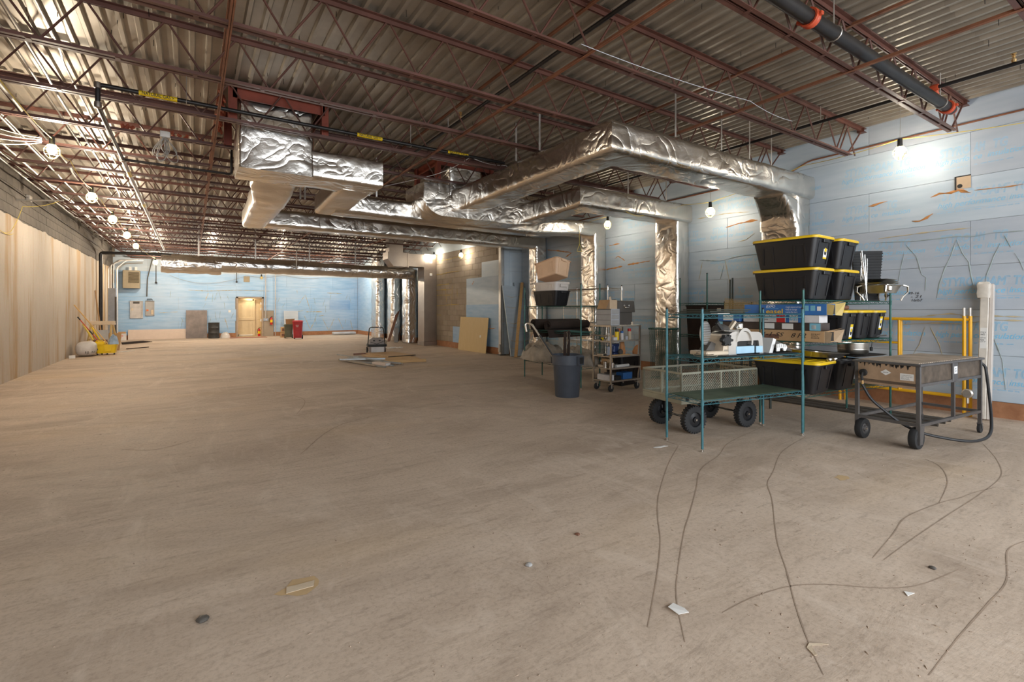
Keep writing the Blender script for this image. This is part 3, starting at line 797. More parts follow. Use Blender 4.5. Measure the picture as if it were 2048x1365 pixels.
ORD = ['first', 'second', 'third', 'fourth', 'fifth', 'sixth', 'seventh', 'eighth', 'ninth', 'tenth', 'eleventh', 'twelfth', 'thirteenth', 'fourteenth', 'fifteenth', 'sixteenth', 'seventeenth', 'eighteenth', 'nineteenth', 'twentieth', 'twenty-first', 'twenty-second', 'twenty-third', 'twenty-fourth']
JO = []
for j, y in enumerate(JY):
    xe = XR - .02 if y < YJ else XB - .02
    if xe not in CH: CH[xe] = joist_meshes(xe)
    t = thing('roof_joist', 'rust-red open-web roof joist, %s from the camera towards the back wall' % ORD[j], 'roof joist', (0, y, 0), 0, 'open-web roof joists under the deck')
    JO.append(t)
    link('top_chord', CH[xe][0], t); link('bottom_chord', CH[xe][1], t); link('bearing_seat', SEAT, t, (xe, 0, 0))
    link('web_bar', RODS['end_l'], t, (XL + .1, 0, 0))
    x = -2.34
    first = True
    while x < xe - .75:
        link('web_bar', RODS['up'], t, (x, 0.0, 0)); link('web_bar', RODS['down'], t, (x + .315, 0, 0)); x += .61
    link('web_bar', RODS['end_r'], t, (xe - .53, 0, 0)); link('web_bar', RODS['up'], t, (xe - .8, 0, 0))
# ------------------------------------------------------------------ foil wrapped ducts
def sweep_duct(mb, path, sizes, rad=.06, step=.085, amp=.012, seed=0.0, caps=True, bulge=.02, up0=(0, 0, 1)):
    """rounded-rectangle skin swept along a polyline with mitred corners, quilted like loose foil wrap"""
    P = [Vector(p) for p in path]; D = [(P[i + 1] - P[i]).normalized() for i in range(len(P) - 1)]
    up = Vector(up0)
    if abs(D[0].dot(up)) > .9: up = Vector((0, 1, 0))
    up = (up - D[0] * up.dot(D[0])).normalized()
    base = []
    sect = rrect(1, 1, .5, 1)
    def section(w, h):
        r = min(rad, w * .45, h * .45); pts = []
        for qx, qy, a0 in ((1, 1, 0), (-1, 1, 90), (-1, -1, 180), (1, -1, 270)):
            for i in range(3):
                a = R(a0 + 45 * i); pts.append((qx * (w / 2 - r) + r * math.cos(a), qy * (h / 2 - r) + r * math.sin(a)))
            nxt = {0: (-1, 0), 90: (0, -1), 180: (1, 0), 270: (0, 1)}[a0]
            L = (w if nxt[0] else h) - 2 * r; x, y = pts[-1]; kk = 5
            for i in range(1, kk): pts.append((x + nxt[0] * L * i / kk, y + nxt[1] * L * i / kk))
        return pts
    rings = []; nrm = []
    for i, d in enumerate(D):
        side = d.cross(up).normalized()
        n0 = (D[i - 1] + d).normalized() if i > 0 else d
        n1 = (d + D[i + 1]).normalized() if i < len(D) - 1 else d
        L = (P[i + 1] - P[i]).length; k = max(1, int(L / step))
        for j in range(k + 1):
            if j == 0 and i > 0: continue
            t = j / k
            w = sizes[i][0] * (1 - t) + sizes[i + 1][0] * t; h = sizes[i][1] * (1 - t) + sizes[i + 1][1] * t
            g = []; gn = []
            for a, b in section(w, h):
                o = side * a + up * b
                q0 = P[i] + o; q0 = q0 - d * ((q0 - P[i]).dot(n0) / d.dot(n0))
                q1 = P[i + 1] + o; q1 = q1 - d * ((q1 - P[i + 1]).dot(n1) / d.dot(n1))
                g.append(q0.lerp(q1, t))
                gn.append((side * (a / w) + up * (b / h)).normalized())
            rings.append(g); nrm.append(gn)
        if i < len(D) - 1: up = d.rotation_difference(D[i + 1]) @ up
    off = Vector((seed * 3.7, seed, seed * 1.3))
    out = []
    for i, (g, gn) in enumerate(zip(rings, nrm)):
        fade = 1.0 if 0 < i < len(rings) - 1 else .3
        cr = noise.noise(Vector((i * step * 2.2, seed, 1)))
        row = []
        for p, n_ in zip(g, gn):
            e = noise.noise(p * 2.6 + off) * 1.0 + noise.noise(p * 7.5 + off) * .55 + noise.noise(p * 17 + off) * .28
            row.append(p + n_ * (amp * e + bulge * .5 * cr) * fade)
        out.append(row)
    mb.loft(out, caps=caps)
    return mb
def duct(label, runs, group=None, mat='foil', name='foil_duct'):
    t = thing(name, label, 'duct', (0, 0, 0), 0, group)
    for nm, path, sizes, kw in runs:
        m = kw.pop('mat', mat)
        mb = MB(); sweep_duct(mb, path, sizes, **kw); mb.build(nm, m, t, angle=60)
    return t
def straps(t, pts, z1=4.28, w=.03):
    for x, y, z in pts:
        m = MB(); m.box(x - w / 2, x + w / 2, y - .001, y + .001, z, z1); m.build('hanger_strap', 'galvanized', t, smooth=False)

# nearest branch: comes off the roof plenum, runs at the camera, turns along a joist and drops down the right wall
a = duct('nearest foil-wrapped duct, running at the camera then turning right and dropping down the wall', [
    ('trunk', [(4.40, 8.62, 3.50), (4.40, 4.43, 3.51), (8.90, 4.43, 3.52)], [(.54, .42), (.52, .39), (.56, .39)], dict(seed=1.0, amp=.016, bulge=.022)),
    ('flare', [(8.10, 4.50, 3.36), (8.55, 4.55, 3.16), (8.66, 4.55, 2.9)], [(.5, .12), (.6, .34), (.66, .46)], dict(seed=1.5, amp=.01, up0=(.5, 0, .8))),
    ('wall_drop', [(8.71, 4.55, 3.42), (8.71, 4.55, .02)], [(.44, .66), (.44, .66)], dict(seed=2.0, amp=.012)),
])
straps(a, [(5.3, 4.18, 3.7), (6.3, 4.18, 3.7), (7.0, 4.18, 3.7), (7.6, 4.18, 3.7), (4.14, 5.6, 3.7), (4.14, 6.2, 3.7)])
b = duct('second foil-wrapped duct, turning right behind the nearest one and dropping beside its bulb', [
    ('trunk', [(6.03, 8.7, 3.45), (6.03, 6.86, 3.47), (8.90, 6.86, 3.47)], [(.52, .40), (.52, .38), (.54, .38)], dict(seed=3.0, amp=.014)),
    ('wall_drop', [(8.72, 6.98, 3.34), (8.72, 6.98, .02)], [(.42, .62), (.42, .62)], dict(seed=4.0, amp=.013)),
])
straps(b, [(7.0, 6.62, 3.66), (8.1, 6.62, 3.66)])
p2 = thing('duct_plenum', 'foil-wrapped roof plenum with a curved lower corner feeding the nearest ducts', 'duct', (0, 0, 0))
prof = [(3.58, 3.80)] + [(3.58 + .42 * (1 - math.cos(R(a_))), 3.56 - .36 * math.sin(R(a_))) for a_ in range(0, 91, 10)] + [(5.6, 3.20), (6.05, 3.26), (6.20, 3.36), (6.20, 3.72), (4.9, 3.80)]
rs = []; k_ = len(prof)
for i in range(k_):
    (xa, za), (xb, zb) = prof[i], prof[(i + 1) % k_]
    kk = max(1, int(math.hypot(xb - xa, zb - za) / .07))
    rs += [(xa + (xb - xa) * t / kk, za + (zb - za) * t / kk) for t in range(kk)]
mx_, mz_ = 4.8, 3.5
rings = []
for j in range(13):
    y = 8.42 + .075 * j; row = []
    for x, z in rs:
        dx, dz = (x - mx_) * .35, z - mz_; l = math.hypot(dx, dz) or 1
        e = .016 * (noise.noise(Vector((x * 2.5, y * 2.5, z * 2.5))) + .5 * noise.noise(Vector((x * 7, y * 7, z * 7)))) + .012 * math.sin(math.pi * j / 12)
        row.append((x + dx / l * e, y, z + dz / l * e))
    rings.append(row)
m = MB(); m.loft(rings); m.build('plenum_box', 'foil', p2, angle=60)
m = MB(); sweep_duct(m, [(4.45, 8.75, 3.55), (4.45, 8.75, 4.29)], [(.75, .7), (.75, .7)], seed=6.0, amp=.01); m.build('roof_riser', 'foil', p2, angle=60)
c = duct('long foil-wrapped duct from the left plenum to the third wall drop', [
    ('trunk', [(2.16, 9.28, 3.37), (6.6, 9.30, 3.34), (7.75, 9.42, 3.46), (8.90, 9.42, 3.48)], [(.46, .36), (.46, .36), (.46, .36), (.46, .37)], dict(seed=7.0, amp=.012)),
    ('wall_drop', [(8.72, 9.46, 3.38), (8.72, 9.46, .02)], [(.42, .56), (.42, .56)], dict(seed=8.0, amp=.012)),
])
straps(c, [(2.9, 9.05, 3.55), (4.2, 9.05, 3.55), (7.2, 9.18, 3.6)])
d = duct('farther long foil-wrapped duct ending in a narrow drop near the steel column', [
    ('trunk', [(.98, 11.96, 3.44), (8.90, 11.96, 3.41)], [(.50, .38), (.46, .36)], dict(seed=9.0, amp=.012)),
    ('wall_drop', [(8.72, 11.9, 3.3), (8.72, 11.9, .02)], [(.42, .42), (.42, .42)], dict(seed=10.0, amp=.011)),
])
straps(d, [(1.6, 11.7, 3.6), (3.4, 11.7, 3.6), (5.6, 11.7, 3.6)])
pl = duct('left roof plenum in crumpled foil, with an arm to the right', [
    ('plenum_box', [(.97, 7.60, 4.29), (.97, 7.60, 3.29)], [(.92, .72), (.92, .72)], dict(seed=11.0, amp=.018, rad=.03)),
    ('plenum_arm', [(1.2, 7.60, 3.485), (2.42, 7.60, 3.48)], [(.70, .39), (.70, .39)], dict(seed=12.0, amp=.014, rad=.03)),
    ('left_branch', [(1.04, 7.6, 3.48), (1.04, 8.3, 3.46), (1.12, 9.2, 3.42), (1.16, 12.2, 3.44)], [(.6, .36), (.62, .40), (.52, .40), (.46, .40)], dict(seed=13.0, amp=.016, mat='foil_soft')),
    ('right_branch', [(2.15, 7.7, 3.46), (2.15, 9.5, 3.38)], [(.52, .36), (.52, .36)], dict(seed=14.0, amp=.012, mat='foil_soft')),
], name='duct_plenum')
straps(pl, [(1.7, 9.8, 3.5), (1.78, 9.8, 3.5)])

# red angle frames round the roof openings
def roof_frame(x0, x1, y0, y1, label):
    t = thing('roof_curb_frame', label, 'steel frame', (0, 0, 0), 0, 'red frames round roof openings')
    for (p, q) in (((x0, y0), (x1, y0)), ((x0, y1), (x1, y1)), ((x0, y0), (x0, y1)), ((x1, y0), (x1, y1))):
        m = MB(); m.bar((p[0], p[1], 4.22), (q[0], q[1], 4.22), .012, .15); m.build('frame_rail', 'curb_red', t, smooth=False)
    for x, y in ((x0, y0), (x1, y0), (x0, y1), (x1, y1)):
        m = MB(); m.box(x - .05, x + .05, y - .006, y + .006, 3.82, 4.29); m.box(x - .05, x - .038, y - .05, y + .05, 3.82, 4.29); m.build('frame_post', 'curb_red', t, smooth=False)
    return t
roof_frame(.44, 1.56, 7.16, 8.17, 'red painted angle frame holding the left foil plenum at the roof')
roof_frame(3.85, 5.0, 8.38, 9.38, 'red painted angle frame holding the plenum of the nearest ducts')
ins = MB()
for i in range(60):
    x = .36 - rng.uniform(0, .06); y = 7.1 + rng.uniform(0, 1.0); z = rng.uniform(3.95, 4.27); r = rng.uniform(.02, .045)
    ins.obox((x, y, z), (r * .6, r * 2, r * 1.6), Euler((rng.uniform(0, 3), rng.uniform(-.4, .4), rng.uniform(-.4, .4))))
for i in range(26):
    x = rng.choice((-.75, -.68, -.2, -.1, .1)) + rng.uniform(-.05, .05); y = 8.36 + rng.uniform(-.03, .03); z = rng.uniform(3.86, 3.92); r = rng.uniform(.015, .03)
    ins.obox((x, y, z), (r * 2, r, r * 1.2), Euler((rng.uniform(0, 3), rng.uniform(0, 3), 0)))
tag(ins.build('loose_insulation', 'insul_red'), 'tufts of orange-red insulation hanging beside the left roof plenum', 'insulation')['kind'] = 'stuff'

# the cross duct near the back wall and its columns
rd = duct('long round foil-wrapped duct hung across the back of the room below the joists', [
    ('trunk', [(-.55, 19.5, 2.98), (7.75, 19.5, 2.94)], [(.52, .52), (.48, .48)], dict(mat='foil_crumpled', seed=21.0, amp=.018, rad=.2, bulge=.05)),
    ('end_sleeve', [(-.82, 19.5, 2.92), (.85, 19.5, 2.9)], [(.58, .56), (.56, .54)], dict(mat='foil_crumpled', seed=22.0, amp=.03, rad=.2)),
    ('drop', [(7.86, 20.05, 3.14), (7.86, 20.05, .02)], [(.5, .62), (.5, .62)], dict(mat='foil_crumpled', seed=23.0, amp=.02, rad=.1)),
])
straps(rd, [(.2, 19.5, 3.15), (1.9, 19.5, 3.15), (3.7, 19.5, 3.15), (5.4, 19.5, 3.15), (6.9, 19.5, 3.15)], w=.045)
duct('foil-wrapped duct column by the far corner, leftmost of the two slim ones', [('column', [(7.90, 24.4, 4.2), (7.90, 24.4, .02)], [(.46, .95), (.46, .95)], dict(mat='foil_crumpled', seed=24.0, amp=.02, rad=.12))])
duct('foil-wrapped duct column between the far corner column and the cross duct drop', [('column', [(7.90, 22.1, 4.2), (7.90, 22.1, .02)], [(.46, .7), (.46, .7)], dict(mat='foil_crumpled', seed=25.0, amp=.02, rad=.12))])
# bare galvanised duct
g = thing('galvanized_duct', 'bare galvanised sheet-metal duct, an upright trunk with a box elbow at its top left', 'duct', (0, 0, 0))
for z0, z1 in ((.16, 1.35), (1.35, 2.55), (2.55, 3.0), (3.0, 3.62)):
    m = MB(); m.cbox(7.66, 8.19, 18.0, 18.62, z0 + .004, z1 - .004, .004); m.build('trunk_section', 'galvanized_dull', g)
    m = MB(); m.box(7.652, 8.19, 17.992, 18.62, z1 - .018, z1 + .006); m.build('flange', 'galvanized_dull', g, smooth=False)
m = MB(); m.cbox(7.64, 8.195, 17.98, 18.63, 0, .16, .004); m.build('plinth', 'galvanized_dull', g)
m = MB(); m.cbox(7.0, 7.66, 18.0, 18.6, 3.1, 3.6, .004); m.build('box_section', 'galvanized_dull', g)
m = MB(); m.prism([(6.2, 3.62), (6.2, 3.35), (6.42, 3.08), (7.0, 3.08), (7.0, 3.62)], 18.0, 18.6, 'y'); m.box(6.3, 6.85, 18.15, 18.55, 3.62, 4.28); m.build('elbow', 'galvanized_dull', g, smooth=False)
m = MB(); m.box(6.98, 7.02, 17.985, 18.6, 3.06, 3.64); m.build('flange', 'galvanized_dull', g, smooth=False)
for z, y in ((3.32, 18.25), (2.82, 18.2)):
    m = MB(); m.cbox(8.0 - .1, 8.1 - .1, 17.994, 18.0, z - .05, z + .05, .001); m.build('paper_tag', 'paper', g)

# steel column at the corner of the block wall
t = thing('steel_column', 'grey steel box column standing at the end of the block wall', 'column', (8.13, 13.02, 0))
m = MB(); m.cbox(-.06, .0, -.06, .06, 0, 4.0, .004); m.build('shaft', 'galvanized', t)
m = MB(); m.cbox(.0, .075, -.06, .06, 0, 4.0, .004); m.build('shaft_flange', 'stud_steel', t)
for z in (1.05, 2.5):
    m = MB(); m.box(-.065, .08, -.066, .066, z, z + .035); m.build('strap', 'galvanized', t, smooth=False)
m = MB(); m.cbox(-.1, .11, -.1, .08, 0, .03, .004); m.build('base_plate', 'grill_steel', t)
m = MB(); m.cbox(-.1, -.06, -.06, .02, .1, .34, .004); m.build('outlet_box', 'galvanized', t)

# ------------------------------------------------------------------ bridging angles, pipes, conduits
def bridging(x, z, label):
    m = MB(); m.box(x - .016, x + .016, .2, 28.4, z, z + .004); m.box(x - .002, x + .002, .2, 28.4, z, z + .034)
    tag(m.build('bridging_angle', 'rust_angle', smooth=False), label, 'steel angle', 'bridging angles tying the joists')
for x, nm in ((.27, 'left'), (3.06, 'middle'), (5.45, 'right')):
    bridging(x, 3.79, 'rusty bridging angle along the bottoms of the joists, %s of three rows' % nm)
    bridging(x + .02, 4.245, 'rusty bridging angle just below the deck, %s of three rows' % nm)

def bend(pts, r=.08, n=5):
    """polyline with rounded corners"""
    P = [Vector(p) for p in pts]; out = [P[0]]
    for i in range(1, len(P) - 1):
        a = (P[i - 1] - P[i]); b = (P[i + 1] - P[i]); rr = min(r, a.length * .45, b.length * .45)
        p, q = P[i] + a.normalized() * rr, P[i] + b.normalized() * rr
        for k in range(n + 1):
            t = k / n; out.append(p * (1 - t) ** 2 + P[i] * 2 * t * (1 - t) + q * t * t)
    out.append(P[-1]); return out
def pipe(name, label, cat, pts, r, mat, group=None, n=8, rb=.08):
    m = MB(); m.tube(bend(pts, rb), r, n); return tag(m.build(name, mat), label, cat, group)
def hanger(parent, x, y, z, r, ztop):
    m = MB(); m.tube([(x, y, z + r), (x, y, ztop)], .005, 5)
    ring = [(x, y + (r + .004) * math.cos(6.283 * k / 12), z + (r + .004) * math.sin(6.283 * k / 12)) for k in range(12)]
    m.tube(ring, .006, 5, closed=True); m.build('hanger', 'galvanized', parent)
# sprinkler main with red grooved couplings
sm = thing('sprinkler_main', 'fat black sprinkler main with red couplings at the upper right', 'pipe', (0, 0, 0))
m = MB(); m.tube([(-2.8, 2.10, 3.93), (7.92, 2.10, 3.93)], .06, 16); m.build('pipe_run', 'black_pipe', sm)
for x in (4.42, 7.78):
    m = MB(); m.lathe([(.062, -.035), (.078, -.035), (.082, -.015), (.076, 0), (.082, .015), (.078, .035), (.062, .035)], 18, (x, 2.10, 3.93), 'x', caps=False)
    for s_ in (-1, 1): m.cbox(x - .02, x + .02, 2.10 + s_ * .085 - .02, 2.10 + s_ * .085 + .02, 3.915, 3.945, .004)
    m.build('coupling', 'coupling_red', sm)
m = MB(); m.lathe([(.045, 0), (.05, .05), (.03, .09)], 12, (7.92, 2.1, 3.93), 'x'); m.build('end_cap', 'coupling_red', sm)
for x in (4.85, 7.55):
    m = MB(); m.tube([(x, 2.10, 3.98), (x, 2.10, 4.29)], .006, 6)
    m.tube([(x, 2.10 + .066 * math.cos(k * .5236), 3.93 + .066 * math.sin(k * .5236)) for k in range(12)], .007, 5, closed=True); m.build('ring_hanger', 'galvanized', sm)
br = thing('sprinkler_branch', 'thin black sprinkler branch pipe below the deck along the right wall', 'pipe', (0, 0, 0))
m = MB(); m.tube([(7.35, -1.5, 4.06), (7.35, 12.6, 4.06)], .021, 10); m.build('pipe_run', 'black_pipe', br)
m = MB(); m.tube([(7.45, 2.10, 3.97), (7.35, 2.10, 4.06)], .028, 8); m.lathe([(.035, -.04), (.042, 0), (.035, .04)], 10, (7.35, 2.10, 4.06), 'y'); m.build('tee_fitting', 'coupling_red', br)
for y in (3.35, 5.8): hanger(br, 7.35, y, 4.06, .021, 4.28)
def sprinkler(parent, x, y, z):
    m = MB(); m.lathe([(.02, 0), (.022, .03), (.012, .035), (.012, .06), (.02, .062), (.02, .07), (.008, .075), (.024, .09), (.024, .094)], 10, (x, y, z)); m.build('sprinkler_head', 'brass', parent)
sprinkler(br, 7.35, 1.43, 4.08)
b2 = thing('sprinkler_branch', 'black sprinkler branch pipe crossing the joists in the middle of the ceiling', 'pipe', (0, 0, 0))
m = MB(); m.tube([(3.19, -1.5, 4.12), (3.19, 13, 4.12)], .021, 10); m.build('pipe_run', 'black_pipe', b2)
for y in (2.9, 6.6, 10): hanger(b2, 3.19, y, 4.12, .021, 4.28)
sprinkler(b2, 3.19, 6.2, 4.14)
# gas pipe: along the room on the left, up, then across towards the plenums
gp = thing('gas_pipe', 'black gas pipe with yellow labels running up the left and crossing over', 'pipe', (0, 0, 0))
m = MB(); m.tube(bend([(-.86, 22.6, 3.68), (-.86, 9.3, 3.68)], .1), .03, 12); m.build('painted_run', 'panel_grey', gp)
m = MB(); m.tube(bend([(-.86, 9.3, 3.68), (-.86, 6.98, 3.68), (-.86, 6.98, 3.91), (4.4, 6.95, 3.90)], .05), .0245, 12); m.build('pipe_run', 'black_pipe', gp)
for p in ((-.86, 6.98, 3.90), (-.86, 6.99, 3.69), (-.86, 9.3, 3.68)):
    m = MB(); m.lathe([(0, -.045), (.034, -.03), (.036, 0), (.034, .03), (0, .045)], 12, p, caps=False); m.build('elbow_fitting', 'galvanized_dull', gp)
m = MB(); m.tube(bend([(-.86, 9.3, 3.68), (.55, 9.25, 3.66), (.55, 9.25, 4.1)], .05), .02, 10); m.build('side_branch', 'black_pipe', gp)
for x in (-.05, 2.75): hanger(gp, x, 6.97, 3.905, .0245, 4.27)
GL = text_merge([('NATURAL GAS >', .30, 0, 0, .05, 0, 0, .012)], 'ink_black').mesh('label_text', 'ink_black', smooth=False)
for x, y in ((-.5, 6.97), (1.95, 6.96), (3.35, 6.955)):
    m = MB(); m.tube([(x, y, 3.905), (x + .36, y, 3.905)], .0262, 12); s_ = m.build('gas_label', 'label_yellow', gp)
    link('label_text', GL, s_, (x + .03, y - .0268, 3.885), BACK_FACE)
for y in (10.0, 12.9):
    m = MB(); m.tube([(-.86, y, 3.68), (-.86, y + .35, 3.68)], .0315, 12); m.build('gas_label', 'label_yellow', gp)

# conduits on the left, threaded through the joists
for i, (x, z, y0, y1, r) in enumerate([(-2.82, 4.17, 4, 27.8, .012), (-2.7, 4.02, 4.7, 26, .014), (-2.56, 4.18, 3, 27, .012), (-2.42, 3.98, 4.8, 24, .016), (-2.28, 4.19, 4, 27, .012), (-2.12, 4.05, 3.5, 26, .016), (-1.98, 4.18, 6, 27, .013), (-1.78, 4.0, 3, 25, .016), (-1.6, 4.16, 4, 22, .012), (-1.35, 4.06, 5, 21, .014), (-1.15, 4.17, 4, 18, .012)]):
    pts = [(x, y0, z)]
    yy = y0 + rng.uniform(2, 4); xx, zz = x, z
    while yy < y1 - 2:
        pts.append((xx, yy, zz)); xx += rng.uniform(-.06, .06); zz = min(4.2, max(3.9, zz + rng.uniform(-.05, .05))); pts.append((xx, yy + .35, zz)); yy += rng.uniform(4, 7)
    pts.append((xx, y1, zz))
    pipe('conduit', 'shiny steel conduit threaded through the joists beside the left wall, %s from the wall' % ORD[i], 'conduit', pts, r, 'conduit_metal', 'steel conduits through the joists', 7, .15)
# rising conduits and the armoured cable clamp on the left wall
pipe('wall_conduit', 'thin grey conduit running along the block courses of the left wall', 'conduit', [(-3.02, 6, 3.9), (-3.02, 25, 3.9), (-3.02, 27, 3.75)], .011, 'case_charcoal', None, 6)
m = MB()
m.cbox(-3.055, -2.99, 14.9, 15.1, 3.84, 3.97, .005); tag(m.build('conduit_box', 'galvanized'), 'small galvanised junction box on the left wall conduit', 'junction box')
pipe('wall_strut', 'short grey strut reaching from the left wall to a joist', 'strut', [(-3.06, 14.2, 3.72), (-2.3, 14.1, 3.78)], .018, 'cord_grey', None, 6)
pipe('drain_stack', 'black cast-iron drain stack in the left rear corner', 'pipe', [(-2.93, 24.5, .0), (-2.93, 24.5, 3.62), (-2.0, 24.5, 3.66), (-.4, 24.5, 3.68)], .06, 'black_pipe', None, 14, .07)
for i, (x, y) in enumerate(((-2.93, 26.6), (-2.85, 26.6), (-2.76, 26.62), (-2.66, 26.6), (-2.80, 28.3))):
    pipe('rising_conduit', 'pale conduit rising in the left rear corner, %s from the left wall' % ORD[i], 'conduit', [(x, y, .0 if i > 2 else .4), (x, y, 3.2 + .1 * (i % 3)), (x + .3, y + .2, 3.55), (x + .9, y + .2, 3.6)], .022, ('conduit_metal', 'panel_grey')[i % 2], 'conduits in the left rear corner', 7)
for i, (x, y, z0) in enumerate(((3.31, 29.02, .9), (3.78, 29.02, .02))):
    o = pipe('back_conduit', ('pale conduit dropping to the box beside the door', 'pale conduit dropping to the floor right of the concrete patch')[i], 'conduit', [(x, y, z0), (x, y, 3.75), (x + .3, y, 3.9), (x + 1.2, y, 3.9)], .022, 'panel_grey', None, 8)
pipe('hooked_conduit', 'white conduit hooking over the back cross duct', 'conduit', [(3.2, 19.2, 2.9), (3.2, 19.2, 3.6), (3.6, 19.2, 3.72), (5.5, 19.2, 3.72)], .018, 'panel_grey', None, 8)
for i, (x, z0) in enumerate(((1.95, 2.86), (-1.42, 2.72))):
    pn = thing('sprinkler_drop', ('dark capped pipe hanging by the back wall left of the door', 'dark capped pipe hanging beside the heater')[i], 'pipe', (x, 28.9, z0))
    m = MB(); m.tube([(0, 0, 0), (0, 0, 4.29 - z0)], .018, 8); m.build('pipe_run', 'black_pipe', pn)
    m = MB(); m.lathe([(0, -.06), (.045, -.04), (.05, 0), (.03, .04)], 10); m.build('cap', 'black_pipe', pn)
pipe('grey_hose', 'grey flexible conduit hanging down the back wall over the breaker boxes', 'conduit', [(-1.78, 29.05, 2.05), (-1.76, 29.05, 2.9), (-1.5, 29.03, 4.2)], .022, 'case_charcoal', None, 7)
pipe('wall_top_conduit', 'brown conduit running high along the foam of the right wall', 'conduit', [(8.91, .5, 4.0), (8.91, 4.25, 4.0), (8.91, 4.6, 3.86), (8.91, 8.3, 3.86), (8.91, 12.5, 3.9)], .013, 'rust_angle', None, 7)

# junction box with coiled grey cable hanging from a joist
t = thing('junction_box', 'galvanised junction box with loops of grey cable hanging from a joist on the left', 'junction box', (-.3, 8.2, 3.78))
m = MB(); m.cbox(-.06, .06, -.05, .05, 0, .09, .006); m.build('box_body', 'galvanized', t)
m = MB()
for k in range(6):
    w = rng.uniform(.04, .12); h = rng.uniform(.22, .34); ox = rng.uniform(-.03, .03); sk = rng.uniform(-.1, .1)
    m.tube([(ox + w * math.sin(a) * (.3 + .7 * (1 - math.cos(a)) / 2) + sk * (1 - math.cos(a)) / 2, .03 * (k - 3) * .5, -h * (1 - math.cos(a)) / 2) for a in [6.283 * i / 16 for i in range(16)]], .005, 5, closed=True)
m.build('cable_loop', 'cord_grey', t)

# ------------------------------------------------------------------ string lights
def lamp_proto():
    t = thing('cage_lamp', 'x', 'lamp', (0, 0, 0)); t.scale = (1.3, 1.3, 1.3)
    m = MB(); m.lathe([(0, -.085), (.02, -.082), (.036, -.062), (.042, -.038), (.036, -.014), (.022, .008), (.016, .03)], 14, (0, 0, 0), caps=False); m.build('bulb', 'bulb_lit', t)
    m = MB(); m.lathe([(.0, .10), (.022, .098), (.024, .03), (.026, .012), (.02, .012)], 12, caps=False); m.build('socket', 'ink_black', t)
    m = MB()
    for k in range(6):
        a = k * math.pi / 3
        m.tube([(.026 * math.cos(a), .026 * math.sin(a), .02), (.062 * math.cos(a), .062 * math.sin(a), -.03), (.06 * math.cos(a), .06 * math.sin(a), -.08), (.025 * math.cos(a), .025 * math.sin(a), -.125)], .0016, 4)
    for r, z in ((.061, -.03), (.061, -.075), (.025, -.125)):
        m.tube([(r * math.cos(k * .5236), r * math.sin(k * .5236), z) for k in range(12)], .0016, 4, closed=True)
    m.build('wire_cage', 'cord_yellow', t)
    return t
LP = lamp_proto()
LAMPS = [((-1.545, 8.75, 3.60), 'lit caged bulb hung near the left wall, nearest of that string'),
 ((-1.56, 11.95, 3.60), 'lit caged bulb on the left string, second from the camera'),
 ((-1.55, 14.75, 3.62), 'lit caged bulb on the left string, third from the camera'),
 ((-1.55, 17.8, 3.64), 'lit caged bulb on the left string, fourth from the camera'),
 ((-1.58, 20.9, 3.66), 'lit caged bulb on the left string, fifth from the camera'),
 ((-1.3, 26.0, 3.52), 'lit caged bulb at the left end of the back cross duct'),
 ((8.3, 2.75, 3.70), 'lit caged bulb high on the right foam wall in front of the nearest duct'),
 ((8.32, 5.76, 3.37), 'lit caged bulb on the right foam wall between the first two wall drops'),
 ((8.2, 8.4, 3.5), 'lit caged bulb on the right foam wall above the third wall drop'),
 ((7.95, 17.7, 3.56), 'lit bulb beside the top of the galvanised trunk'),
 ((7.92, 15.35, 3.40), 'lit bulb high on the bare block wall'),
 ((3.6, 25.6, 3.5), 'lit bulb hidden behind the back cross duct, middle'),
 ((6.4, 26.2, 3.5), 'lit bulb hidden behind the back cross duct, right'),
 ((.8, 26.0, 3.5), 'lit bulb hidden behind the back cross duct, left')]
for i, (p, lb_) in enumerate(LAMPS):
    if i == 0: LP.location = p; LP['label'] = lb_; LP['group'] = 'caged string lamps'
    else: copy_tree(LP, p, label=lb_, group='caged string lamps')
for k, (p, lb_) in enumerate((((8.3, -.4, 3.75), 'right'),)):  # extra unseen bulb, added to brighten the foreground
    copy_tree(LP, p, label='added caged bulb on the %s string, unseen behind the camera' % lb_, group='caged string lamps')
SPARE = {}
for o in [q for q in COL.objects if q.name.startswith('cage_lamp')]:
    x, y, z = o.location
    kind_ = 'bulb_lit_dim' if (x > 8.1 or (x > 7.8 and y < 18)) else ('bulb_lit_rear' if y > 22 else None)
    for ch in o.children:
        if kind_ and ch.name.startswith('bulb'):
            if kind_ not in SPARE: SPARE[kind_] = ch.data.copy(); SPARE[kind_].materials.clear(); SPARE[kind_].materials.append(MATS[kind_])
            ch.data = SPARE[kind_]
    if y > 14.9 and not (x < -1.5) or x > 8.1:
        m = MB(); m.tube([(0, 0, .09), (.01, 0, (4.27 - z) / 1.3)], .002, 5); m.build('drop_wire', 'cord_grey', o)
dead = copy_tree(LP, (3.1, 28.9, 3.16), label='unlit amber bulb hanging by the back wall above the door')
for ch in list(dead.children):
    if ch.name.startswith('bulb'):
        me = ch.data.copy(); me.materials.clear(); me.materials.append(MATS['amber_glass']); ch.data = me
def cord(label, pts, sag, mat='cord_yellow', r=.005):
    m = MB(); Q = []
    for i in range(len(pts) - 1):
        a, b = Vector(pts[i]), Vector(pts[i + 1])
        for k in range(8):
            t = k / 8; Q.append(a.lerp(b, t) - Vector((0, 0, sag * 4 * t * (1 - t))))
    Q.append(Vector(pts[-1])); m.tube(Q, r, 5)
    return tag(m.build('light_cord', mat), label, 'cord')
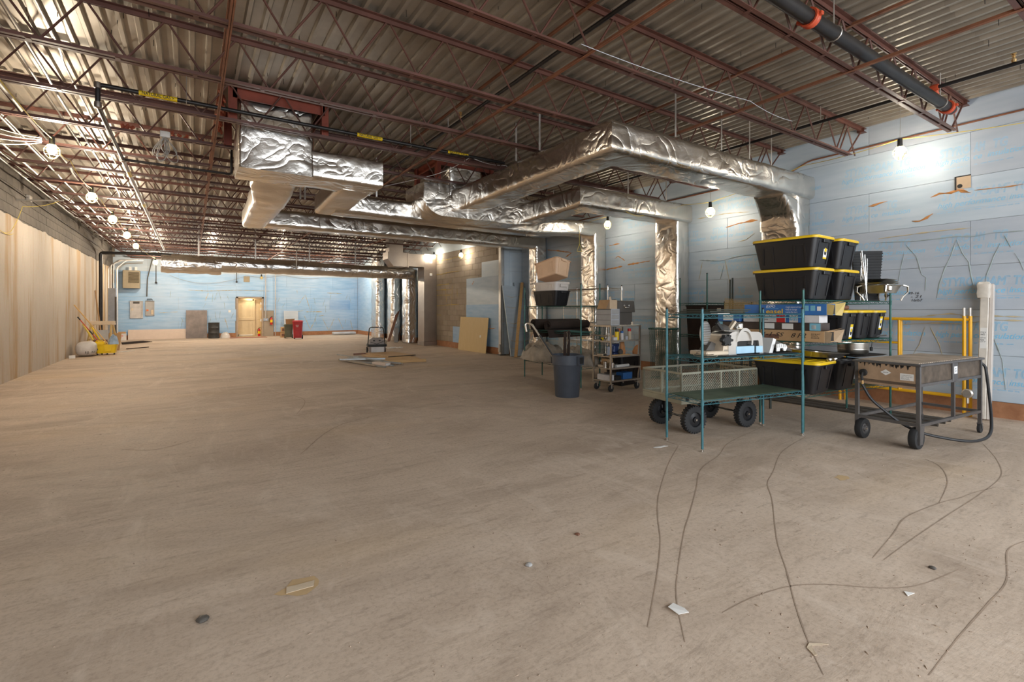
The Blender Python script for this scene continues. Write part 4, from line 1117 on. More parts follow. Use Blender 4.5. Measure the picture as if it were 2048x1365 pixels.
cord('yellow lighting cord slung along the left bulbs under the joists', [(-1.6, 5.9, 3.8)] + [v for p, _ in LAMPS[:5] for v in ((p[0], p[1], p[2] + .1), (p[0] - .05, p[1] + 1.5, 3.78))] + [(-1.3, 26, 3.64)], .07)
cord('yellow lighting cord running along the right foam wall between its bulbs', [(8.8, .8, 3.74), (8.32, 2.76, 3.83), (8.82, 4.3, 3.92), (8.34, 5.78, 3.50), (8.8, 7.4, 3.8), (8.22, 8.4, 3.63), (8.8, 11, 3.8)], .03)
cord('yellow cord drooping down the left wall over the block', [(-2.35, 14.2, 3.8), (-2.9, 13.9, 3.55), (-3.03, 13.7, 3.0), (-3.03, 13.0, 2.95), (-3.03, 13.9, 2.98)], .05)
cord('tan cord dangling in a loop below the second duct', [(7.5, 8.6, 3.28), (7.52, 8.62, 2.95), (7.46, 8.64, 2.78), (7.58, 8.6, 2.78), (7.52, 8.62, 2.95)], .0)
cord('short tan cord stretched along the underside of the second duct', [(6.9, 6.58, 3.3), (7.15, 6.55, 3.24), (7.4, 6.58, 3.28)], .01)
cord('thin cable looped along the back wall foam', [(-.9, 28.95, 3.1), (.6, 28.95, 2.75), (2.4, 28.95, 3.2), (4.2, 28.95, 3.3), (6, 28.95, 3.2)], .1, 'cord_grey', .008)
cord('white wire strung across the middle joists', [(2.9, 3.3, 3.80), (5.2, 3.1, 3.76), (6.3, 3.2, 3.80)], .03, 'drawer_frame', .003)
cord('white cable tied between the joists and the nearest duct', [(2.2, 10.8, 3.8), (3.6, 8.2, 3.85), (4.0, 7.4, 4.05), (4.6, 7.2, 3.95), (5.0, 7.3, 3.8)], .04, 'print_white', .005)
for k in range(4):
    cord('white flexible cable fanning out to the upper left corner, %s from the top' % ORD[k], [(-1.68, 8.95, 3.74 - k * .02), (-2.1, 8.8, 3.76 - k * .07), (-2.7, 8.4, 3.72 - k * .10)], .02, 'cord_grey', .007)['group'] = 'white cables at the upper left'
# ------------------------------------------------------------------ wire shelving
def wire_shelf_mesh(L, W, mat, name='wire_shelf', dense=.03):
    m = MB(); a, b = L / 2 - .012, W / 2 - .012
    for z in (0, -.036):
        for p, q in (((-a, -b), (a, -b)), ((-a, b), (a, b)), ((-a, -b), (-a, b)), ((a, -b), (a, b))):
            m.tube([(p[0], p[1], z), (q[0], q[1], z)], .004, 5)
    for p, q, l in (((-a, -b), (a, -b), 2 * a), ((-a, b), (a, b), 2 * a), ((-a, -b), (-a, b), 2 * b), ((a, -b), (a, b), 2 * b)):
        k = max(4, int(l / .05)); pts = []
        for i in range(k + 1):
            t = i / k; pts.append((p[0] + (q[0] - p[0]) * t, p[1] + (q[1] - p[1]) * t, 0 if i % 2 else -.036))
        m.tube(pts, .0025, 4)
    k = int(2 * a / dense)
    for i in range(1, k):
        x = -a + 2 * a * i / k; m.tube([(x, -b, .004), (x, b, .004)], .0018, 4)
    for y in (-b * .5, 0, b * .5): m.tube([(-a, y, -.004), (a, y, -.004)], .003, 4)
    for x in (-a, a):
        for y in (-b, b): m.lathe([(.0165, -.045), (.018, .01)], 8, (x, y, 0))
    return m.mesh(name, mat)
def shelving(label, loc, rz, L, W, H, zs, mat, group='wire shelving units', solid=None, heights=None):
    t = thing('wire_shelving', label, 'shelving', loc, rz, group)
    i = 0
    for sx in (-1, 1):
        for sy in (-1, 1):
            h = (heights or [H] * 4)[i]; i += 1
            x, y = sx * (L / 2 - .012), sy * (W / 2 - .012)
            m = MB(); m.tube([(x, y, .03), (x, y, h)], .0128, 10); p = m.build('post', mat, t)
            m = MB(); m.lathe([(.017, 0), (.017, .012), (.006, .014), (.006, .04)], 8, (x, y, 0)); m.build('levelling_foot', 'chrome', p)
            m = MB(); m.lathe([(.0135, 0), (.0135, .014), (.008, .02)], 8, (x, y, h - .006)); m.build('post_cap', 'ink_black', p)
    me = wire_shelf_mesh(L, W, mat)
    for z in zs: link('wire_shelf', me, t, (0, 0, z))
    if solid is not None:
        m = MB(); m.cbox(-L / 2 + .03, L / 2 - .03, -W / 2 + .03, W / 2 - .03, solid + .006, solid + .011, .002); m.build('shelf_liner', 'green_mat', t)
    return t
SA = shelving('front teal wire shelving unit with a slicer and a green low shelf', (5.095, 3.205, 0), R(-8.6), 1.55, .53, 1.445, (.51, .935, 1.385), 'teal_epoxy', solid=.51)
SBt = shelving('tall green wire shelving unit stacked with yellow-lidded totes', (6.855, 3.045, 0), R(-6), 1.90, .57, 1.67, (.455, 1.055, 1.545), 'green_epoxy')
SCt = shelving('green wire shelving unit behind the front ones, over a tall black bin', (8.13, 5.50, 0), R(-2), 1.32, .60, 2.0, (.40, .98, 1.55), 'green_epoxy', heights=[2.06, 2.0, 1.56, 1.58])
SDt = shelving('green wire shelving unit with rolled felt and a tower of totes on top', (6.06, 7.53, 0), R(90), 1.79, .48, 1.87, (.40, 1.02, 1.495), 'green_epoxy', heights=[1.9, 1.89, 1.9, 1.9])
SEt = shelving('chrome wire shelving unit standing against the foam behind the felt rolls', (7.62, 8.33, 0), R(90), 1.5, .44, 1.95, (.3, .72, 1.13, 1.52, 1.9), 'chrome')

# ------------------------------------------------------------------ totes
def u_rib(m, x, z0, z1, w, y, t, slope):
    """raised inverted-U moulding on a long side; slope: outward lean per metre of height"""
    for a in (-1, 1):
        m.add(*prism_pts([(x + a * w / 2 - .012, z0), (x + a * w / 2 + .012, z0), (x + a * w * .42 + .012, z1), (x + a * w * .42 - .012, z1)], y, t, slope))
    m.add(*prism_pts([(x - w * .42, z1 - .02), (x + w * .42, z1 - .02), (x + w * .42, z1), (x - w * .42, z1)], y, t, slope))
def prism_pts(poly, y, t, slope):
    vs = []
    for tt in (0, 1):
        for a, z in poly:
            yy = y + slope * z; vs.append((a, yy + (t if y > 0 else -t) * tt, z))
    n = len(poly); fs = [tuple(range(n)), tuple(range(2 * n - 1, n - 1, -1))]
    for i in range(n): fs.append((i, (i + 1) % n, n + (i + 1) % n, n + i))
    return vs, fs
def tote_meshes(L, W, H, mb, ml, lid=True, taper=.86):
    m = MB(); h = H - (.03 if lid else 0)
    L0, W0 = L * .93 * taper, W * .92 * taper; L1, W1 = L * .95, W * .93
    rings = [rrect(L0 - .03, W0 - .03, .04, 3, 0), rrect(L0, W0, .05, 3, .012), rrect(L1, W1, .055, 3, h - .012), rrect(L1 + .03, W1 + .03, .06, 3, h - .012), rrect(L1 + .03, W1 + .03, .06, 3, h)]
    if not lid: rings += [rrect(L1 - .01, W1 - .01, .05, 3, h), rrect(L0 - .02, W0 - .02, .04, 3, .02)]
    m.loft(rings)
    for s_ in (-1, 1):
        sl = s_ * (W1 - W0) / 2 / h
        for x in (-L * .24, L * .24): u_rib(m, x, .06, h * .82, L * .17, s_ * W0 / 2, .006, sl)
        m2 = MB(); sl = s_ * (L1 - L0) / 2 / h
        for x in (-W * .26, W * .26): m2.add(*prism_pts([(x - .012, .05), (x + .012, .05), (x + .012, h * .9), (x - .012, h * .9)], s_ * L0 / 2, .006, sl))
        m2.v = [(b, a, c) for a, b, c in m2.v]; m.merge(m2)
        m.cbox(*(sorted((s_ * (L1 / 2 - .005), s_ * (L1 / 2 + .02)))), -.07, .07, h - .05, h - .01, .004)
    body = m.mesh('body', mb)
    lm = None
    if lid:
        q = MB(); q.loft([rrect(L - .01, W - .01, .06, 3, h - .004), rrect(L, W, .065, 3, h + .002), rrect(L, W, .065, 3, h + .022), rrect(L - .016, W - .016, .06, 3, h + .03), rrect(L - .05, W - .05, .05, 3, h + .028), rrect(L - .07, W - .07, .05, 3, h + .018), rrect(L - .12, W - .12, .05, 3, h + .018), rrect(L - .14, W - .14, .05, 3, h + .03)])
        for x in (-L * .2, 0, L * .2): q.cbox(x - .05, x + .05, -W * .3, W * .3, h + .024, h + .034, .003)
        lm = q.mesh('lid', ml)
    return body, lm
def sticker_meshes():
    a = MB(); a.cbox(-.045, .045, -.0012, 0, -.09, .09, .0004)
    b = MB(); b.box(-.045, .045, -.002, -.0011, .055, .09); b.box(-.045, .045, -.002, -.0011, -.09, -.07)
    b.add([(-.03, -.002, .0), (.02, -.002, -.01), (.033, -.002, .03), (-.02, -.002, .042)], [(0, 1, 2, 3)])
    c = MB(); c.add([(-.03, -.0021, -.002), (.02, -.0021, -.012), (.017, -.0021, -.05), (-.026, -.0021, -.036)], [(0, 1, 2, 3)]); c.add([(.02, -.0021, -.012), (.033, -.0021, .027), (.03, -.0021, -.015), (.017, -.0021, -.05)], [(0, 1, 2, 3)])
    return a.mesh('sticker', 'print_white', smooth=False), b.mesh('sticker_yellow', 'label_yellow', smooth=False), c.mesh('sticker_picture', 'ink_black', smooth=False)
STK = sticker_meshes()
TB = tote_meshes(.78, .51, .375, 'tote_black', 'tote_yellow')
TS = tote_meshes(.60, .385, .365, 'tote_black', 'tote_yellow')
def tote(label, loc, rz, kind=None, sticker=None, group='black totes with yellow lids', size=(.78, .51, .375)):
    t = thing('storage_tote', label, 'tote', loc, rz, group)
    k = kind or TB
    link('body', k[0], t)
    if k[1]: link('lid', k[1], t)
    if sticker:
        L, W, H = size; sx, sz = sticker                 # on the short end that faces the room (local -x)
        s_ = link('sticker', STK[0], t, (-(L * .93 * .86 / 2 + (L * .95 - L * .93 * .86) / 2 * sz / H) - .003, sx, sz), Euler((0, R(-7.5), R(-90))).to_matrix().to_euler())
        s_.rotation_euler = (Matrix.Rotation(R(-90), 3, 'Z') @ Matrix.Rotation(R(8), 3, 'X')).to_euler()
        link('sticker_yellow', STK[1], s_); link('sticker_picture', STK[2], s_)
    return t
DEG = R(92)          # long axis points back into the room's depth, ends face the camera
tote('large yellow-lidded black tote, lower of the left stack on the tall shelf', (6.22, 3.16, 1.552), DEG)
tote('large yellow-lidded black tote with a sticker, topmost of the left stack', (6.22, 3.16, 1.928), DEG, None, (-.06, .20))
tote('black tote with a yellow lid, lower of the two stacked beside the large pair', (6.83, 3.14, 1.552), R(91))
tote('black tote with a yellow lid, upper of the two stacked beside the large pair', (6.82, 3.14, 1.928), R(91.5))
tote('yellow-lidded black tote on the bottom shelf of the tall unit', (6.10, 3.09, .462), R(93))
tote('black tote on the bottom shelf of the tall unit, beneath the sheet pans', (6.70, 3.06, .462), R(92), tote_meshes(.74, .50, .37, 'tote_black', 'tote_black'), None, 'black totes')
for i, (x, y, nm, st) in enumerate(((6.85, 3.05, 'leftmost of the middle-shelf trio, low sticker by the boxes', (-.05, .1)), (7.235, 3.03, 'middle of the middle-shelf trio, without a sticker', None), (7.60, 3.01, 'rightmost of the middle-shelf trio, sticker at mid height', (-.03, .2)))):
    tote('small black tote, ' + nm, (x, y, 1.062), R(93), TS, st, 'black totes with yellow lids', (.60, .385, .365))

# long boxes lying across the middle shelf, ends sticking out at the camera
def long_box(name, label, z0, z1, y0, y1, x0, x1, mat, texts, flap=None, rz=2.0, panels=()):
    t = thing(name, label, 'box', (5.98, 3.12, z0), R(rz))
    m = MB(); m.cbox(x0, x1, y0, y1, 0, z1 - z0, .003); m.build('carton', mat, t)
    e = face_rot((0, -1, 0), (0, 0, 1))
    for body, wdt, yy, zz, hs, tm_, sh, bold in texts:
        link('box_text', text_merge([(body, wdt, 0, 0, hs, sh, 0, bold)], tm_).mesh('box_text', tm_, smooth=False), t, (x0 - .0015, yy, zz), e)
    for (a, b, c, d_, pm_) in panels:
        m = MB(); m.box(x0 - .001, x0, min(a, b), max(a, b), c, d_); m.build('printed_panel', pm_, t, smooth=False)
    if flap:
        m = MB(); m.add([(x0, y0, .004), (x0, y0, z1 - z0), (x0 - .03, y0 - .09, z1 - z0 - .01), (x0 - .02, y0 - .07, .0)], [(0, 1, 2, 3)])
        m.add([(x1, y0, .0), (x1, y0, z1 - z0), (x1 + .02, y0 - .1, z1 - z0 + .02), (x1 + .03, y0 - .06, -.005)], [(0, 1, 2, 3)])
        m.add([(x0, y0, z1 - z0), (x1, y0, z1 - z0), (x1, y0 - .09, z1 - z0 + .035), (x0, y0 - .08, z1 - z0 + .02)], [(0, 1, 2, 3)])
        m.build('open_flap', flap, t, smooth=False)
        m = MB(); m.box(x0 + .01, x1 - .01, y0 - .001, y0 + .001, .01, z1 - z0 - .01); m.build('box_inside', 'ink_black', t, smooth=False)
    return t
long_box('easel_box', 'long blue easel box with yellow lettering, topmost of the long boxes', 1.372, 1.50, -.46, .50, -.02, .20, 'box_blue',
 [('EXPO', .11, .22, .088, .042, 'print_white', .3, .006), ('easel', .20, .22, .014, .085, 'print_gold', 0, .02), ('white dry-erase', .15, .22, .074, .016, 'print_blue', 0, 0), ('• height adjusts to 6 feet\n• folds for storage\n• carries flip charts', .18, -.01, .085, .03, 'print_white', 0, 0)], 'box_flap',
 panels=[(-.23, -.27, .05, .11, 'box_lightblue'), (-.29, -.34, .05, .11, 'box_lightblue'), (-.36, -.40, .05, .1, 'paper')])
long_box('white_carton', 'long white carton with red and blue printing below the easel box', 1.282, 1.370, -.38, .52, -.01, .20, 'box_white',
 [('AREA HEATER  wall mounted\nready to hang', .15, .27, .05, .022, 'ink_black', 0, 0), ('Vh', .08, -.06, .02, .06, 'print_blue', .3, .01)], None, 2.0, [(.10, -.0, .0, .088, 'print_red'), (-.01, -.05, .0, .088, 'box_blue'), (-.15, -.2, .0, .088, 'box_blue')])
long_box('photo_carton', 'long dark carton with pictures of shades and a light blue end', 1.192, 1.280, -.40, .88, -.02, .21, 'box_dark', [], None, 2.0,
 [(.24, .12, .012, .078, 'paper'), (.03, -.1, .012, .078, 'paper'), (-.28, -.395, .002, .086, 'box_lightblue'), (-.30, -.35, .02, .065, 'paper'), (.88, .8, .002, .086, 'box_lightblue')])
long_box('brown_carton', 'long brown cardboard box with black marker writing, lowest of the long boxes', 1.062, 1.190, -.44, .88, -.03, .22, 'cardboard',
 [('1-1-SS', .26, .26, .05, .07, 'ink_black', .4, .004), ('8 FR', .17, -.08, .045, .075, 'ink_black', .4, .004), ('24 SLAT\nVINYL\nSHADE', .1, -.30, .085, .022, 'ink_black', 0, 0)], 'cardboard_pale', 2.0, [(.26, .06, .025, .075, 'dark_wood')])
bx = thing('blue_pack', 'flat blue and white pack standing behind the boxes on the middle shelf', 'box', (6.02, 3.70, 1.2815), R(2))
m = MB(); m.cbox(-.1, .12, -.03, .28, 0, .10, .004); m.build('carton', 'box_blue', bx)
m = MB(); m.box(-.102, -.1, .06, .2, .015, .09); m.build('paper_label', 'paper', bx, smooth=False)

# bits and pieces on the tall unit
t = thing('crate_lid', 'black ribbed crate lid standing upright behind the wire racks', 'lid', (7.74, 2.93, 1.555), R(-42))
m = MB(); m.loft([[(-.15, -.01, 0), (.13, -.01, 0), (.18, -.01, .68), (-.20, -.01, .68)], [(-.15, .02, 0), (.13, .02, 0), (.18, .02, .68), (-.20, .02, .68)]])
m.build('panel', 'rubber', t)
m = MB()
for k in range(17): z = .03 + k * .038; m.cbox(-.155 - z * .075, .135 + z * .075, -.02, -.008, z, z + .014, .003)
m.build('rib', 'rubber', t)
def wire_rack(name, label, loc, rot, w, h, nx, nz, r, mat, group=None):
    t = thing(name, label, 'rack', loc, 0, group, rot)
    m = MB(); m.tube([(-w / 2, 0, 0), (w / 2, 0, 0), (w / 2, 0, h), (-w / 2, 0, h)], r * 1.6, 6, closed=True); m.build('rim', mat, t)
    m = MB()
    for i in range(1, nx): x = -w / 2 + w * i / nx; m.tube([(x, 0, 0), (x, 0, h)], r, 4)
    for i in range(1, nz): z = h * i / nz; m.tube([(-w / 2, .003, z), (w / 2, .003, z)], r, 4)
    m.build('wire_grid', mat, t)
    return t
for i in range(3):
    wire_rack('wire_rack', 'chrome wire rack leaning by the crate lid on the top shelf, %s of three' % ('front', 'middle', 'rear')[i], (7.36 + .03 * i, 2.80 + .03 * i, 1.553), (R(-5 + 3 * i), R(0), R(24 + 5 * i)), .30, .64 - .05 * i, 4, 6, .003, 'chrome', 'chrome wire racks')
cd = thing('chafing_frame', 'polished serving-dish frame with curled feet at the right end of the top shelf', 'serving dish', (7.57, 2.70, 1.555), R(-8)); cd.scale = (.85, .85, .95)
m = MB(); m.loft([rrect(.30, .26, .04, 3, .10), rrect(.42, .34, .05, 3, .20), rrect(.46, .38, .05, 3, .205), rrect(.46, .38, .05, 3, .215), rrect(.38, .30, .05, 3, .19)]); m.build('dish', 'stainless', cd)
for sx in (-1, 1):
    for sy in (-1, 1):
        m = MB(); m.tube([(sx * .22, sy * .17, .21), (sx * .29, sy * .2, .19), (sx * .30, sy * .2, .12), (sx * .22, sy * .17, .05), (sx * .20, sy * .15, .0)], [.012, .016, .012, .01, .014], 6); m.build('foot', 'stainless', cd)
m = MB(); m.lathe([(0, -.05), (.05, -.03), (.055, .02), (.0, .05)], 14, (-.1, -.14, .17), caps=False); m.build('burner_cup', 'stainless', cd)
for i in range(3):
    t = thing('tray_lid', 'flat steel tray stacked on the serving frame, %s of three' % ('lowest', 'middle', 'topmost')[i], 'tray', (7.52, 2.72, 1.765 + i * .022), R(-12 + 7 * i), 'steel trays on the serving frame')
    m = MB(); m.loft([rrect(.34, .22, .03, 3, 0), rrect(.40, .28, .04, 3, .016), rrect(.42, .30, .04, 3, .018), rrect(.36, .24, .03, 3, .004)]); m.build('tray', 'stainless', t)
t = thing('shelf_clamp', 'black hand clamp gripping the right rear post of the tall shelf', 'clamp', (7.76, 2.72, 1.62))
m = MB(); m.lathe([(.02, -.02), (.022, .02)], 10); m.build('jaw', 'ink_black', t)
m = MB(); m.tube([(-.09, -.02, .01), (.08, -.02, 0)], .008, 6); m.lathe([(0, -.014), (.016, 0), (0, .014)], 8, (-.09, -.02, .01), caps=False); m.lathe([(0, -.014), (.016, 0), (0, .014)], 8, (.08, -.02, 0), caps=False); m.build('turn_handle', 'ink_black', t)
t = thing('sheet_pan', 'steam-table pan with a rolled rim lying tilted over the bottom totes', 'pan', (6.34, 2.98, .87), 0, None, (R(2), R(4.5), R(-6)))
m = MB(); m.loft([rrect(.56, .36, .04, 3, 0), rrect(.66, .46, .05, 3, .06), rrect(.70, .50, .05, 3, .062), rrect(.70, .50, .05, 3, .07), rrect(.64, .44, .05, 3, .066), rrect(.54, .34, .04, 3, .006)]); m.build('pan', 'stainless', t)
t = thing('stock_pan', 'round steel pan with a low rim next to the steam-table pan', 'pan', (7.12, 2.86, .87))
m = MB(); m.lathe([(.0, 0), (.15, 0), (.165, .02), (.168, .06), (.172, .062), (.172, .07), (.168, .072), (.172, .13), (.178, .135), (.178, .142), (.165, .14), (.158, .02), (0, .012)], 36, caps=False); m.build('pan', 'stainless', t)
t = thing('flat_tray', 'wide dark flat tray under the round steel pan', 'tray', (7.16, 2.88, .85), R(-6))
m = MB(); m.loft([rrect(.6, .44, .03, 3, 0), rrect(.66, .50, .04, 3, .012), rrect(.67, .51, .04, 3, .016), rrect(.6, .44, .03, 3, .006)]); m.build('tray', 'drum_black', t)
for i in range(2):
    t = thing('shiny_ball', 'shiny round knob beside the yellow tote lid, %s one' % ('left', 'right')[i], 'ball', (6.22 + .13 * i, 2.74, .838), 0, 'shiny knobs on the bottom tote')
    m = MB(); m.lathe([(0, 0), (.03, .0), (.034, .014), (.03, .028), (0, .032)], 14, caps=False); m.build('knob', 'chrome', t)
t = thing('power_plug', 'black plug dangling on its cord from the middle shelf', 'plug', (7.35, 2.74, .90))
m = MB(); m.cbox(-.018, .018, -.014, .014, 0, .05, .005); m.build('plug_body', 'ink_black', t)
m = MB(); m.tube([(0, 0, .05), (.02, 0, .11), (.03, .05, .165)], .004, 5); m.build('plug_cord', 'ink_black', t)
t = thing('dark_tube', 'short dark rolled tube lying over the small tote lids', 'roll', (6.72, 2.85, 1.462), R(-6))
m = MB(); m.lathe([(.028, -.17), (.028, .17)], 12, (0, 0, 0), 'x'); m.build('roll', 'dark_wood', t)
t = thing('steel_bar', 'steel bar poking out past the right post of the tall shelf', 'bar', (7.75, 2.78, 1.075))
m = MB(); m.cbox(-.22, .16, -.012, .012, 0, .02, .003); m.build('bar', 'grill_steel', t)

# ------------------------------------------------------------------ on the front unit: slicer and its bits
def on_a(x, y, z):           # local frame of the front shelf
    c_, s_ = math.cos(R(-8.6)), math.sin(R(-8.6))
    return (5.095 + x * c_ - y * s_, 3.205 + x * s_ + y * c_, z)
t = thing('shelf_mat', 'thin black mat lying under the slicer on the middle shelf', 'mat', on_a(.02, -.01, .944), R(-8.6))
m = MB(); m.cbox(-.42, .72, -.22, .22, 0, .006, .002); m.build('mat', 'rubber', t)
t = thing('meat_slicer', 'electric meat slicer in cast aluminium and cream with blue film on its base', 'slicer', on_a(-.03, -.02, .951), R(-8.6)); t.scale = (1.0, 1.0, .84)
arch = [(-.25, .0), (-.25, .22), (-.235, .262), (-.2, .285), (-.14, .295), (.2, .285), (.245, .27), (.268, .23), (.285, .0), (.225, .0), (.21, .16), (.2, .175), (-.1, .17), (-.12, .16), (-.13, .0)]
m = MB()
n = len(arch)
m.add([(a, -.13, z) for a, z in arch] + [(a, .13, z) for a, z in arch], [(i, (i + 1) % n, n + (i + 1) % n, n + i) for i in range(n)])
me_ = m.mesh('housing', 'cast_aluminium'); bm = bmesh.new(); bm.from_mesh(me_)
from mathutils.geometry import tessellate_polygon
tri = tessellate_polygon([[Vector((a, z, 0)) for a, z in arch]]); bm.verts.ensure_lookup_table()
for q in tri:
    bm.faces.new([bm.verts[i] for i in q]); bm.faces.new([bm.verts[i + n] for i in reversed(q)])
bmesh.ops.recalc_face_normals(bm, faces=bm.faces); bm.to_mesh(me_); bm.free()
link('housing', me_, t)
m = MB(); m.cbox(-.15, .23, -.1, .12, .02, .17, .01); m.build('motor_cover', 'ink_black', t)
m = MB(); m.cbox(-.14, .14, -.136, -.12, .01, .105, .004); m.build('film_panel', 'film_blue', t)
m = MB(); m.cbox(.165, .27, -.136, -.12, .01, .10, .004); m.build('film_panel', 'film_blue', t)
m = MB(); m.cbox(-.56, -.24, -.13, .12, .0, .055, .012); m.build('base_arm', 'enamel_cream', t)
m = MB(); m.prism([(-.33, .0), (-.22, .0), (-.22, .24), (-.26, .24), (-.31, .16)], -.12, .11, 'y'); m.build('base_column', 'enamel_cream', t)
m = MB(); m.cbox(-.31, -.23, -.124, -.119, .05, .07, .001); m.build('name_plate', 'stainless', t)
m = MB(); m.lathe([(0, -.03), (.05, -.03), (.06, -.02), (.06, .01), (.035, .02), (.035, .05)], 20, (-.29, -.13, .19), 'y')
for k in range(6):
    a = k * math.pi / 3; m.lathe([(0, -.035), (.018, -.03), (.018, .015), (0, .02)], 8, (-.29 + .06 * math.cos(a), -.13, .19 + .06 * math.sin(a)), 'y', caps=False)
m.build('thickness_knob', 'ink_black', t)
ringp = [(-.02 + .12 * math.cos(R(a)), 0, .17 + .17 * math.sin(R(a))) for a in range(-20, 181, 10)]
m = MB()
m.loft([[(p[0], -.15, p[2]), (p[0] + .0, -.09, p[2]), (p[0] * .8 - .004, -.09, .17 + (p[2] - .17) * .78), (p[0] * .8 - .004, -.15, .17 + (p[2] - .17) * .78)] for p in ringp]); m.build('blade_guard', 'cast_aluminium', t)
m = MB(); m.cbox(-.24, .0, -.13, -.04, .295, .318, .01); m.build('carriage_arm', 'cast_aluminium', t)
m = MB(); m.cbox(.03, .07, -.05, .02, .28, .40, .01); m.bar((-.02, -.02, .33), (.06, 0, .40), .03, .03); m.build('upright_arm', 'cast_aluminium', t)
m = MB(); m.obox((-.33, -.08, .37), (.035, .03, .12), Euler((0, R(-38), 0))); m.build('handle', 'ink_black', t)
m = MB(); m.obox((-.06, .0, .36), (.03, .04, .16), Euler((0, R(38), 0))); m.build('pusher_grip', 'enamel_cream', t)
m = MB(); m.lathe([(0, 0), (.085, 0), (.095, .02), (.075, .06), (.03, .085), (0, .09)], 18, (-.2, .02, .30), caps=False); m.build('sharpener_cap', 'case_charcoal', t)
m = MB(); m.lathe([(0, -.006), (.15, -.006), (.15, .006), (0, .006)], 36, (0, 0, 0), 'y', caps=False)
pm_ = MB(); pm_.merge(m, Matrix.Translation((-.47, -.02, .28)) @ Euler((R(0), R(0), R(24))).to_matrix().to_4x4()); pl_ = pm_.build('gauge_plate', 'cast_aluminium', t)
q = MB()
for k in range(9):
    z = -.12 + k * .03; w = math.sqrt(max(.0, .14 ** 2 - z * z)); q.box(-w, w, -.009, -.006, z - .003, z + .003)
qq = MB(); qq.merge(q, Matrix.Translation((-.47, -.02, .28)) @ Euler((0, 0, R(24))).to_matrix().to_4x4()); qq.build('plate_groove', 'drawer_grey', pl_, smooth=False)
m = MB(); m.prism([(-.48, .06), (-.36, .06), (-.34, .14), (-.40, .17)], -.04, .06, 'y'); m.build('plate_support', 'case_charcoal', t)
t = thing('slicer_carriage', 'white and black slicer carriage with a dotted white pusher, right of the slicer', 'slicer part', on_a(.40, -.03, .951), R(-8.6)); t.scale = (1.15, 1.1, 1.0)
m = MB(); m.prism([(-.06, .0), (-.01, .0), (.04, .15), (.0, .165)], -.12, .12, 'y'); m.build('end_plate', 'white_plastic', t)
m = MB(); m.prism([(.0, .15), (.02, .16), (.30, .02), (.30, .0), (.0, .06)], -.10, .12, 'y'); m.build('sloped_tray', 'case_charcoal', t)
pc = [(.0, .02), (.04, .02), (.05, .055), (.09, .055), (.10, .02), (.13, .02), (.15, .06), (.13, .09), (.06, .105), (.0, .10)]
m = MB(); m.prism([(a, z - .0) for a, z in pc], -.16, -.15, 'y'); pu = m.build('dotted_pusher', 'white_plastic', t, smooth=False)
m = MB()
for k in range(14):
    a, z = .012 + (k % 5) * .026, .066 + (k // 5) * .014; m.lathe([(.0, -.001), (.004, -.001), (.004, .001)], 6, (a, -.161, z), 'y')
m.build('pusher_hole', 'ink_black', pu)
t = thing('wire_hoop', 'oval wire hoop lying at the left end of the middle shelf', 'wire hoop', on_a(-.56, -.10, .947), R(-8.6))
m = MB()
for (rx, ry, zz) in ((.14, .09, .008), (.11, .06, .03)): m.tube([(rx * math.cos(k * .314), ry * math.sin(k * .314), zz + .012 * math.sin(k * .314)) for k in range(20)], .004, 5, closed=True)
m.build('hoop', 'stainless', t)
for i in range(3):
    t = thing('grate_panel', 'black slotted grate lying on the top of the front shelf, %s of three' % ('lowest', 'middle', 'topmost')[i], 'grate', on_a(-.36 + .02 * i, .03 - .03 * i, 1.394 + i * .017), R(-8.6 + 4 * i), 'slotted grates on the front shelf')
    m = MB(); m.tube([(-.3, -.2, .006), (.3, -.2, .006), (.3, .2, .006), (-.3, .2, .006)], .006, 6, closed=True); m.build('frame', 'wire_dark', t)
    m = MB()
    for k in range(1, 15): x = -.3 + .6 * k / 15; m.tube([(x, -.2, .008), (x, .2, .008)], .004, 4)
    m.build('slat', 'wire_dark', t)
t = thing('paper_sheet', 'white paper sheet slipped among the grates on the front shelf', 'paper', on_a(-.47, -.2, 1.394), R(-4))
m = MB(); m.cbox(-.09, .1, -.05, .06, 0, .004, .001); m.build('sheet', 'paper', t)

# ------------------------------------------------------------------ garden wagon
wg = thing('garden_wagon', 'olive mesh-sided garden wagon with four knobby black tyres', 'wagon', (5.30, 3.80, 0), R(-8))
m = MB(); m.cbox(-.64, .60, -.33, .33, .36, .43, .006); m.build('bed', 'wagon_grey', wg)
def fence(p, q, name):
    m = MB(); z0, z1 = .43, .71; p, q = Vector((*p, 0)), Vector((*q, 0)); L = (q - p).length
    for z in (z0 + .01, z1): m.bar(p + Vector((0, 0, z)), q + Vector((0, 0, z)), .022, .022)
    k = max(2, round(L / .32))
    for i in range(k + 1): a = p.lerp(q, i / k); m.bar(a + Vector((0, 0, z0)), a + Vector((0, 0, z1)), .02, .02, (1, 0.01, 0))
    f = m.build(name, 'wagon_grey', wg, smooth=False)
    mm = MB(); s_ = .034; h = z1 - z0 - .02; n_ = int((L + h) / s_)
    for i in range(n_):
        for sg in (1, -1):
            u = -h + i * s_; a0, b0 = max(u, 0), min(u + h, L)
            if b0 - a0 < .01: continue
            za, zb = z0 + .01 + (a0 - u), z0 + .01 + (b0 - u)
            if sg < 0: za, zb = z0 + z1 - za, z0 + z1 - zb
            A = p.lerp(q, a0 / L); B = p.lerp(q, b0 / L); mm.tube([(A.x, A.y, za), (B.x, B.y, zb)], .0017, 3, caps=False)
    mm.build('mesh_infill', 'wagon_grey', f)
fence((-.63, -.32), (.59, -.32), 'side_panel'); fence((-.63, .32), (.59, .32), 'side_panel'); fence((-.63, -.32), (-.63, .32), 'end_panel'); fence((.59, -.32), (.59, .32), 'end_panel')
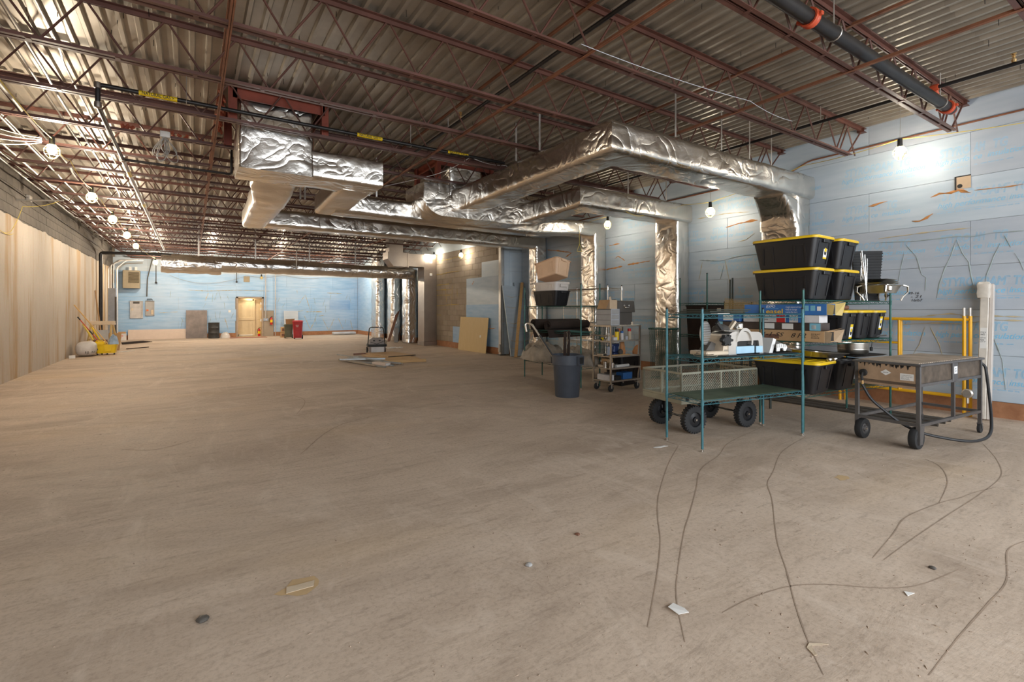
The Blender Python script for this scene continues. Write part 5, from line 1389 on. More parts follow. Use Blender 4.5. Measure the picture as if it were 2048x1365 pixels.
def wheel(parent, c, r, w, rz=0.0, name='wheel', rim='rim_black', knobs=True):
    m = MB(); m.lathe([(r * .55, -w * .42), (r * .8, -w * .5), (r * .95, -w * .42), (r, -w * .2), (r, w * .2), (r * .95, w * .42), (r * .8, w * .5), (r * .55, w * .42)], 32, (0, 0, 0), 'y', caps=False)
    if knobs:
        for k in range(28):
            a = 6.2832 * k / 28
            for s_ in (-1, 1):
                aa = a + (.11 if s_ > 0 else 0)
                m.obox((r * .97 * math.cos(aa), s_ * w * .24, r * .97 * math.sin(aa)), (.022, w * .36, .02), Euler((0, -aa, 0)))
    o = m.build(name, 'rubber', parent); o.location = c; o.rotation_euler = (0, 0, rz)
    q = MB(); q.lathe([(.012, -w * .5), (.03, -w * .5), (.035, -w * .3), (r * .5, -w * .22), (r * .58, -w * .44), (r * .6, -w * .4), (r * .55, 0), (r * .6, w * .4), (r * .58, w * .44), (r * .5, w * .22), (.035, w * .3), (.03, w * .5), (.012, w * .5)], 24, (0, 0, 0), 'y', caps=False); q.build('rim', rim, o)
    q = MB(); q.lathe([(0, -w * .62), (.012, -w * .62), (.014, -w * .5), (.014, w * .5), (.012, w * .62), (0, w * .62)], 10, (0, 0, 0), 'y', caps=False); q.build('axle_nut', 'stainless', o)
    return o
for x, y in ((-.40, -.27), (.42, -.30), (-.40, .27), (.42, .27)): wheel(wg, (x, y, .165), .155, .09, R(-4) if x < 0 else 0)
for x in (-.40, .42):
    m = MB(); m.tube([(x, -.25, .165), (x, .25, .165)], .012, 8); m.bar((x, -.2, .165), (x, -.2, .37), .03, .03, (1, 0, 0)); m.bar((x, .2, .165), (x, .2, .37), .03, .03, (1, 0, 0)); m.bar((x, -.2, .345), (x, .2, .345), .03, .03)
    m.build('axle_frame', 'rim_black', wg)
m = MB()
for x in (-.56, -.2): m.cbox(x - .02, x + .02, -.345, -.33, .40, .44, .004)
m.build('side_latch', 'ink_black', wg)

# ------------------------------------------------------------------ big griddle table
gr = thing('griddle_table', 'grey steel barbecue table on wheels with a scorched top and rusty end sheet', 'barbecue', (6.19, 1.885, 0), R(-4.6))
GL_, GW = 1.52, .60
def gbar(n_, p, q, w=.03, h=.03, up=(0, 0, 1)):
    m = MB(); m.bar(p, q, w, h, up); return m.build(n_, 'grill_steel', gr, smooth=False)
for x, y, z in ((.015, .015, .055), (GL_ - .015, .015, .10), (.015, GW - .015, .055), (GL_ - .015, GW - .015, .10)):
    gbar('leg', (x, y, z), (x, y, .86), .034, .034, (1, 0, 0))
for z in (.25, .66):
    gbar('rail', (0, .015, z), (GL_, .015, z)); gbar('rail', (0, GW - .015, z), (GL_, GW - .015, z)); gbar('rail', (.015, 0, z), (.015, GW, z)); gbar('rail', (GL_ - .015, 0, z), (GL_ - .015, GW, z))
gbar('mid_post', (GL_ * .53, .015, .25), (GL_ * .53, .015, .66), .03, .03, (1, 0, 0))
m = MB(); m.cbox(GL_ * .49, GL_ * .57, -.006, .02, .655, .86, .003); m.build('centre_plate', 'grill_steel', gr)
m = MB(); m.cbox(-.02, GL_ + .02, -.02, GW + .02, .855, .878, .004); m.build('top_frame', 'grill_steel', gr)
m = MB()
for k in range(36): x = .03 + (GL_ - .06) * k / 36; m.box(x, x + .028, .02, GW - .02, .877, .885)
m.build('grate', 'grill_grate', gr, smooth=False)
m = MB(); m.cbox(.0, .006, .035, GW - .03, .62, .855, .001); es = m.build('end_sheet', 'rusty_sheet', gr)
m = MB()
for k in range(26): y = .06 + .5 * rng.random(); w = rng.uniform(.004, .016); h = rng.uniform(.01, .05); m.add([(-.0015, y - w, .852), (-.0015, y + w, .852), (-.0015, y + w * .2, .852 - h), (-.0015, y - w * .3, .852 - h * .8)], [(0, 1, 2, 3)])
m.build('soot_run', 'ink_black', es, smooth=False)
m = MB(); c = (.3, .765); m.add([(-.0012, c[0] + .05, c[1]), (-.0012, c[0], c[1] + .032), (-.0012, c[0] - .05, c[1]), (-.0012, c[0], c[1] - .032)], [(0, 1, 2, 3)]); m.build('warning_diamond', 'paper', es, smooth=False); m = MB(); m.add([(-.0012, .17, .70), (-.0012, .05, .70), (-.0012, .05, .77), (-.0012, .17, .77)], [(0, 1, 2, 3)]); m.build('warning_label', 'paper', es, smooth=False)
me_ = text_merge([('CAUTION: HOT SURFACES', .1, 0, .045, .012, 0, 0, 0), ('keep children away\nallow to cool\nbefore moving', .1, 0, .03, .012, 0, 0, 0)], 'ink_black').mesh('label_text', 'ink_black', smooth=False)
link('label_text', me_, es, (-.0016, .16, .703), face_rot((0, -1, 0), (0, 0, 1)))
link('label_text', text_merge([('DANGER', .05, 0, 0, .016, 0, 0, .003)], 'ink_black').mesh('label_text', 'ink_black', smooth=False), es, (-.0016, .325, .759), face_rot((0, -1, 0), (0, 0, 1)))
m = MB(); m.box(.03, GL_ * .49, .012, .018, .67, .85); m.box(GL_ * .57, GL_ - .03, .012, .018, .67, .85); m.box(.03, GL_ - .03, GW - .02, GW - .014, .64, .85); m.box(GL_ - .02, GL_ - .014, .03, GW - .03, .64, .85); m.build('fire_box', 'grill_scorched', gr, smooth=False)
m = MB(); m.box(.03, GL_ - .03, .02, GW - .02, .645, .655); m.build('box_floor', 'grill_scorched', gr, smooth=False)
m = MB(); m.cbox(GL_ * .505, GL_ * .555, -.009, -.006, .735, .815, .001); st = m.build('maker_sticker', 'print_white', gr)
link('sticker_mark', text_merge([('G', .03, 0, 0, .06, 0, 0, .01)], 'vise_navy').mesh('sticker_mark', 'vise_navy', smooth=False), st, (GL_ * .515, -.0095, .755), BACK_FACE)
for y in (-.0, GW):
    m = MB(); s_ = 1 if y == 0 else -1
    m.prism([(0, .055), (.06, .055), (.10, .25), (0, .25)], y - .004, y + .004, 'y'); m.build('wheel_bracket', 'grill_steel', gr)
    wheel(gr, (.05, y + (.05 if y == 0 else -.05), .112), .112, .075, 0, 'wheel', 'grill_steel', False)
for y in (.015, GW - .015):
    q = MB(); q.lathe([(0, -.014), (.05, -.014), (.052, 0), (.05, .014), (0, .014)], 18, (GL_ - .015, y, .052), 'y', caps=False); cw = q.build('caster', 'rubber', gr)
    q = MB(); q.bar((GL_ - .015, y - .02, .052), (GL_ - .015, y - .02, .11), .02, .005, (0, 1, 0)); q.bar((GL_ - .015, y + .02, .052), (GL_ - .015, y + .02, .11), .02, .005, (0, 1, 0)); q.cbox(GL_ - .035, GL_ + .005, y - .025, y + .025, .105, .115, .002); q.build('caster_fork', 'grill_steel', cw)
m = MB(); m.lathe([(0, 0), (.035, .005), (.04, .03), (.03, .05), (.016, .055), (.016, .07)], 14, (-.06, .50, .745), 'x', caps=False); m.tube([(-.05, .50, .745), (-.06, .505, .70), (-.055, .5, .66)], .014, 8); vl = m.build('gas_valve', 'ink_black', gr)
m = MB(); m.lathe([(.012, 0), (.014, .02), (.01, .045)], 8, (-.055, .50, .615)); m.build('brass_fitting', 'brass', vl)
hp = bend([(-.055, .50, .615), (-.05, .42, .46), (.10, .12, .16), (.42, -.26, .085), (.95, -.26, .085), (1.38, -.12, .30), (1.56, -.03, .66), (1.58, -.01, .78), (1.56, .05, .83), (1.50, .05, .80)], .3, 6)
m = MB(); m.tube(hp, .0145, 10); m.build('gas_hose', 'hose_black', gr)

# ------------------------------------------------------------------ scaffold end frames against the right wall
def scaffold(label, dx, dy):
    t = thing('scaffold_frame', label, 'scaffold frame', (8.66 + dx, 2.16 + dy, 0), R(90), 'yellow scaffold frames')
    m = MB(); m.tube([(0, 0, 0), (0, 0, 1.35)], .021, 10); m.build('post', 'scaffold_yellow', t)
    m = MB(); m.tube([(1.5, 0, 0), (1.5, 0, 1.3)], .021, 10); m.build('post', 'scaffold_yellow', t)
    m = MB(); m.tube([(0, 0, 1.30), (1.5, 0, 1.30)], .021, 10); m.build('top_bar', 'scaffold_yellow', t)
    m = MB(); m.tube([(0, 0, .26), (1.5, 0, .26)], .019, 10); m.build('bottom_bar', 'scaffold_yellow', t)
    m = MB(); m.tube([(.72 - dy, 0, 1.30), (.72 - dy, 0, .26)], .018, 10); m.build('ladder_post', 'scaffold_yellow', t)
    for z in (.55, .95):
        m = MB(); m.tube([(.72 - dy, 0, z), (1.5, 0, z)], .015, 8); m.build('rung', 'scaffold_yellow', t)
    for x in (0, 1.5):
        m = MB(); m.tube([(x, 0, 1.3), (x, 0, 1.46)], .016, 8); m.build('coupling_pin', 'galvanized', t)
    m = MB(); m.tube([(0, -.02, 1.0), (0, -.07, 1.0)], .008, 6); m.tube([(0, -.065, .97), (0, -.065, 1.03)], .008, 6); m.tube([(0, -.02, .38), (0, -.07, .38)], .008, 6); m.build('brace_lock', 'galvanized', t)
    return t
scaffold('yellow tubular scaffold frame by the right wall, nearer the room', 0, 0)
scaffold('yellow tubular scaffold frame by the right wall, nearer the foam', .07, -.045)
t = thing('gas_regulator', 'grey gas regulator hanging on a black hose beside the scaffold foot', 'regulator', (8.56, 2.10, .33))
m = MB(); m.lathe([(0, -.03), (.045, -.03), (.06, -.015), (.06, .015), (.04, .035), (.02, .05), (0, .052)], 18, (0, 0, 0), 'x', caps=False); m.lathe([(.016, -.13), (.016, .0)], 8); m.build('body', 'galvanized', t)
m = MB(); m.tube(bend([(0, 0, .05), (.0, .0, .3), (-.25, -.12, .45)], .1), .014, 8); m.build('hose_end', 'hose_black', t)

# long wrapped bundle leaning in the corner of the view
t = thing('wrapped_bundle', 'tall bundle of white trim wrapped in clear film leaning on the right wall', 'trim bundle', (8.60, 1.985, 0), 0, None, (0, R(8), R(4)))
m = MB(); m.cbox(-.05, .05, -.055, .03, .012, 1.80, .006); m.build('trim_stack', 'pallet_wrap', t)
m = MB(); m.cbox(-.02, .075, -.095, -.058, .014, 1.79, .004); m.build('trim_stack', 'tote_white', t)
m = MB(); m.loft([[(x * s_, y * s_, z) for x, y, _ in rrect(.13, .12, .02, 2, 0)] for z, s_ in ((1.6, 1), (1.66, 1.15), (1.72, 1.05), (1.78, 1.18), (1.815, .9))]); m.build('film_knot', 'pallet_wrap', t)
lb_ = MB(); lb_.box(-.0525, -.0505, -.045, .02, .93, 1.2); lab = lb_.build('shipping_label', 'paper', t, smooth=False)
link('label_text', text_merge([('STYLE: 4\nWHITE', .05, 0, .07, .03, 0, 0, 0), ('QTY 12\n96 IN', .05, 0, .0, .03, 0, 0, 0), ('LOT 27', .05, 0, -.05, .02, 0, 0, 0)], 'ink_black').mesh('label_text', 'ink_black', smooth=False), lab, (-.0532, .015, 1.06), face_rot((0, -1, 0), (0, 0, 1)))
# pipes lying on the floor behind the tall unit
for i, (x, dx) in enumerate(((7.66, .0), (7.86, .05), (8.08, .03))):
    t = thing('floor_pipe', 'long dark steel pipe lying on the floor along the right wall, %s' % ('nearest the shelves', 'middle of three', 'nearest the wall')[i], 'pipe', (x, 3.3, .022), 0, 'steel pipes on the floor')
    m = MB(); m.tube([(dx, -1.15, 0), (-dx, 1.4, 0)], .021, 8); m.build('pipe_run', 'case_charcoal', t)
# ------------------------------------------------------------------ around the back shelf: black bin, racks
t = thing('tall_black_bin', 'tall dark tapered bin with a paper label standing inside the rear green shelf', 'bin', (7.80, 5.50, 0), R(4))
m = MB(); m.loft([rrect(.40, .42, .03, 2, .42), rrect(.50, .48, .03, 2, 1.49), rrect(.52, .5, .03, 2, 1.49), rrect(.52, .5, .03, 2, 1.51)]); m.build('body', 'felt_dark', t)
m = MB(); m.cbox(-.03, .10, -.245, -.242, 1.40, 1.46, .001); m.build('paper_label', 'paper_tan', t)
for i in range(2):
    t = thing('shelf_post', 'loose dark shelf post standing upright behind the rear shelf, %s' % ('left', 'right')[i], 'post', (8.02 + .09 * i, 5.17 - .02 * i, 0), 0, 'loose posts', (0, R(1 - 1.5 * i), 0))
    m = MB(); m.tube([(0, 0, 0), (0, 0, 1.97 + .03 * i)], .016, 8); m.build('post', 'wire_dark', t)
for i in range(3):
    wire_rack('basket_panel', 'tan wire basket panel leaning by the boxes, %s of three' % ('front', 'middle', 'rear')[i], (7.35 + .08 * i, 4.55 + .05 * i, .43), (R(-10 + 2 * i), R(7), R(-40)), .62, 1.18 - .02 * i, 16, 34, .0025, 'wire_tan', 'tan wire panels')
for i in range(4):
    t = thing('wire_basket', 'dark wire basket piled behind the slicer, %s from the bottom' % ORD[i], 'basket', (7.02 + .02 * i, 4.3, .56 + .135 * i), R(-34 + 3 * i), 'dark wire baskets')
    m = MB()
    for z, w, d in ((0, .46, .32), (.06, .5, .36), (.12, .54, .40)): m.tube([(-w / 2, -d / 2, z), (w / 2, -d / 2, z), (w / 2, d / 2, z), (-w / 2, d / 2, z)], .004, 5, closed=True)
    m.build('rim', 'wire_dark', t)
    m = MB()
    for k in range(15):
        a = -.5 + k / 14
        for s_ in (-1, 1): m.tube([(a * .46, s_ * .16, 0), (a * .54, s_ * .20, .12)], .002, 4)
        m.tube([(a * .46, -.16, 0), (a * .46, .16, 0)], .002, 4)
    m.build('wire_grid', 'chrome', t)
t = thing('carton', 'dark open carton wedged behind the tall unit next to the wire panels', 'box', (6.98, 4.02, 1.15), R(-30))
m = MB(); m.cbox(-.17, .17, -.14, .14, 0, .27, .004); m.build('box_body', 'felt_dark', t)
st_ = thing('step_stool', 'brown wooden block under the dark carton behind the boxes', 'block', (6.90, 4.08, 1.0), R(-30))
m = MB(); m.cbox(-.15, .17, -.12, .14, 0, .148, .004); m.build('block_body', 'cardboard', st_)
t = thing('support_stand', 'plain dark stand carrying the cartons behind the tall unit', 'stand', (6.94, 4.05, 0), R(-30))
for x in (-.15, .15):
    for y in (-.12, .12): m = MB(); m.bar((x, y, 0), (x, y, .99), .025, .025, (1, 0, 0)); m.build('leg', 'wire_dark', t)
m = MB(); m.cbox(-.18, .18, -.15, .15, .975, .998, .003); m.build('stand_top', 'wire_dark', t)

# stack of green wire shelves standing on edge by the second wall drop
WSE = wire_shelf_mesh(1.05, .45, 'green_epoxy', 'shelf_panel', .026)
for i in range(6):
    t = thing('spare_wire_shelf', 'spare green wire shelf on end by the second wall drop, %s from the front' % ORD[i], 'wire shelf', (8.02 + i * .065, 6.72, .53), 0, 'spare green wire shelves', (R(90), R(82), R(90)))
    t.rotation_euler = (Matrix.Rotation(R(90), 3, 'Z') @ Matrix.Rotation(R(90 - 4), 3, 'X') @ Matrix.Rotation(R(90), 3, 'Z')).to_euler()
    link('wire_shelf', WSE, t)
WSG = wire_shelf_mesh(.75, .45, 'green_epoxy', 'shelf_panel', .026); WSC = wire_shelf_mesh(.75, .42, 'chrome', 'shelf_panel', .026)
for lvl, z in enumerate((.30, 1.13)):
    for i in range(5):
        h = .74 if lvl == 0 else .36
        t = thing('spare_wire_shelf', 'spare %s wire shelf on the %s level of the chrome unit, %s from left' % ('chrome' if i < 2 else 'green', ('low', 'upper')[lvl], ORD[i]), 'wire shelf', (7.48 + i * .045, 8.0 - .02 * i, z + (.4 if lvl == 0 else .195)), 0, 'spare wire shelves on the chrome unit')
        t.rotation_euler = (Matrix.Rotation(R(-52), 3, 'Z') @ Matrix.Rotation(R(80 - i), 3, 'X') @ Matrix.Rotation(R(90), 3, 'Z')).to_euler()
        if lvl: t.scale = (.48, .9, 1)
        link('wire_shelf', WSC if i < 2 else WSG, t)
for i, z in enumerate((.73, .31)):
    t = thing('white_board', 'white melamine strip lying on the chrome unit, %s' % ('upper', 'lower')[i], 'board', (7.45, 7.9, z), R(90))
    m = MB(); m.cbox(-.5, .28, -.11, .06, .0, .022, .003); m.build('board', 'white_plastic', t)

# ------------------------------------------------------------------ totes, felt and tarp on the left green unit
t = thing('storage_tote', 'black tote with ridged sides at the bottom of the tower on the left green unit', 'tote', (6.02, 7.75, 1.505), R(96), 'totes on the left green unit')
k = tote_meshes(.72, .45, .30, 'tote_black', 'tote_black', False); link('body', k[0], t)
t = thing('storage_tote', 'shallow off-white lidded tote between the black and the tan one', 'tote', (6.02, 7.74, 1.795), R(97), 'totes on the left green unit')
k = tote_meshes(.66, .42, .18, 'tote_white', 'tote_white', True, .97); link('body', k[0], t); link('lid', k[1], t)
m = MB(); m.cbox(-.345, -.32, -.09, .09, .08, .13, .005); m.build('clip_handle', 'tote_white', t)
t = thing('storage_tote', 'tan empty tote tipped on the very top of the tower', 'tote', (5.98, 7.30, 1.955), R(66), 'totes on the left green unit')
t.rotation_euler = (Matrix.Rotation(R(-15), 3, Vector((.788, -.616, 0))) @ Matrix.Rotation(R(97), 3, 'Z')).to_euler()
t.location = (5.98, 7.66, 2.045)
k = tote_meshes(.66, .45, .33, 'tote_tan', 'tote_tan', False, .88); link('body', k[0], t)
def felt_roll(label, loc, rz, L, r, tail):
    t = thing('felt_roll', label, 'felt roll', loc, rz, 'rolled dark felt')
    pts = []
    for i in range(56):
        a = i * .32; rr = r * (.42 + .58 * i / 55); pts.append((rr * math.cos(a), rr * math.sin(a)))
    ex, ez = pts[-1]; a = 55 * .32
    for s_ in (.05, .1, .16): pts.append((ex + s_ * tail[0], ez + s_ * tail[1]))
    th = .008; m = MB(); n_ = len(pts); rings = []
    for y in (0.0, L * .3, L * .7, L):
        rings.append([(x, y + (.10 * (i - 50) / 8 if i > 50 and y < .01 else 0) * -.6, z) for i, (x, z) in enumerate(pts)])
    vs = []
    for rg in rings:
        vs += rg
        vs += [(x * (1 - th / max(.02, math.hypot(x, z))), y, z * (1 - th / max(.02, math.hypot(x, z)))) for x, y, z in rg]
    fs = []; W2 = 2 * n_
    for j in range(3):
        for i in range(n_ - 1):
            fs.append((j * W2 + i, j * W2 + i + 1, (j + 1) * W2 + i + 1, (j + 1) * W2 + i)); fs.append((j * W2 + n_ + i, (j + 1) * W2 + n_ + i, (j + 1) * W2 + n_ + i + 1, j * W2 + n_ + i + 1))
    for j in (0, 3):
        for i in range(n_ - 1): fs.append((j * W2 + i, j * W2 + n_ + i, j * W2 + n_ + i + 1, j * W2 + i + 1))
    m.add(vs, fs); m.build('felt_sheet', 'felt_dark', t, angle=60)
    return t
felt_roll('dark brown felt roll at the back, its end open towards the room', (5.74, 7.98, 1.14), R(-92), 1.15, .115, (.5, -.9))
felt_roll('dark brown felt roll in front, longer, reaching to the cart', (5.70, 7.45, 1.135), R(-82), 1.15, .10, (.4, -.9))
def heap(name, label, cat, loc, rx, ry, h, mat, seed, lump=.35, nx=44, ny=34):
    t = thing(name, label, cat, loc); m = MB(); vs = []; fs = []
    for j in range(ny + 1):
        for i in range(nx + 1):
            u, v = i / nx * 2 - 1, j / ny * 2 - 1; f = max(0, 1 - (u * u + v * v)) ** .5
            nn = noise.noise(Vector((u * 2.1 + seed, v * 2.1, seed))) * lump + (.5 - abs(noise.noise(Vector((u * 4 + seed, v * 4, 2))))) * lump * .6 - abs(noise.noise(Vector((u * 9 + seed, v * 7, 5)))) * lump * .5
            vs.append((u * rx * (1 + .15 * nn), v * ry * (1 + .15 * nn), max(0.0, h * f * (1 + nn))))
    for j in range(ny):
        for i in range(nx): a = j * (nx + 1) + i; fs.append((a, a + 1, a + nx + 2, a + nx + 1))
    m.add(vs, fs); m.build('fold', mat, t, angle=70); return t
heap('tarp_bundle', 'large crumpled grey-brown tarp on the low shelf of the left green unit', 'tarp', (6.02, 8.05, .41), .33, .62, .34, 'tarp_grey', 1.3)
heap('tarp_bundle', 'smaller crumpled grey tarp behind the grey trash can', 'tarp', (6.1, 7.05, .41), .30, .50, .27, 'tarp_grey', 4.3)

# ------------------------------------------------------------------ grey trash can with its contents
tc = thing('trash_can', 'big round dark grey trash can with moulded handles', 'trash can', (5.21, 6.28, 0)); tc.scale = (.9, .9, 1)
m = MB(); m.lathe([(.0, 0), (.215, 0), (.22, .012), (.255, .52), (.258, .525), (.272, .53), (.278, .675), (.288, .68), (.288, .692), (.272, .692), (.262, .6), (.21, .02), (0, .02)], 48, caps=False); m.build('body', 'can_grey', tc)
for a in (-75, 105):
    m = MB(); m.prism([(-.075, .53), (.075, .53), (.09, .68), (-.09, .68)], .265, .315, 'y'); m.v = [(x, y, z) for x, y, z in m.v]
    q = MB(); q.merge(m, Matrix.Rotation(R(a - 90), 4, 'Z')); h_ = q.build('handle', 'can_grey', tc)
    m = MB(); m.prism([(-.055, .555), (.055, .555), (.065, .66), (-.065, .66)], .312, .318, 'y'); q = MB(); q.merge(m, Matrix.Rotation(R(a - 90), 4, 'Z')); q.build('grip_hollow', 'ink_black', h_)
t = thing('chrome_pipe', 'bent chrome pipe with a hooked end sticking out of the trash can', 'pipe', (5.21, 6.28, .03))
m = MB(); m.tube(bend([(.02, -.06, .02), (-.20, .16, .66), (-.42, .42, 1.16), (-.50, .50, 1.18), (-.50, .46, 1.03)], .07), .0175, 10); m.build('pipe_run', 'chrome', t)
t = thing('black_rod', 'black rod leaning along the chrome pipe in the trash can', 'rod', (5.21, 6.28, .03))
m = MB(); m.tube([(.0, -.1, .02), (-.22, .12, .66), (-.36, .28, .98)], .014, 8); m.build('rod', 'ink_black', t)
t = thing('folding_legs', 'pair of dark folding table legs standing in the trash can', 'table legs', (5.21, 6.28, .03))
for x in (.06, .14):
    m = MB(); m.bar((x - .05, .10, .02), (x + .03, .16, 1.04), .045, .03); m.build('leg', 'felt_dark', t, smooth=False)
m = MB(); m.tube([(.07, .11, 1.02), (.13, .11, 1.05), (.18, .14, 1.0), (.10, .11, .82), (.09, .11, 1.02)], .005, 5); m.build('wire_link', 'chrome', t)

# ------------------------------------------------------------------ steel rolling rack
rk = thing('rolling_rack', 'steel rolling rack with four shelves full of tins and tools', 'cart', (6.05, 6.12, 0), R(1))
RL, RW, RH = .76, .45, 1.145
for x in (.012, RL - .012):
    for y in (.012, RW - .012):
        m = MB(); m.bar((x, y, .14), (x, y, RH), .026, .026, (1, 0, 0)); m.build('post', 'stainless', rk, smooth=False)
for p, q in (((0, .012), (RL, .012)), ((0, RW - .012), (RL, RW - .012)), ((.012, 0), (.012, RW)), ((RL - .012, 0), (RL - .012, RW))):
    m = MB(); m.bar((*p, RH), (*q, RH), .026, .026); m.build('top_rail', 'stainless', rk, smooth=False)
RZ = (.17, .39, .60, .87)
for z in RZ:
    m = MB(); m.cbox(.01, RL - .01, .01, RW - .01, z, z + .02, .003); m.box(.0, RL, .0, .012, z, z + .03); m.box(0, RL, RW - .012, RW, z, z + .03); m.build('shelf', 'stainless', rk)
m = MB(); m.cbox(.01, RL - .01, .01, RW - .01, RH + .005, RH + .015, .003); m.build('top_plate', 'stainless', rk)
for x in (.05, RL - .05):
    for y in (.05, RW - .05):
        m = MB(); m.lathe([(0, -.016), (.055, -.016), (.06, 0), (.055, .016), (0, .016)], 18, (x, y, .06), 'y', caps=False); cw = m.build('caster', 'rubber', rk)
        m = MB(); m.bar((x, y - .022, .06), (x, y - .022, .14), .025, .004, (0, 1, 0)); m.bar((x, y + .022, .06), (x, y + .022, .14), .025, .004, (0, 1, 0)); m.cbox(x - .035, x + .035, y - .035, y + .035, .132, .142, .002); m.build('caster_fork', 'galvanized', cw)
m = MB(); m.tube([(-.03, .03, .98), (-.03, RW - .03, .98)], .014, 8); m.tube([(0, .03, .98), (-.03, .03, .98)], .01, 6); m.tube([(0, RW - .03, .98), (-.03, RW - .03, .98)], .01, 6); m.build('push_handle', 'stainless', rk)
def on_r(x, y, z): return (6.05 + x, 6.12 + x * .0175 + y, z)
def can(label, x, y, z, r, h, mat, cap=None, name='spray_can', cat='can', capmat=None, group='tins and bottles on the rolling rack'):
    t = thing(name, label, cat, on_r(x, y, z + .0205), 0, group)
    hb = h * (.8 if cap else 1)
    m = MB(); m.lathe([(0, 0), (r, 0), (r, hb * .93), (r * .8, hb), (0, hb)], 14, caps=False); m.build('can_body', mat, t)
    if cap: m = MB(); m.lathe([(r * .92, hb * .96), (r * .92, h), (0, h)], 14, caps=False); m.build('cap', cap, t)
    return t
can('white plastic bottle at the left of the upper rack shelf', .05, .10, .87, .025, .13, 'white_plastic', 'paper')
can('yellow spray can with a black cap on the upper rack shelf', .25, .10, .87, .036, .20, 'label_yellow', 'ink_black')
can('brown tin with a blue top behind the yellow spray can', .32, .16, .87, .036, .165, 'rust_wood', 'box_blue')
can('blue and white spray can right of the yellow one', .365, .09, .87, .03, .165, 'box_white', 'box_blue')
can('orange-capped tin behind the blue spray can', .42, .22, .87, .034, .20, 'paper_tan', 'lid_orange')
can('clear spray can with a bright red cap at the right of the shelf', .59, .12, .87, .034, .20, 'paper_tan', 'print_red')
can('small glass jar left of the red-capped can', .49, .10, .87, .03, .07, 'drawer_frame')
can('steel canister on the third rack shelf, left', -.0 + .06, .20, .39, .035, .11, 'chrome', None, 'steel_canister')
can('steel mug on the third rack shelf beside the canister', .12, .10, .39, .045, .10, 'chrome', None, 'steel_mug', 'mug')
can('roll of masking tape on top of the rolling rack', .60, .10, 1.141, .045, .055, 'enamel_cream', None, 'tape_roll', 'tape', None, 'things on top of the rack')
def blk_(name, label, cat, x, y, z, sx, sy, sz, mat, rz=0, extra=None):
    t = thing(name, label, cat, on_r(x, y, z + .0205), R(rz))
    m = MB(); m.cbox(-sx / 2, sx / 2, -sy / 2, sy / 2, 0, sz, .004); m.build('body', mat, t)
    if extra: extra(t)
    return t
blk_('white_box', 'small white box on the upper rack shelf left of the cans', 'box', .155, .07, .87, .09, .06, .06, 'box_white')
blk_('brown_box', 'small brown box behind the white one on the rack', 'box', .17, .17, .87, .11, .08, .09, 'cardboard')
t = thing('tape_measure', 'yellow and black tape measure on the rack near its handle', 'tape measure', on_r(.04, .25, .8905), R(20))
m = MB(); m.cbox(-.035, .035, -.02, .02, 0, .05, .012); m.build('case', 'label_yellow', t)
m = MB(); m.cbox(-.06, -.03, -.016, .016, .0, .028, .006); m.build('grip', 'ink_black', t)
t = thing('bench_vise', 'navy blue bench vise with a round grinding wheel on the second rack shelf', 'vise', on_r(.27, .16, .6205), R(8))
m = MB(); m.cbox(-.09, .09, -.05, .06, 0, .05, .01); m.cbox(-.08, .06, -.04, .05, .05, .19, .02); m.cbox(-.11, .09, -.03, .04, .15, .205, .012); m.build('vise_body', 'vise_navy', t)
m = MB(); m.lathe([(0, -.02), (.05, -.02), (.055, 0), (.05, .02), (0, .02)], 20, (.05, -.075, .06), 'y', caps=False); m.build('grinding_wheel', 'case_charcoal', t)
t = thing('power_tool', 'pale blue drill body standing left of the vise', 'drill', on_r(.08, .13, .6205), R(-10))
m = MB(); m.cbox(-.035, .045, -.03, .03, 0, .17, .015); m.build('drill_body', 'locker_blue', t)
m = MB(); m.lathe([(.028, 0), (.02, .05)], 12, (.05, 0, .13), 'x'); m.build('drill_chuck', 'vise_navy', t)
t = thing('orange_bag', 'orange and cream patterned bag of fixings right of the vise', 'bag', on_r(.47, .18, .6205), R(5))
m = MB(); m.loft([rrect(.11, .06, .02, 2, 0), rrect(.13, .08, .03, 2, .06), rrect(.10, .06, .02, 2, .15), rrect(.09, .012, .005, 2, .23)]); m.build('sack', 'orange_cloth', t)
blk_('wood_board', 'short pale pine board across the second rack shelf', 'board', .28, .06, .60, .50, .05, .022, 'pine')
blk_('grey_tray', 'silver tray of small fittings on the second shelf, left', 'tray', .06, .28, .60, .10, .16, .03, 'stainless')
t = thing('paper_roll', 'white paper roll lying on the third rack shelf', 'roll', on_r(.35, .07, .437), R(4))
m = MB(); m.lathe([(.026, -.17), (.026, .17)], 14, (0, 0, 0), 'x'); m.build('roll', 'paper', t)
blk_('cream_pad', 'flat cream pad beside the paper roll on the rack', 'pad', .12, .30, .39, .16, .14, .04, 'paper_tan')
blk_('brown_carton_small', 'brown carton at the back of the third rack shelf', 'box', .20, .29, .39, .15, .14, .15, 'cardboard')
blk_('blue_toolbox', 'blue metal tool box on the bottom rack shelf', 'toolbox', .48, .14, .17, .26, .16, .12, 'box_blue', 6)
blk_('white_file', 'worn white box at the left end of the bottom rack shelf', 'box', .07, .20, .17, .12, .30, .10, 'box_white')
blk_('black_tool', 'black power tool lying on the bottom rack shelf', 'tool', .24, .10, .17, .18, .09, .07, 'ink_black', 12)
blk_('scrap_box', 'dark scrap box in the middle of the bottom rack shelf', 'box', .28, .28, .17, .2, .14, .11, 'case_charcoal')
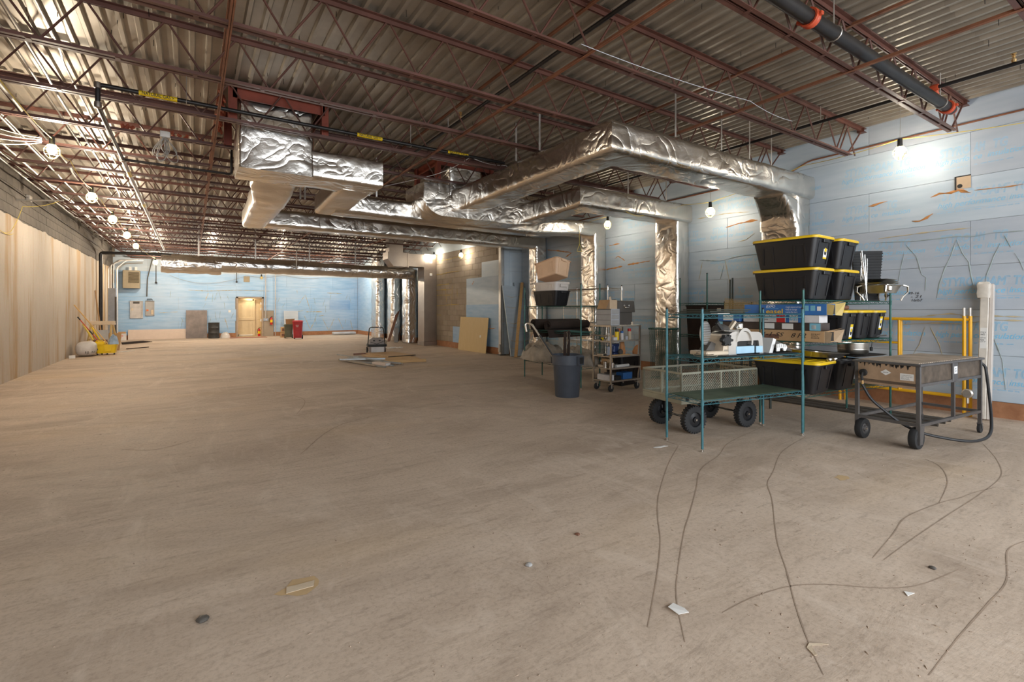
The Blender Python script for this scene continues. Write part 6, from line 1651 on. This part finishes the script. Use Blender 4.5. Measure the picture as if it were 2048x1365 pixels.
# on top of the rack
dr = thing('parts_drawers', 'grey three-tier parts cabinet standing on the rack', 'drawer cabinet', on_r(.11, .19, 1.1605), R(1))
m = MB(); m.cbox(-.10, .10, -.18, .18, 0, .285, .004); m.build('cabinet_body', 'drawer_grey', dr)
m = MB()
for z in (.0, .092, .184, .275): m.box(-.102, .102, -.186, -.18, z, z + .012)
m.box(-.104, -.092, -.186, -.18, 0, .287); m.box(.092, .104, -.186, -.18, 0, .287); m.build('front_frame', 'drawer_frame', dr, smooth=False)
for k in range(3):
    m = MB(); m.cbox(-.09, .09, -.183, -.17, .014 + k * .092, .09 + k * .092, .002); m.build('drawer', 'drawer_grey', dr)
    m = MB(); m.box(-.101, -.0995, -.17, .17, .088 + k * .092, .094 + k * .092); m.build('tier_edge', 'case_charcoal', dr, smooth=False)
cb = thing('open_carton', 'brown cardboard carton with a drooping flap on the parts cabinet', 'box', on_r(.10, .16, 1.447), R(2))
m = MB(); m.cbox(-.10, .085, -.13, .12, 0, .155, .002); m.build('carton', 'cardboard_pale', cb)
m = MB(); m.add([(-.10, -.13, .155), (-.10, .12, .155), (-.16, .12, .0), (-.16, -.09, .0)], [(0, 1, 2, 3)]); m.add([(-.0995, -.125, .154), (-.0995, .115, .154), (-.158, .115, .0), (-.158, -.088, .0)], [(3, 2, 1, 0)]); m.build('flap', 'cardboard', cb, smooth=False)
m = MB(); m.add([(.02, .0, .155), (.085, .0, .155), (.08, .02, .22), (.03, .02, .21)], [(0, 1, 2, 3)]); m.build('upright_flap', 'cardboard_pale', cb, smooth=False)
cs = thing('instrument_case', 'charcoal case with a flared lid and a chrome drop handle on the rack', 'case', on_r(.45, .24, 1.1605), R(-4)); cs.scale = (1.1, 1.1, 1.05)
m = MB(); m.cbox(-.155, .155, -.15, .15, 0, .22, .008); m.build('case_base', 'case_charcoal', cs)
m = MB(); m.loft([rrect(.37, .36, .015, 2, .215), rrect(.375, .365, .015, 2, .225), rrect(.36, .34, .02, 2, .40), rrect(.34, .32, .02, 2, .412)]); ld = m.build('case_lid', 'case_charcoal', cs)
m = MB(); m.tube(bend([(-.05, -.178, .33), (-.045, -.20, .295), (.045, -.20, .295), (.05, -.178, .33)], .03), .007, 7)
for x in (-.05, .05): m.lathe([(.016, 0), (.016, .008)], 10, (x, -.185, .33), 'y')
m.build('chrome_handle', 'chrome', ld)
bc = thing('open_carton', 'small open dark-flapped carton peeking up behind the charcoal case', 'box', on_r(.27, .30, 1.56), R(10))
m = MB(); m.cbox(-.08, .08, -.06, .06, 0, .05, .002); m.build('carton', 'cardboard', bc)
m = MB(); m.add([(-.08, -.06, .05), (.08, -.06, .05), (.12, -.10, .03), (-.0, -.12, .06)], [(0, 1, 2, 3)]); m.build('flap', 'dark_wood', bc, smooth=False)
t = thing('black_bin', 'black open storage bin with an orange lid inside, behind the rolling rack', 'bin', (6.95, 6.72, 0), R(8))
k = tote_meshes(.66, .46, .55, 'tote_black', 'tote_black', False, .8); link('body', k[0], t)
t = thing('orange_pail_cover', 'orange round lid resting in the black bin behind the rack', 'lid', (6.82, 6.68, .545), R(0))
m = MB(); m.lathe([(0, 0), (.14, 0), (.15, .01), (.15, .03), (0, .04)], 24, caps=False); m.build('lid', 'lid_orange', t)
t = thing('orange_cloth', 'scrap of orange cloth hanging over the black bin beside the rack', 'cloth', (7.12, 6.55, .54))
m = MB(); m.loft([[(-.05 + .02 * math.sin(k * 2), -.02, .02), (.05, -.01, .03), (.04, .03, .03), (-.05, .02, .02)] for k in range(1)] + [[(-.06, -.03, .10), (.05, -.02, .12), (.05, .02, .12), (-.05, .03, .1)], [(.0, -.02, .19), (.07, -.01, .22), (.07, .01, .22), (.01, .02, .19)]]); m.build('cloth', 'orange_cloth', t)
# ------------------------------------------------------------------ along the back wall
t = thing('unit_heater', 'tan louvred unit heater hung high at the left end of the back wall', 'heater', (-2.33, 28.75, 2.42))
m = MB(); m.cbox(-.31, .31, -.22, .26, 0, .82, .01); m.build('cabinet', 'heater_tan', t)
m = MB(); m.cbox(-.315, -.25, -.20, .24, .02, .80, .004); m.build('dark_side', 'heater_dark', t)  # left side of the cabinet is darker
m = MB(); m.box(-.10, .29, -.225, -.215, .24, .74); m.build('grille_recess', 'heater_dark', t, smooth=False)
for k in range(9): z = .26 + k * .055; m = MB(); m.obox((.095, -.245, z), (.38, .05, .006), Euler((R(35), 0, 0))); m.build('louver', 'heater_tan', t, smooth=False)
for x in (-.05, .16): m = MB(); m.box(x - .045, x + .045, -.02, .0, .82, 1.0); m.box(x - .03, x + .03, -.025, -.019, .85, .96); m.build('bracket', 'paper', t, smooth=False)
for lb_, x0, x1, z0, z1, mat in (('pale open breaker box set in the back wall, left one', -2.42, -1.93, 1.01, 1.84, 'panel_grey'), ('narrower open breaker box set in the back wall, right one', -1.84, -1.49, 1.13, 1.85, 'drawer_grey')):
    t = thing('breaker_box', lb_, 'electric box', (x0, YB - .01, z0)); w, h = x1 - x0, z1 - z0
    m = MB(); m.box(0, w, -.005, .0, 0, h); m.build('back_plate', mat, t, smooth=False)
    m = MB(); m.cbox(0, .03, -.05, 0, 0, h, .003); m.cbox(w - .03, w, -.05, 0, 0, h, .003); m.cbox(0, w, -.05, 0, 0, .03, .003); m.cbox(0, w, -.05, 0, h - .03, h, .003); m.build('frame', mat, t)
    if w < .4:
        m = MB(); m.box(.04, .12, -.02, -.005, .22, .30); m.build('terminal', 'lid_orange', t, smooth=False)
        m = MB(); m.cbox(.22, .31, -.03, -.005, .06, .28, .003); m.build('label_plate', 'paper_tan', t)
        m = MB()
        for k in range(6): m.tube([(.06 + k * .045, -.02, h - .05), (.07 + k * .04, -.03, h + .05), (.08 + k * .03, -.01, h + .10)], .009, 5)
        m.build('cut_wire', 'ink_black', t)
    else:
        m = MB(); m.cbox(.12, .36, -.04, -.005, h - .13, h - .04, .003); m.build('breaker_rail', 'case_charcoal', t)
        m = MB(); m.box(.05, .12, -.008, -.005, .38, .48); m.build('paper_tag', 'paper_tan', t, smooth=False)
t = thing('drywall_sheet', 'long low pinkish drywall offcut leaning along the foot of the back wall', 'board', (-1.35, 28.93, 0), 0, None, (R(-8), 0, 0))
m = MB(); m.cbox(-1.13, 1.12, -.008, .008, 0.002, .48, .002); m.build('sheet', 'drywall_pink', t)
t = thing('metal_sheet', 'tall dark brown metal sheet leaning on the back wall next to the drum', 'sheet', (.215, 28.86, 0), 0, None, (R(-6), 0, 0))
m = MB(); m.cbox(-.44, .44, -.004, .004, .002, 1.40, .001); m.build('sheet', 'sheet_brown', t)
t = thing('oil_drum', 'black ribbed drum standing by the back wall', 'drum', (.93, 28.42, 0))
m = MB(); m.lathe([(0, 0), (.235, 0), (.245, .015), (.24, .03), (.24, .25), (.25, .265), (.24, .28), (.24, .5), (.25, .515), (.24, .53), (.24, .75), (.248, .765), (.24, .78), (.22, .77), (0, .77)], 32, caps=False); m.build('body', 'drum_black', t)
heap('rubbish_bag', 'small pale bag slumped on the floor right of the drum', 'bag', (1.42, 28.45, 0), .22, .18, .26, 'bag_white', 9.1)
t = thing('switch_plate', 'white switch plate on the back wall left of the door', 'switch', (1.64, YB - .012, 1.34))
m = MB(); m.cbox(-.055, .055, -.006, 0, -.06, .06, .003); m.build('plate', 'white_plastic', t)
m = MB(); m.cbox(-.012, .012, -.014, -.005, -.02, .02, .003); m.build('toggle', 'white_plastic', t)
def extinguisher(label, loc, h=.40, r=.065):
    t = thing('fire_extinguisher', label, 'fire extinguisher', loc)
    m = MB(); m.lathe([(0, 0), (r * .92, 0), (r, .02), (r, h * .78), (r * .6, h * .9), (r * .3, h * .95), (r * .3, h)], 20, caps=False); m.build('cylinder', 'extinguisher_red', t)
    m = MB(); m.cbox(-.02, .02, -.03, .03, h, h + .03, .005); m.bar((0, -.02, h + .03), (.09, -.02, h + .06), .02, .012); m.bar((0, -.02, h + .02), (.09, -.02, h + .005), .02, .012); m.build('valve_handle', 'ink_black', t)
    m = MB(); m.tube([(-.02, -.02, h), (-.09, -.03, h - .06), (-.085, -.04, h * .4)], .011, 6); m.build('hose', 'ink_black', t)
    m = MB(); m.lathe([(r * 1.01, h * .30), (r * 1.01, h * .66)], 20, caps=False); m.build('label_band', 'label_yellow', t)
extinguisher('red fire extinguisher with a yellow band mounted on the concrete patch', (3.58, 29.01, .62))
extinguisher('red fire extinguisher standing on the floor inside the doorway', (3.02, 29.25, 0.005), .42)
t = thing('outlet_box', 'small blue-grey box below the conduit on the concrete patch', 'electric box', (3.33, YB - .03, .82))
m = MB(); m.cbox(-.12, .10, -.02, .02, 0, .14, .004); m.build('box_body', 'locker_blue', t)
m = MB(); m.cbox(-.03, .03, -.04, -.018, .03, .10, .006); m.build('outlet', 'white_plastic', t)
t = thing('back_box', 'small pale junction plate on the foam above the left drop pipe', 'electric box', (2.42, YB - .02, 3.02))
m = MB(); m.cbox(-.14, .14, -.01, .01, -.15, .15, .003); m.build('plate', 'heater_tan', t)
t = thing('door_mat', 'flat red-brown mat lying before the doorway', 'mat', (2.45, 28.2, 0), R(1))
m = MB(); m.cbox(-.85, .80, -.35, .30, 0, .012, .004); m.build('mat', 'mat_red', t)
def wheelie(name, label, loc, rz, mat, w, d, h, group=None):
    t = thing(name, label, 'bin', loc, rz, group)
    m = MB(); m.loft([rrect(w * .82, d * .78, .04, 3, .06), rrect(w, d, .05, 3, h * .9), rrect(w * 1.06, d * 1.06, .05, 3, h * .9), rrect(w * 1.06, d * 1.06, .05, 3, h * .94)]); m.build('body', mat, t)
    m = MB(); m.loft([rrect(w * 1.1, d * 1.1, .05, 3, h * .94), rrect(w * 1.1, d * 1.1, .05, 3, h * .96), rrect(w * .9, d * .9, .06, 3, h)]); m.build('lid', mat, t)
    m = MB(); m.prism([(-w * .16, h * .18), (w * .16, h * .18), (w * .19, h * .58), (-w * .19, h * .58)], -d * .46, -d * .36, 'y'); m.build('front_panel', mat, t)
    for s_ in (-1, 1):
        m = MB(); m.lathe([(0, -.03), (.09, -.03), (.1, 0), (.09, .03), (0, .03)], 18, (s_ * w * .42, d * .42, .1), 'x', caps=False); m.build('wheel', 'rubber', t)
    return t
rb_ = wheelie('document_bin', 'tall dark red wheeled bin with small white lettering near the back wall', (4.30, 25.45, 0), R(-16), 'bin_red', .42, .46, .90)
link('bin_text', text_merge([('SECURE', .13, 0, .05, .06, 0, 0, .01), ('SHRED', .11, .01, -.01, .06, 0, 0, .01)], 'print_white').mesh('bin_text', 'print_white', smooth=False), rb_, (-.065, -.245, .60), face_rot((1, 0, 0), (0, 0, 1)))
wheelie('green_bin', 'dark olive wheeled bin tucked behind the red one', (4.02, 26.3, 0), R(-10), 'bin_green', .40, .42, .70)
t = thing('open_carton', 'tan open carton standing on the olive bin', 'box', (4.08, 26.3, .702), R(-8))
m = MB(); m.loft([[(x, y, z) for x, y, _ in rrect(a, b_, .01, 1)] for a, b_, z in ((.36, .34, 0), (.40, .36, .24), (.39, .35, .24), (.35, .33, .02))]); m.build('carton', 'cardboard', t)
m = MB(); m.add([(-.2, -.18, .24), (.2, -.18, .24), (.24, -.3, .27), (-.22, -.3, .25)], [(0, 1, 2, 3)]); m.build('flap', 'cardboard_pale', t, smooth=False)
for i in range(2):
    t = thing('moving_carton', 'stacked tan carton beside the olive bin, %s' % ('bottom', 'top')[i], 'box', (4.0, 27.3, .27 * i), R(-12 + 6 * i), 'cartons beside the olive bin')
    m = MB(); m.cbox(-.2, .2, -.2, .2, 0, .265, .004); m.build('carton', 'cardboard', t)
    m = MB(); m.box(-.14, .0, -.202, -.2, .06, .2); m.box(.06, .16, -.202, -.2, .1, .2); m.build('printed_mark', 'dark_wood', t, smooth=False)
t = thing('foam_offcut', 'pale blue foam sheet leaning on the back wall behind the red bin', 'foam board', (4.55, 28.76, 0), 0, None, (R(-11), 0, 0))
m = MB(); m.cbox(-.36, .36, -.02, .02, .003, 1.38, .003); m.build('sheet', 'foam_grey_blue', t)
for i in range(2):
    t = thing('paper_tube', 'white tube lying at the foot of the back wall right of the bins, %s' % ('front', 'rear')[i], 'tube', (7.25, 28.35 + .26 * i, .085), R(2), 'white tubes by the back wall')
    m = MB(); m.lathe([(.07, -.62), (.08, -.6), (.08, .6), (.07, .62)], 14, (0, 0, 0), 'x'); m.build('tube', 'drawer_frame', t)
# leaning boards by the columns
for i, (x, y, tx, ty, z, w, mat, lb_) in enumerate(((7.33, 21.2, 8.12, 21.9, 1.62, .12, 'dark_wood', 'red-brown plank leaning between the foil columns'), (7.62, 20.9, 8.1, 21.3, .95, .10, 'felt_dark', 'short dark plank leaning by the cross duct drop'), (7.40, 20.45, 7.6, 20.9, .6, .16, 'drawer_grey', 'short grey strip leaning at the foot of the cross duct drop'))):
    m = MB(); m.bar((x, y, .01), (tx, ty, z), w, .03); tag(m.build('leaning_plank', mat, smooth=False), lb_, 'plank')
t = thing('plaster_scrap', 'heap of white plaster scraps on the floor by the cross duct drop', 'scrap', (6.25, 17.6, 0)); m = MB()
for k in range(22): a, b_ = rng.gauss(0, .22), rng.gauss(0, .12); m.obox((a, b_, .012 + .01 * rng.random()), (rng.uniform(.04, .14), rng.uniform(.02, .07), .02), Euler((rng.uniform(-.3, .3), rng.uniform(-.3, .3), rng.uniform(0, 3))))
stuff(m.build('scrap_piece', 'paper', t, smooth=False))
# yellow board and what leans at the jog
t = thing('yellow_board', 'large square yellow fibreboard leaning on the block wall', 'board', (8.06, 14.86, 0), R(90))
t.rotation_euler = (Matrix.Rotation(R(90), 3, 'Z') @ Matrix.Rotation(R(5.5), 3, 'X')).to_euler()
t.location = (7.98, 14.75, .0)
m = MB(); m.cbox(-1.02, .95, -.006, .006, .002, 1.17, .001); m.build('sheet', 'board_yellow', t)
m = MB(); m.box(-.62, -.54, .0061, .0075, .50, .58); m.build('sticker', 'paper', t, smooth=False)
for i, (x, w, h, rz) in enumerate(((8.36, .54, 2.22, 2), (8.72, .36, 2.34, -4))):
    t = thing('foam_plank', 'tall blue foam plank streaked with adhesive leaning at the jog, %s' % ('left', 'right')[i], 'foam board', (x, 12.42 + .05 * i, 0), 0, None, (R(-12), 0, R(rz)))
    m = MB(); m.cbox(-w / 2, w / 2, -.02, .02, .005, h, .003); s_ = m.build('plank', 'foam_mid', t)
    streaks(s_, 'tan_bead', 'adhesive_tan', [[(-w * .4, z), (0, z - .04 + rng.uniform(-.04, .04)), (w * .42, z + rng.uniform(-.1, .05))] for z in (1.9, 1.55, 1.05, .92, .5, .25)], lambda a, b_, tt: (a, -.021 - tt, b_), .012)
m = MB(); m.bar((8.03, 12.05, .01), (8.74, 12.75, 2.28), .09, .04); t = tag(m.build('timber', 'pine', smooth=False), 'long pale pine two-by-four leaning against the foam planks', 'timber')

# ------------------------------------------------------------------ mid floor: sweeper, metal studs, plywood
t = thing('floor_sweeper', 'grey push floor sweeper with a black tubular handle', 'sweeper', (5.12, 16.0, 0), R(-12))
m = MB(); m.loft([rrect(.50, .40, .04, 2, .05), rrect(.54, .46, .05, 2, .16), rrect(.58, .5, .06, 2, .22), rrect(.56, .48, .06, 2, .25)]); m.build('lower_body', 'sweeper_grey', t)
m = MB(); m.loft([rrect(.60, .52, .06, 2, .22), rrect(.62, .54, .07, 2, .24), rrect(.60, .52, .07, 2, .29)]); m.build('bumper_band', 'ink_black', t)
m = MB(); m.loft([rrect(.50, .34, .05, 2, .28), rrect(.46, .28, .05, 2, .44), rrect(.30, .18, .04, 2, .50)]); m.build('hopper_cover', 'sweeper_grey', t)
m = MB(); m.cbox(-.19, .22, -.26, -.22, .03, .21, .008); m.build('front_plate', 'panel_grey', t)
for x in (-.09, .09): m = MB(); m.cbox(x - .03, x + .03, -.155, -.13, .39, .43, .004); m.build('cover_slot', 'ink_black', t)
m = MB(); m.tube(bend([(-.28, -.05, .26), (-.22, .05, .84), (.22, .05, .84), (.28, -.05, .26)], .08), .016, 8); m.build('handle', 'ink_black', t)
for x in (-.29, .29): m = MB(); m.lathe([(0, -.02), (.09, -.02), (.1, 0), (.09, .02), (0, .02)], 18, (x, .12, .1), 'x', caps=False); m.build('wheel', 'rubber', t)
m = MB(); m.tube([(-.2, -.15, .36), (.0, -.18, .30), (.2, -.15, .38), (.32, 0, .40), (.34, .05, .2)], .008, 5); m.build('cable', 'ink_black', t)
def stud(i, p, q, w, lbl, mat='stud_steel', z=.0):
    t = thing('metal_stud', lbl, 'metal stud', (p[0], p[1], z), 0, 'metal studs on the floor')
    d = Vector((q[0] - p[0], q[1] - p[1], 0)); L = d.length; t.rotation_euler = (0, 0, math.atan2(d.y, d.x))
    m = MB(); m.box(0, L, -w / 2, w / 2, .001, .003); m.build('web', mat, t, smooth=False)
    for s_ in (-1, 1): m = MB(); m.box(0, L, s_ * w / 2 - .002, s_ * w / 2 + .002, .001, .035); m.build('stud_flange', mat, t, smooth=False)
for i, (p, q, w, z) in enumerate((((3.62, 13.3), (4.5, 12.75), .05, .0), ((3.55, 13.7), (4.25, 11.95), .06, .004), ((3.72, 14.2), (4.45, 12.0), .07, .04), ((3.85, 14.6), (4.6, 12.25), .06, .004), ((4.0, 14.5), (4.3, 12.4), .05, .045), ((3.5, 14.2), (3.98, 11.75), .04, .003), ((3.40, 13.9), (3.78, 11.9), .04, .04), ((3.3, 13.4), (4.4, 13.0), .04, .08), ((3.6, 14.9), (4.1, 12.3), .03, .085))):
    stud(i, p, q, w, 'galvanised metal stud in the scattered bundle on the floor, %s laid' % ORD[i], 'stud_steel' if i % 3 else 'galvanized', z)
t = thing('foam_scrap', 'blue and dark offcuts lying among the metal studs', 'offcut', (3.95, 13.5, .08), R(-60))
m = MB(); m.cbox(-.3, .4, -.08, .08, 0, .025, .003); m.build('foam_piece', 'foam_mid', t)
m = MB(); m.cbox(-.35, .6, .14, .22, 0, .02, .003); m.build('dark_piece', 'ink_black', t)
for i, (x, y, rz, a, b_, th, z, mat, lb_) in enumerate(((5.02, 13.75, -10, 1.15, 2.2, .03, .0, 'particle_board', 'thick plywood panel lying flat on the floor, lowest'), (4.85, 14.0, -6, 1.2, 2.1, .02, .031, 'pine', 'pale plywood panel laid askew on the lowest one'), (5.1, 14.6, 8, .9, 1.5, .02, .052, 'particle_board', 'smaller plywood piece with a dark edge on top of the panels'))):
    t = thing('plywood_panel', lb_, 'plywood', (x, y, z), R(rz), 'plywood panels on the floor')
    m = MB(); m.cbox(-a / 2, a / 2, -b_ / 2, b_ / 2, .001, th, .002); m.build('panel', mat, t)
    if i == 0: m = MB(); m.cbox(-a / 2 + .02, a / 2, -b_ / 2 - .05, -b_ / 2, .001, .075, .003); m.build('edge_timber', 'pine', t)
    if i == 2: m = MB(); m.box(-a / 2, a / 2, -b_ / 2 - .003, -b_ / 2, .002, th); m.build('dark_edge', 'ink_black', t, smooth=False)
t = thing('carton_end', 'narrow carton end-on with a white label at the front of the stud bundle', 'box', (4.15, 12.05, .0), R(22))
m = MB(); m.cbox(-.09, .09, 0, .5, .002, .09, .003); m.build('carton', 'drywall_pink', t)
m = MB(); m.box(-.06, .06, -.002, 0, .025, .07); m.build('paper_label', 'paper', t, smooth=False)
m = MB(); m.bar((4.25, 15.55, .03), (4.75, 15.35, .05), .06, .05); tag(m.build('timber', 'dark_wood', smooth=False), 'dark offcut of timber lying left of the sweeper', 'timber')

# ------------------------------------------------------------------ left rear corner
t = thing('insulation_bag', 'plump white sack lying against the left wall, with faded dark print', 'sack', (-2.70, 19.75, 0), R(4)); t.scale = (1.2, 1.05, 1.08)
m = MB(); rings = []
for k in range(15):
    u = k / 14 * 2 - 1; f = (1 - abs(u) ** 3.2) ** .5; rw = .21 * (.35 + .65 * f); rh = .20 * (.3 + .7 * f)
    rings.append([(rw * math.copysign(abs(math.cos(a)) ** .65, math.cos(a)) * (1 + .05 * noise.noise(Vector((k * .5, a, 3)))), u * .40, .215 + rh * math.copysign(abs(math.sin(a)) ** .65, math.sin(a)) * (1 + .05 * noise.noise(Vector((a, k * .6, 7))))) for a in [6.2832 * j / 22 for j in range(22)]])
m.loft(rings); m.build('sack', 'bag_white', t, angle=80)
link('faded_print', text_merge([('IJ', .06, 0, 0, .09, 0, 0, 0), ('RZ', .07, .12, .01, .07, .2, 0, .01)], 'case_charcoal').mesh('faded_print', 'case_charcoal', smooth=False), t, (.0, -.408, .10), (R(84), 0, 0))
mb_ = thing('mop_bucket', 'yellow mop bucket on casters holding two handles and a rag', 'bucket', (-2.25, 20.05, 0), R(-3)); mb_.scale = (.87, .9, .92)
m = MB(); m.loft([rrect(.52, .36, .05, 3, .06), rrect(.60, .42, .06, 3, .33), rrect(.64, .46, .06, 3, .33), rrect(.64, .46, .06, 3, .35), rrect(.58, .40, .06, 3, .35), rrect(.50, .34, .05, 3, .09)]); m.build('bucket', 'mop_yellow', mb_)
m = MB(); m.cbox(-.30, -.04, -.18, .16, .33, .46, .03); m.tube(bend([(-.29, -.16, .45), (-.26, -.17, .50), (-.10, -.17, .50), (-.06, -.16, .45)], .03), .014, 6); m.build('wringer', 'mop_yellow', mb_)
m = MB(); m.prism([(-.02, .13), (.15, .13), (.17, .33), (-.04, .33)], -.225, -.19, 'y'); m.build('pour_spout', 'mop_yellow', mb_)
m = MB(); m.lathe([(0, -.003), (.04, -.003), (.04, .003), (0, .003)], 16, (-.25, -.206, .2), 'y', caps=False); m.build('caution_mark', 'ink_black', mb_)
for x in (-.24, -.16, .04, .24):
    m = MB(); m.lathe([(0, -.014), (.028, -.014), (.03, 0), (.028, .014), (0, .014)], 12, (x, -.14 if x != -.16 else .12, .03), 'y', caps=False); m.build('caster', 'ink_black', mb_)
heap('rag', 'blue and white rag bunched in the mop bucket', 'cloth', (-2.08, 20.0, .33), .13, .10, .26, 'cloth_blue', 2.2)
def pole(name, label, p, q, r, mat, grip=None):
    t = thing(name, label, 'pole', p)
    d = Vector(q) - Vector(p); m = MB(); m.tube([(0, 0, 0), tuple(d)], r, 8); m.build('shaft', mat, t)
    if grip: m = MB(); m.tube([tuple(d * .9), tuple(d * 1.003)], r * 1.2, 8); m.tube([tuple(d * .38), tuple(d * .52)], r * 1.2, 8); m.build('grip', grip, t)
pole('mop_pole', 'long yellow wooden handle slanting from the mop bucket to the left wall', (-2.22, 20.0, .34), (-3.02, 19.95, 1.58), .016, 'handle_wood')
pole('broom_pole', 'red handle with black grips leaning from the mop bucket to the left wall', (-2.38, 20.15, .30), (-3.02, 20.55, 1.19), .016, 'coupling_red', 'ink_black')
sh = thing('sawhorse', 'paint-crusted yellow wooden sawhorse by the left wall behind the bucket', 'sawhorse', (-2.58, 21.9, 0), R(-14))
m = MB(); m.cbox(-.36, .36, -.06, .06, .95, 1.03, .006); m.cbox(-.36, .36, -.09, .09, .90, .95, .004); m.build('beam', 'enamel_cream', sh)
for x in (-.28, .28):
    for s_ in (-1, 1): m = MB(); m.bar((x * 1.2, s_ * .34, .0), (x, s_ * .05, .93), .07, .04, (1, 0, 0)); m.build('leg', 'wire_tan', sh, smooth=False)
for s_ in (-1, 1): m = MB(); m.bar((-.32, s_ * .22, .42), (.32, s_ * .22, .42), .05, .03); m.build('brace', 'wire_tan', sh, smooth=False)
for i, (p, q, mat, lb_) in enumerate((((-2.5, 21.0, .0), (-3.0, 21.3, .95), 'cord_yellow', 'yellow paint-roller pole leaning left of the sawhorse'), ((-2.35, 21.2, .0), (-2.78, 21.3, .85), 'label_yellow', 'yellow slat leaning on the sawhorse beam'))):
    m = MB(); m.bar(p, q, .05, .03); tag(m.build('yellow_pole', mat, smooth=False), lb_, 'pole')
for i, (y, z) in enumerate(((24.0, 2.15), (24.75, 1.38))):
    m = MB(); m.bar((-2.82, y + .1, .0), (-3.03, y, z), .05, .03); tag(m.build('brown_stick', 'cardboard', smooth=False), 'brown wooden stick leaning by the drain stack, %s' % ('taller', 'shorter')[i], 'stick')
for i, (x, y, rz, w, h, mat, lb_) in enumerate(((-2.30, 21.95, -25, .40, .62, 'cardboard', 'brown cardboard panel standing right of the mop bucket'), (-2.50, 21.3, 15, .34, .75, 'drawer_grey', 'grey board leaning inside the sawhorse legs'), (-2.52, 20.75, -10, .38, .45, 'dark_wood', 'dark brown carton side behind the mop bucket'))):
    t = thing('leaning_board', lb_, 'board', (x, y, 0), 0, None, (R(-12), 0, R(rz)))
    m = MB(); m.cbox(-w / 2, w / 2, -.012, .012, .003, h, .003); m.build('sheet', mat, t)
t = thing('locker_panel', 'tall blue-grey sheet-metal panel standing in the left rear corner', 'metal panel', (-2.68, 25.5, 0), R(-14))
m = MB(); m.cbox(-.14, .13, -.05, .05, .003, 2.30, .006); m.build('panel', 'locker_blue', t)
m = MB(); m.cbox(.09, .14, -.055, .0, .3, 1.95, .004); m.build('side_channel', 'case_charcoal', t)
t = thing('printed_carton', 'white printed carton on the floor in the left rear corner', 'box', (-2.72, 28.7, 0), R(6))
m = MB(); m.cbox(-.2, .2, -.18, .18, .002, .32, .004); m.build('carton', 'box_white', t)
m = MB(); m.box(-.14, .02, -.183, -.18, .12, .15); m.box(-.14, .08, -.183, -.18, .2, .23); m.build('printed_mark', 'print_red', t, smooth=False)
m = MB(); m.cbox(-.18, .18, -.15, .15, .322, .40, .01); m.build('top_pack', 'cardboard', t)
t = thing('slat_pile', 'low pile of dark weathered slats lying on the floor near the left rear', 'slat pile', (-1.98, 25.9, 0), R(50))
for k in range(5): m = MB(); m.bar((-.7 + .05 * k, -.12 + .06 * k, .02 + .012 * k), (.75 - .06 * k, -.05 + .04 * k, .03 + .012 * k), .07, .02); m.build('slat', 'felt_dark', t, smooth=False)
m = MB(); m.bar((-1.95, 22.3, .015), (-1.35, 22.9, .015), .04, .025); tag(m.build('dark_batten', 'felt_dark', smooth=False), 'dark batten on the floor right of the cardboard panel', 'batten')
m = MB(); m.bar((-2.05, 20.9, .012), (-1.65, 21.2, .012), .05, .02); tag(m.build('white_batten', 'paper', smooth=False), 'white batten on the floor beside the mop bucket', 'batten')
t = thing('small_block', 'small white block at the foot of the left wall before the sack', 'block', (-2.93, 19.0, 0), R(10))
m = MB(); m.cbox(-.06, .08, -.06, .06, 0, .09, .006); m.build('block_body', 'paper', t)

# ------------------------------------------------------------------ litter on the floor
def scrap(name, label, x, y, pts, mat, h=.006, rz=0):
    t = thing(name, label, 'litter', (x, y, 0), R(rz)); m = MB(); n_ = len(pts)
    m.add([(a, b_, .0015 + h * abs(noise.noise(Vector((a * 30, b_ * 30, x))))) for a, b_ in pts] + [(a, b_, .0025 + h * abs(noise.noise(Vector((a * 30, b_ * 30, x)))) + .001) for a, b_ in pts], [tuple(range(n_ - 1, -1, -1)), tuple(range(n_, 2 * n_))] + [(i, (i + 1) % n_, n_ + (i + 1) % n_, n_ + i) for i in range(n_)])
    m.build('scrap', mat, t, smooth=False)
scrap('paper_scrap', 'white torn paper on the floor before the front shelf', 4.09, 3.42, [(-.09, 0), (-.02, -.025), (.09, -.03), (.06, .0), (-.03, .02), (-.08, .03)], 'paper', .02)
scrap('paper_scrap', 'pinkish crumpled paper between the two left drag lines', 1.94, 1.51, [(-.03, -.02), (.02, -.04), (.04, 0), (.02, .05), (-.03, .04)], 'paper', .03)
scrap('paper_scrap', 'curved cream strip of tape at the bottom right of the floor', 2.20, 1.036, [(-.03, -.035), (.0, .0), (.02, .008), (.08, -.03), (.082, -.02), (.02, .022), (-.015, .015), (-.042, -.028)], 'paper_tan', .012)
scrap('paper_scrap', 'small white paper triangle at the right of the floor', 3.03, .962, [(-.03, 0), (.03, -.01), (.0, .025)], 'paper', .01)
scrap('tan_flake', 'tan flat flake on the floor at the left foreground', .47, 2.72, [(-.07, -.03), (.06, -.035), (.075, .02), (.0, .025), (-.06, .03)], 'paper_tan', .003)
def pebble(label, x, y, r, mat):
    t = thing('pebble', label, 'litter', (x, y, 0)); m = MB()
    m.loft([[(r * s_ * math.cos(a) * (1 + .3 * noise.noise(Vector((a, s_, x)))), r * s_ * math.sin(a) * (1 + .3 * noise.noise(Vector((s_, a, y)))), z) for a in [6.283 * k / 9 for k in range(9)]] for s_, z in ((.8, .0005), (1, r * .25), (.7, r * .6), (.2, r * .75))]); m.build('stone', mat, t)
pebble('dark grey lump on the floor at the bottom left', .043, 2.675, .028, 'case_charcoal')
pebble('grey lump of debris near the middle of the foreground', 1.585, 2.244, .022, 'drawer_grey')
pebble('dark lump on the floor at the right foreground', 3.439, .99, .018, 'case_charcoal')
pebble('small dark lump on the floor before the drag lines', 2.06, 2.38, .018, 'dark_wood')
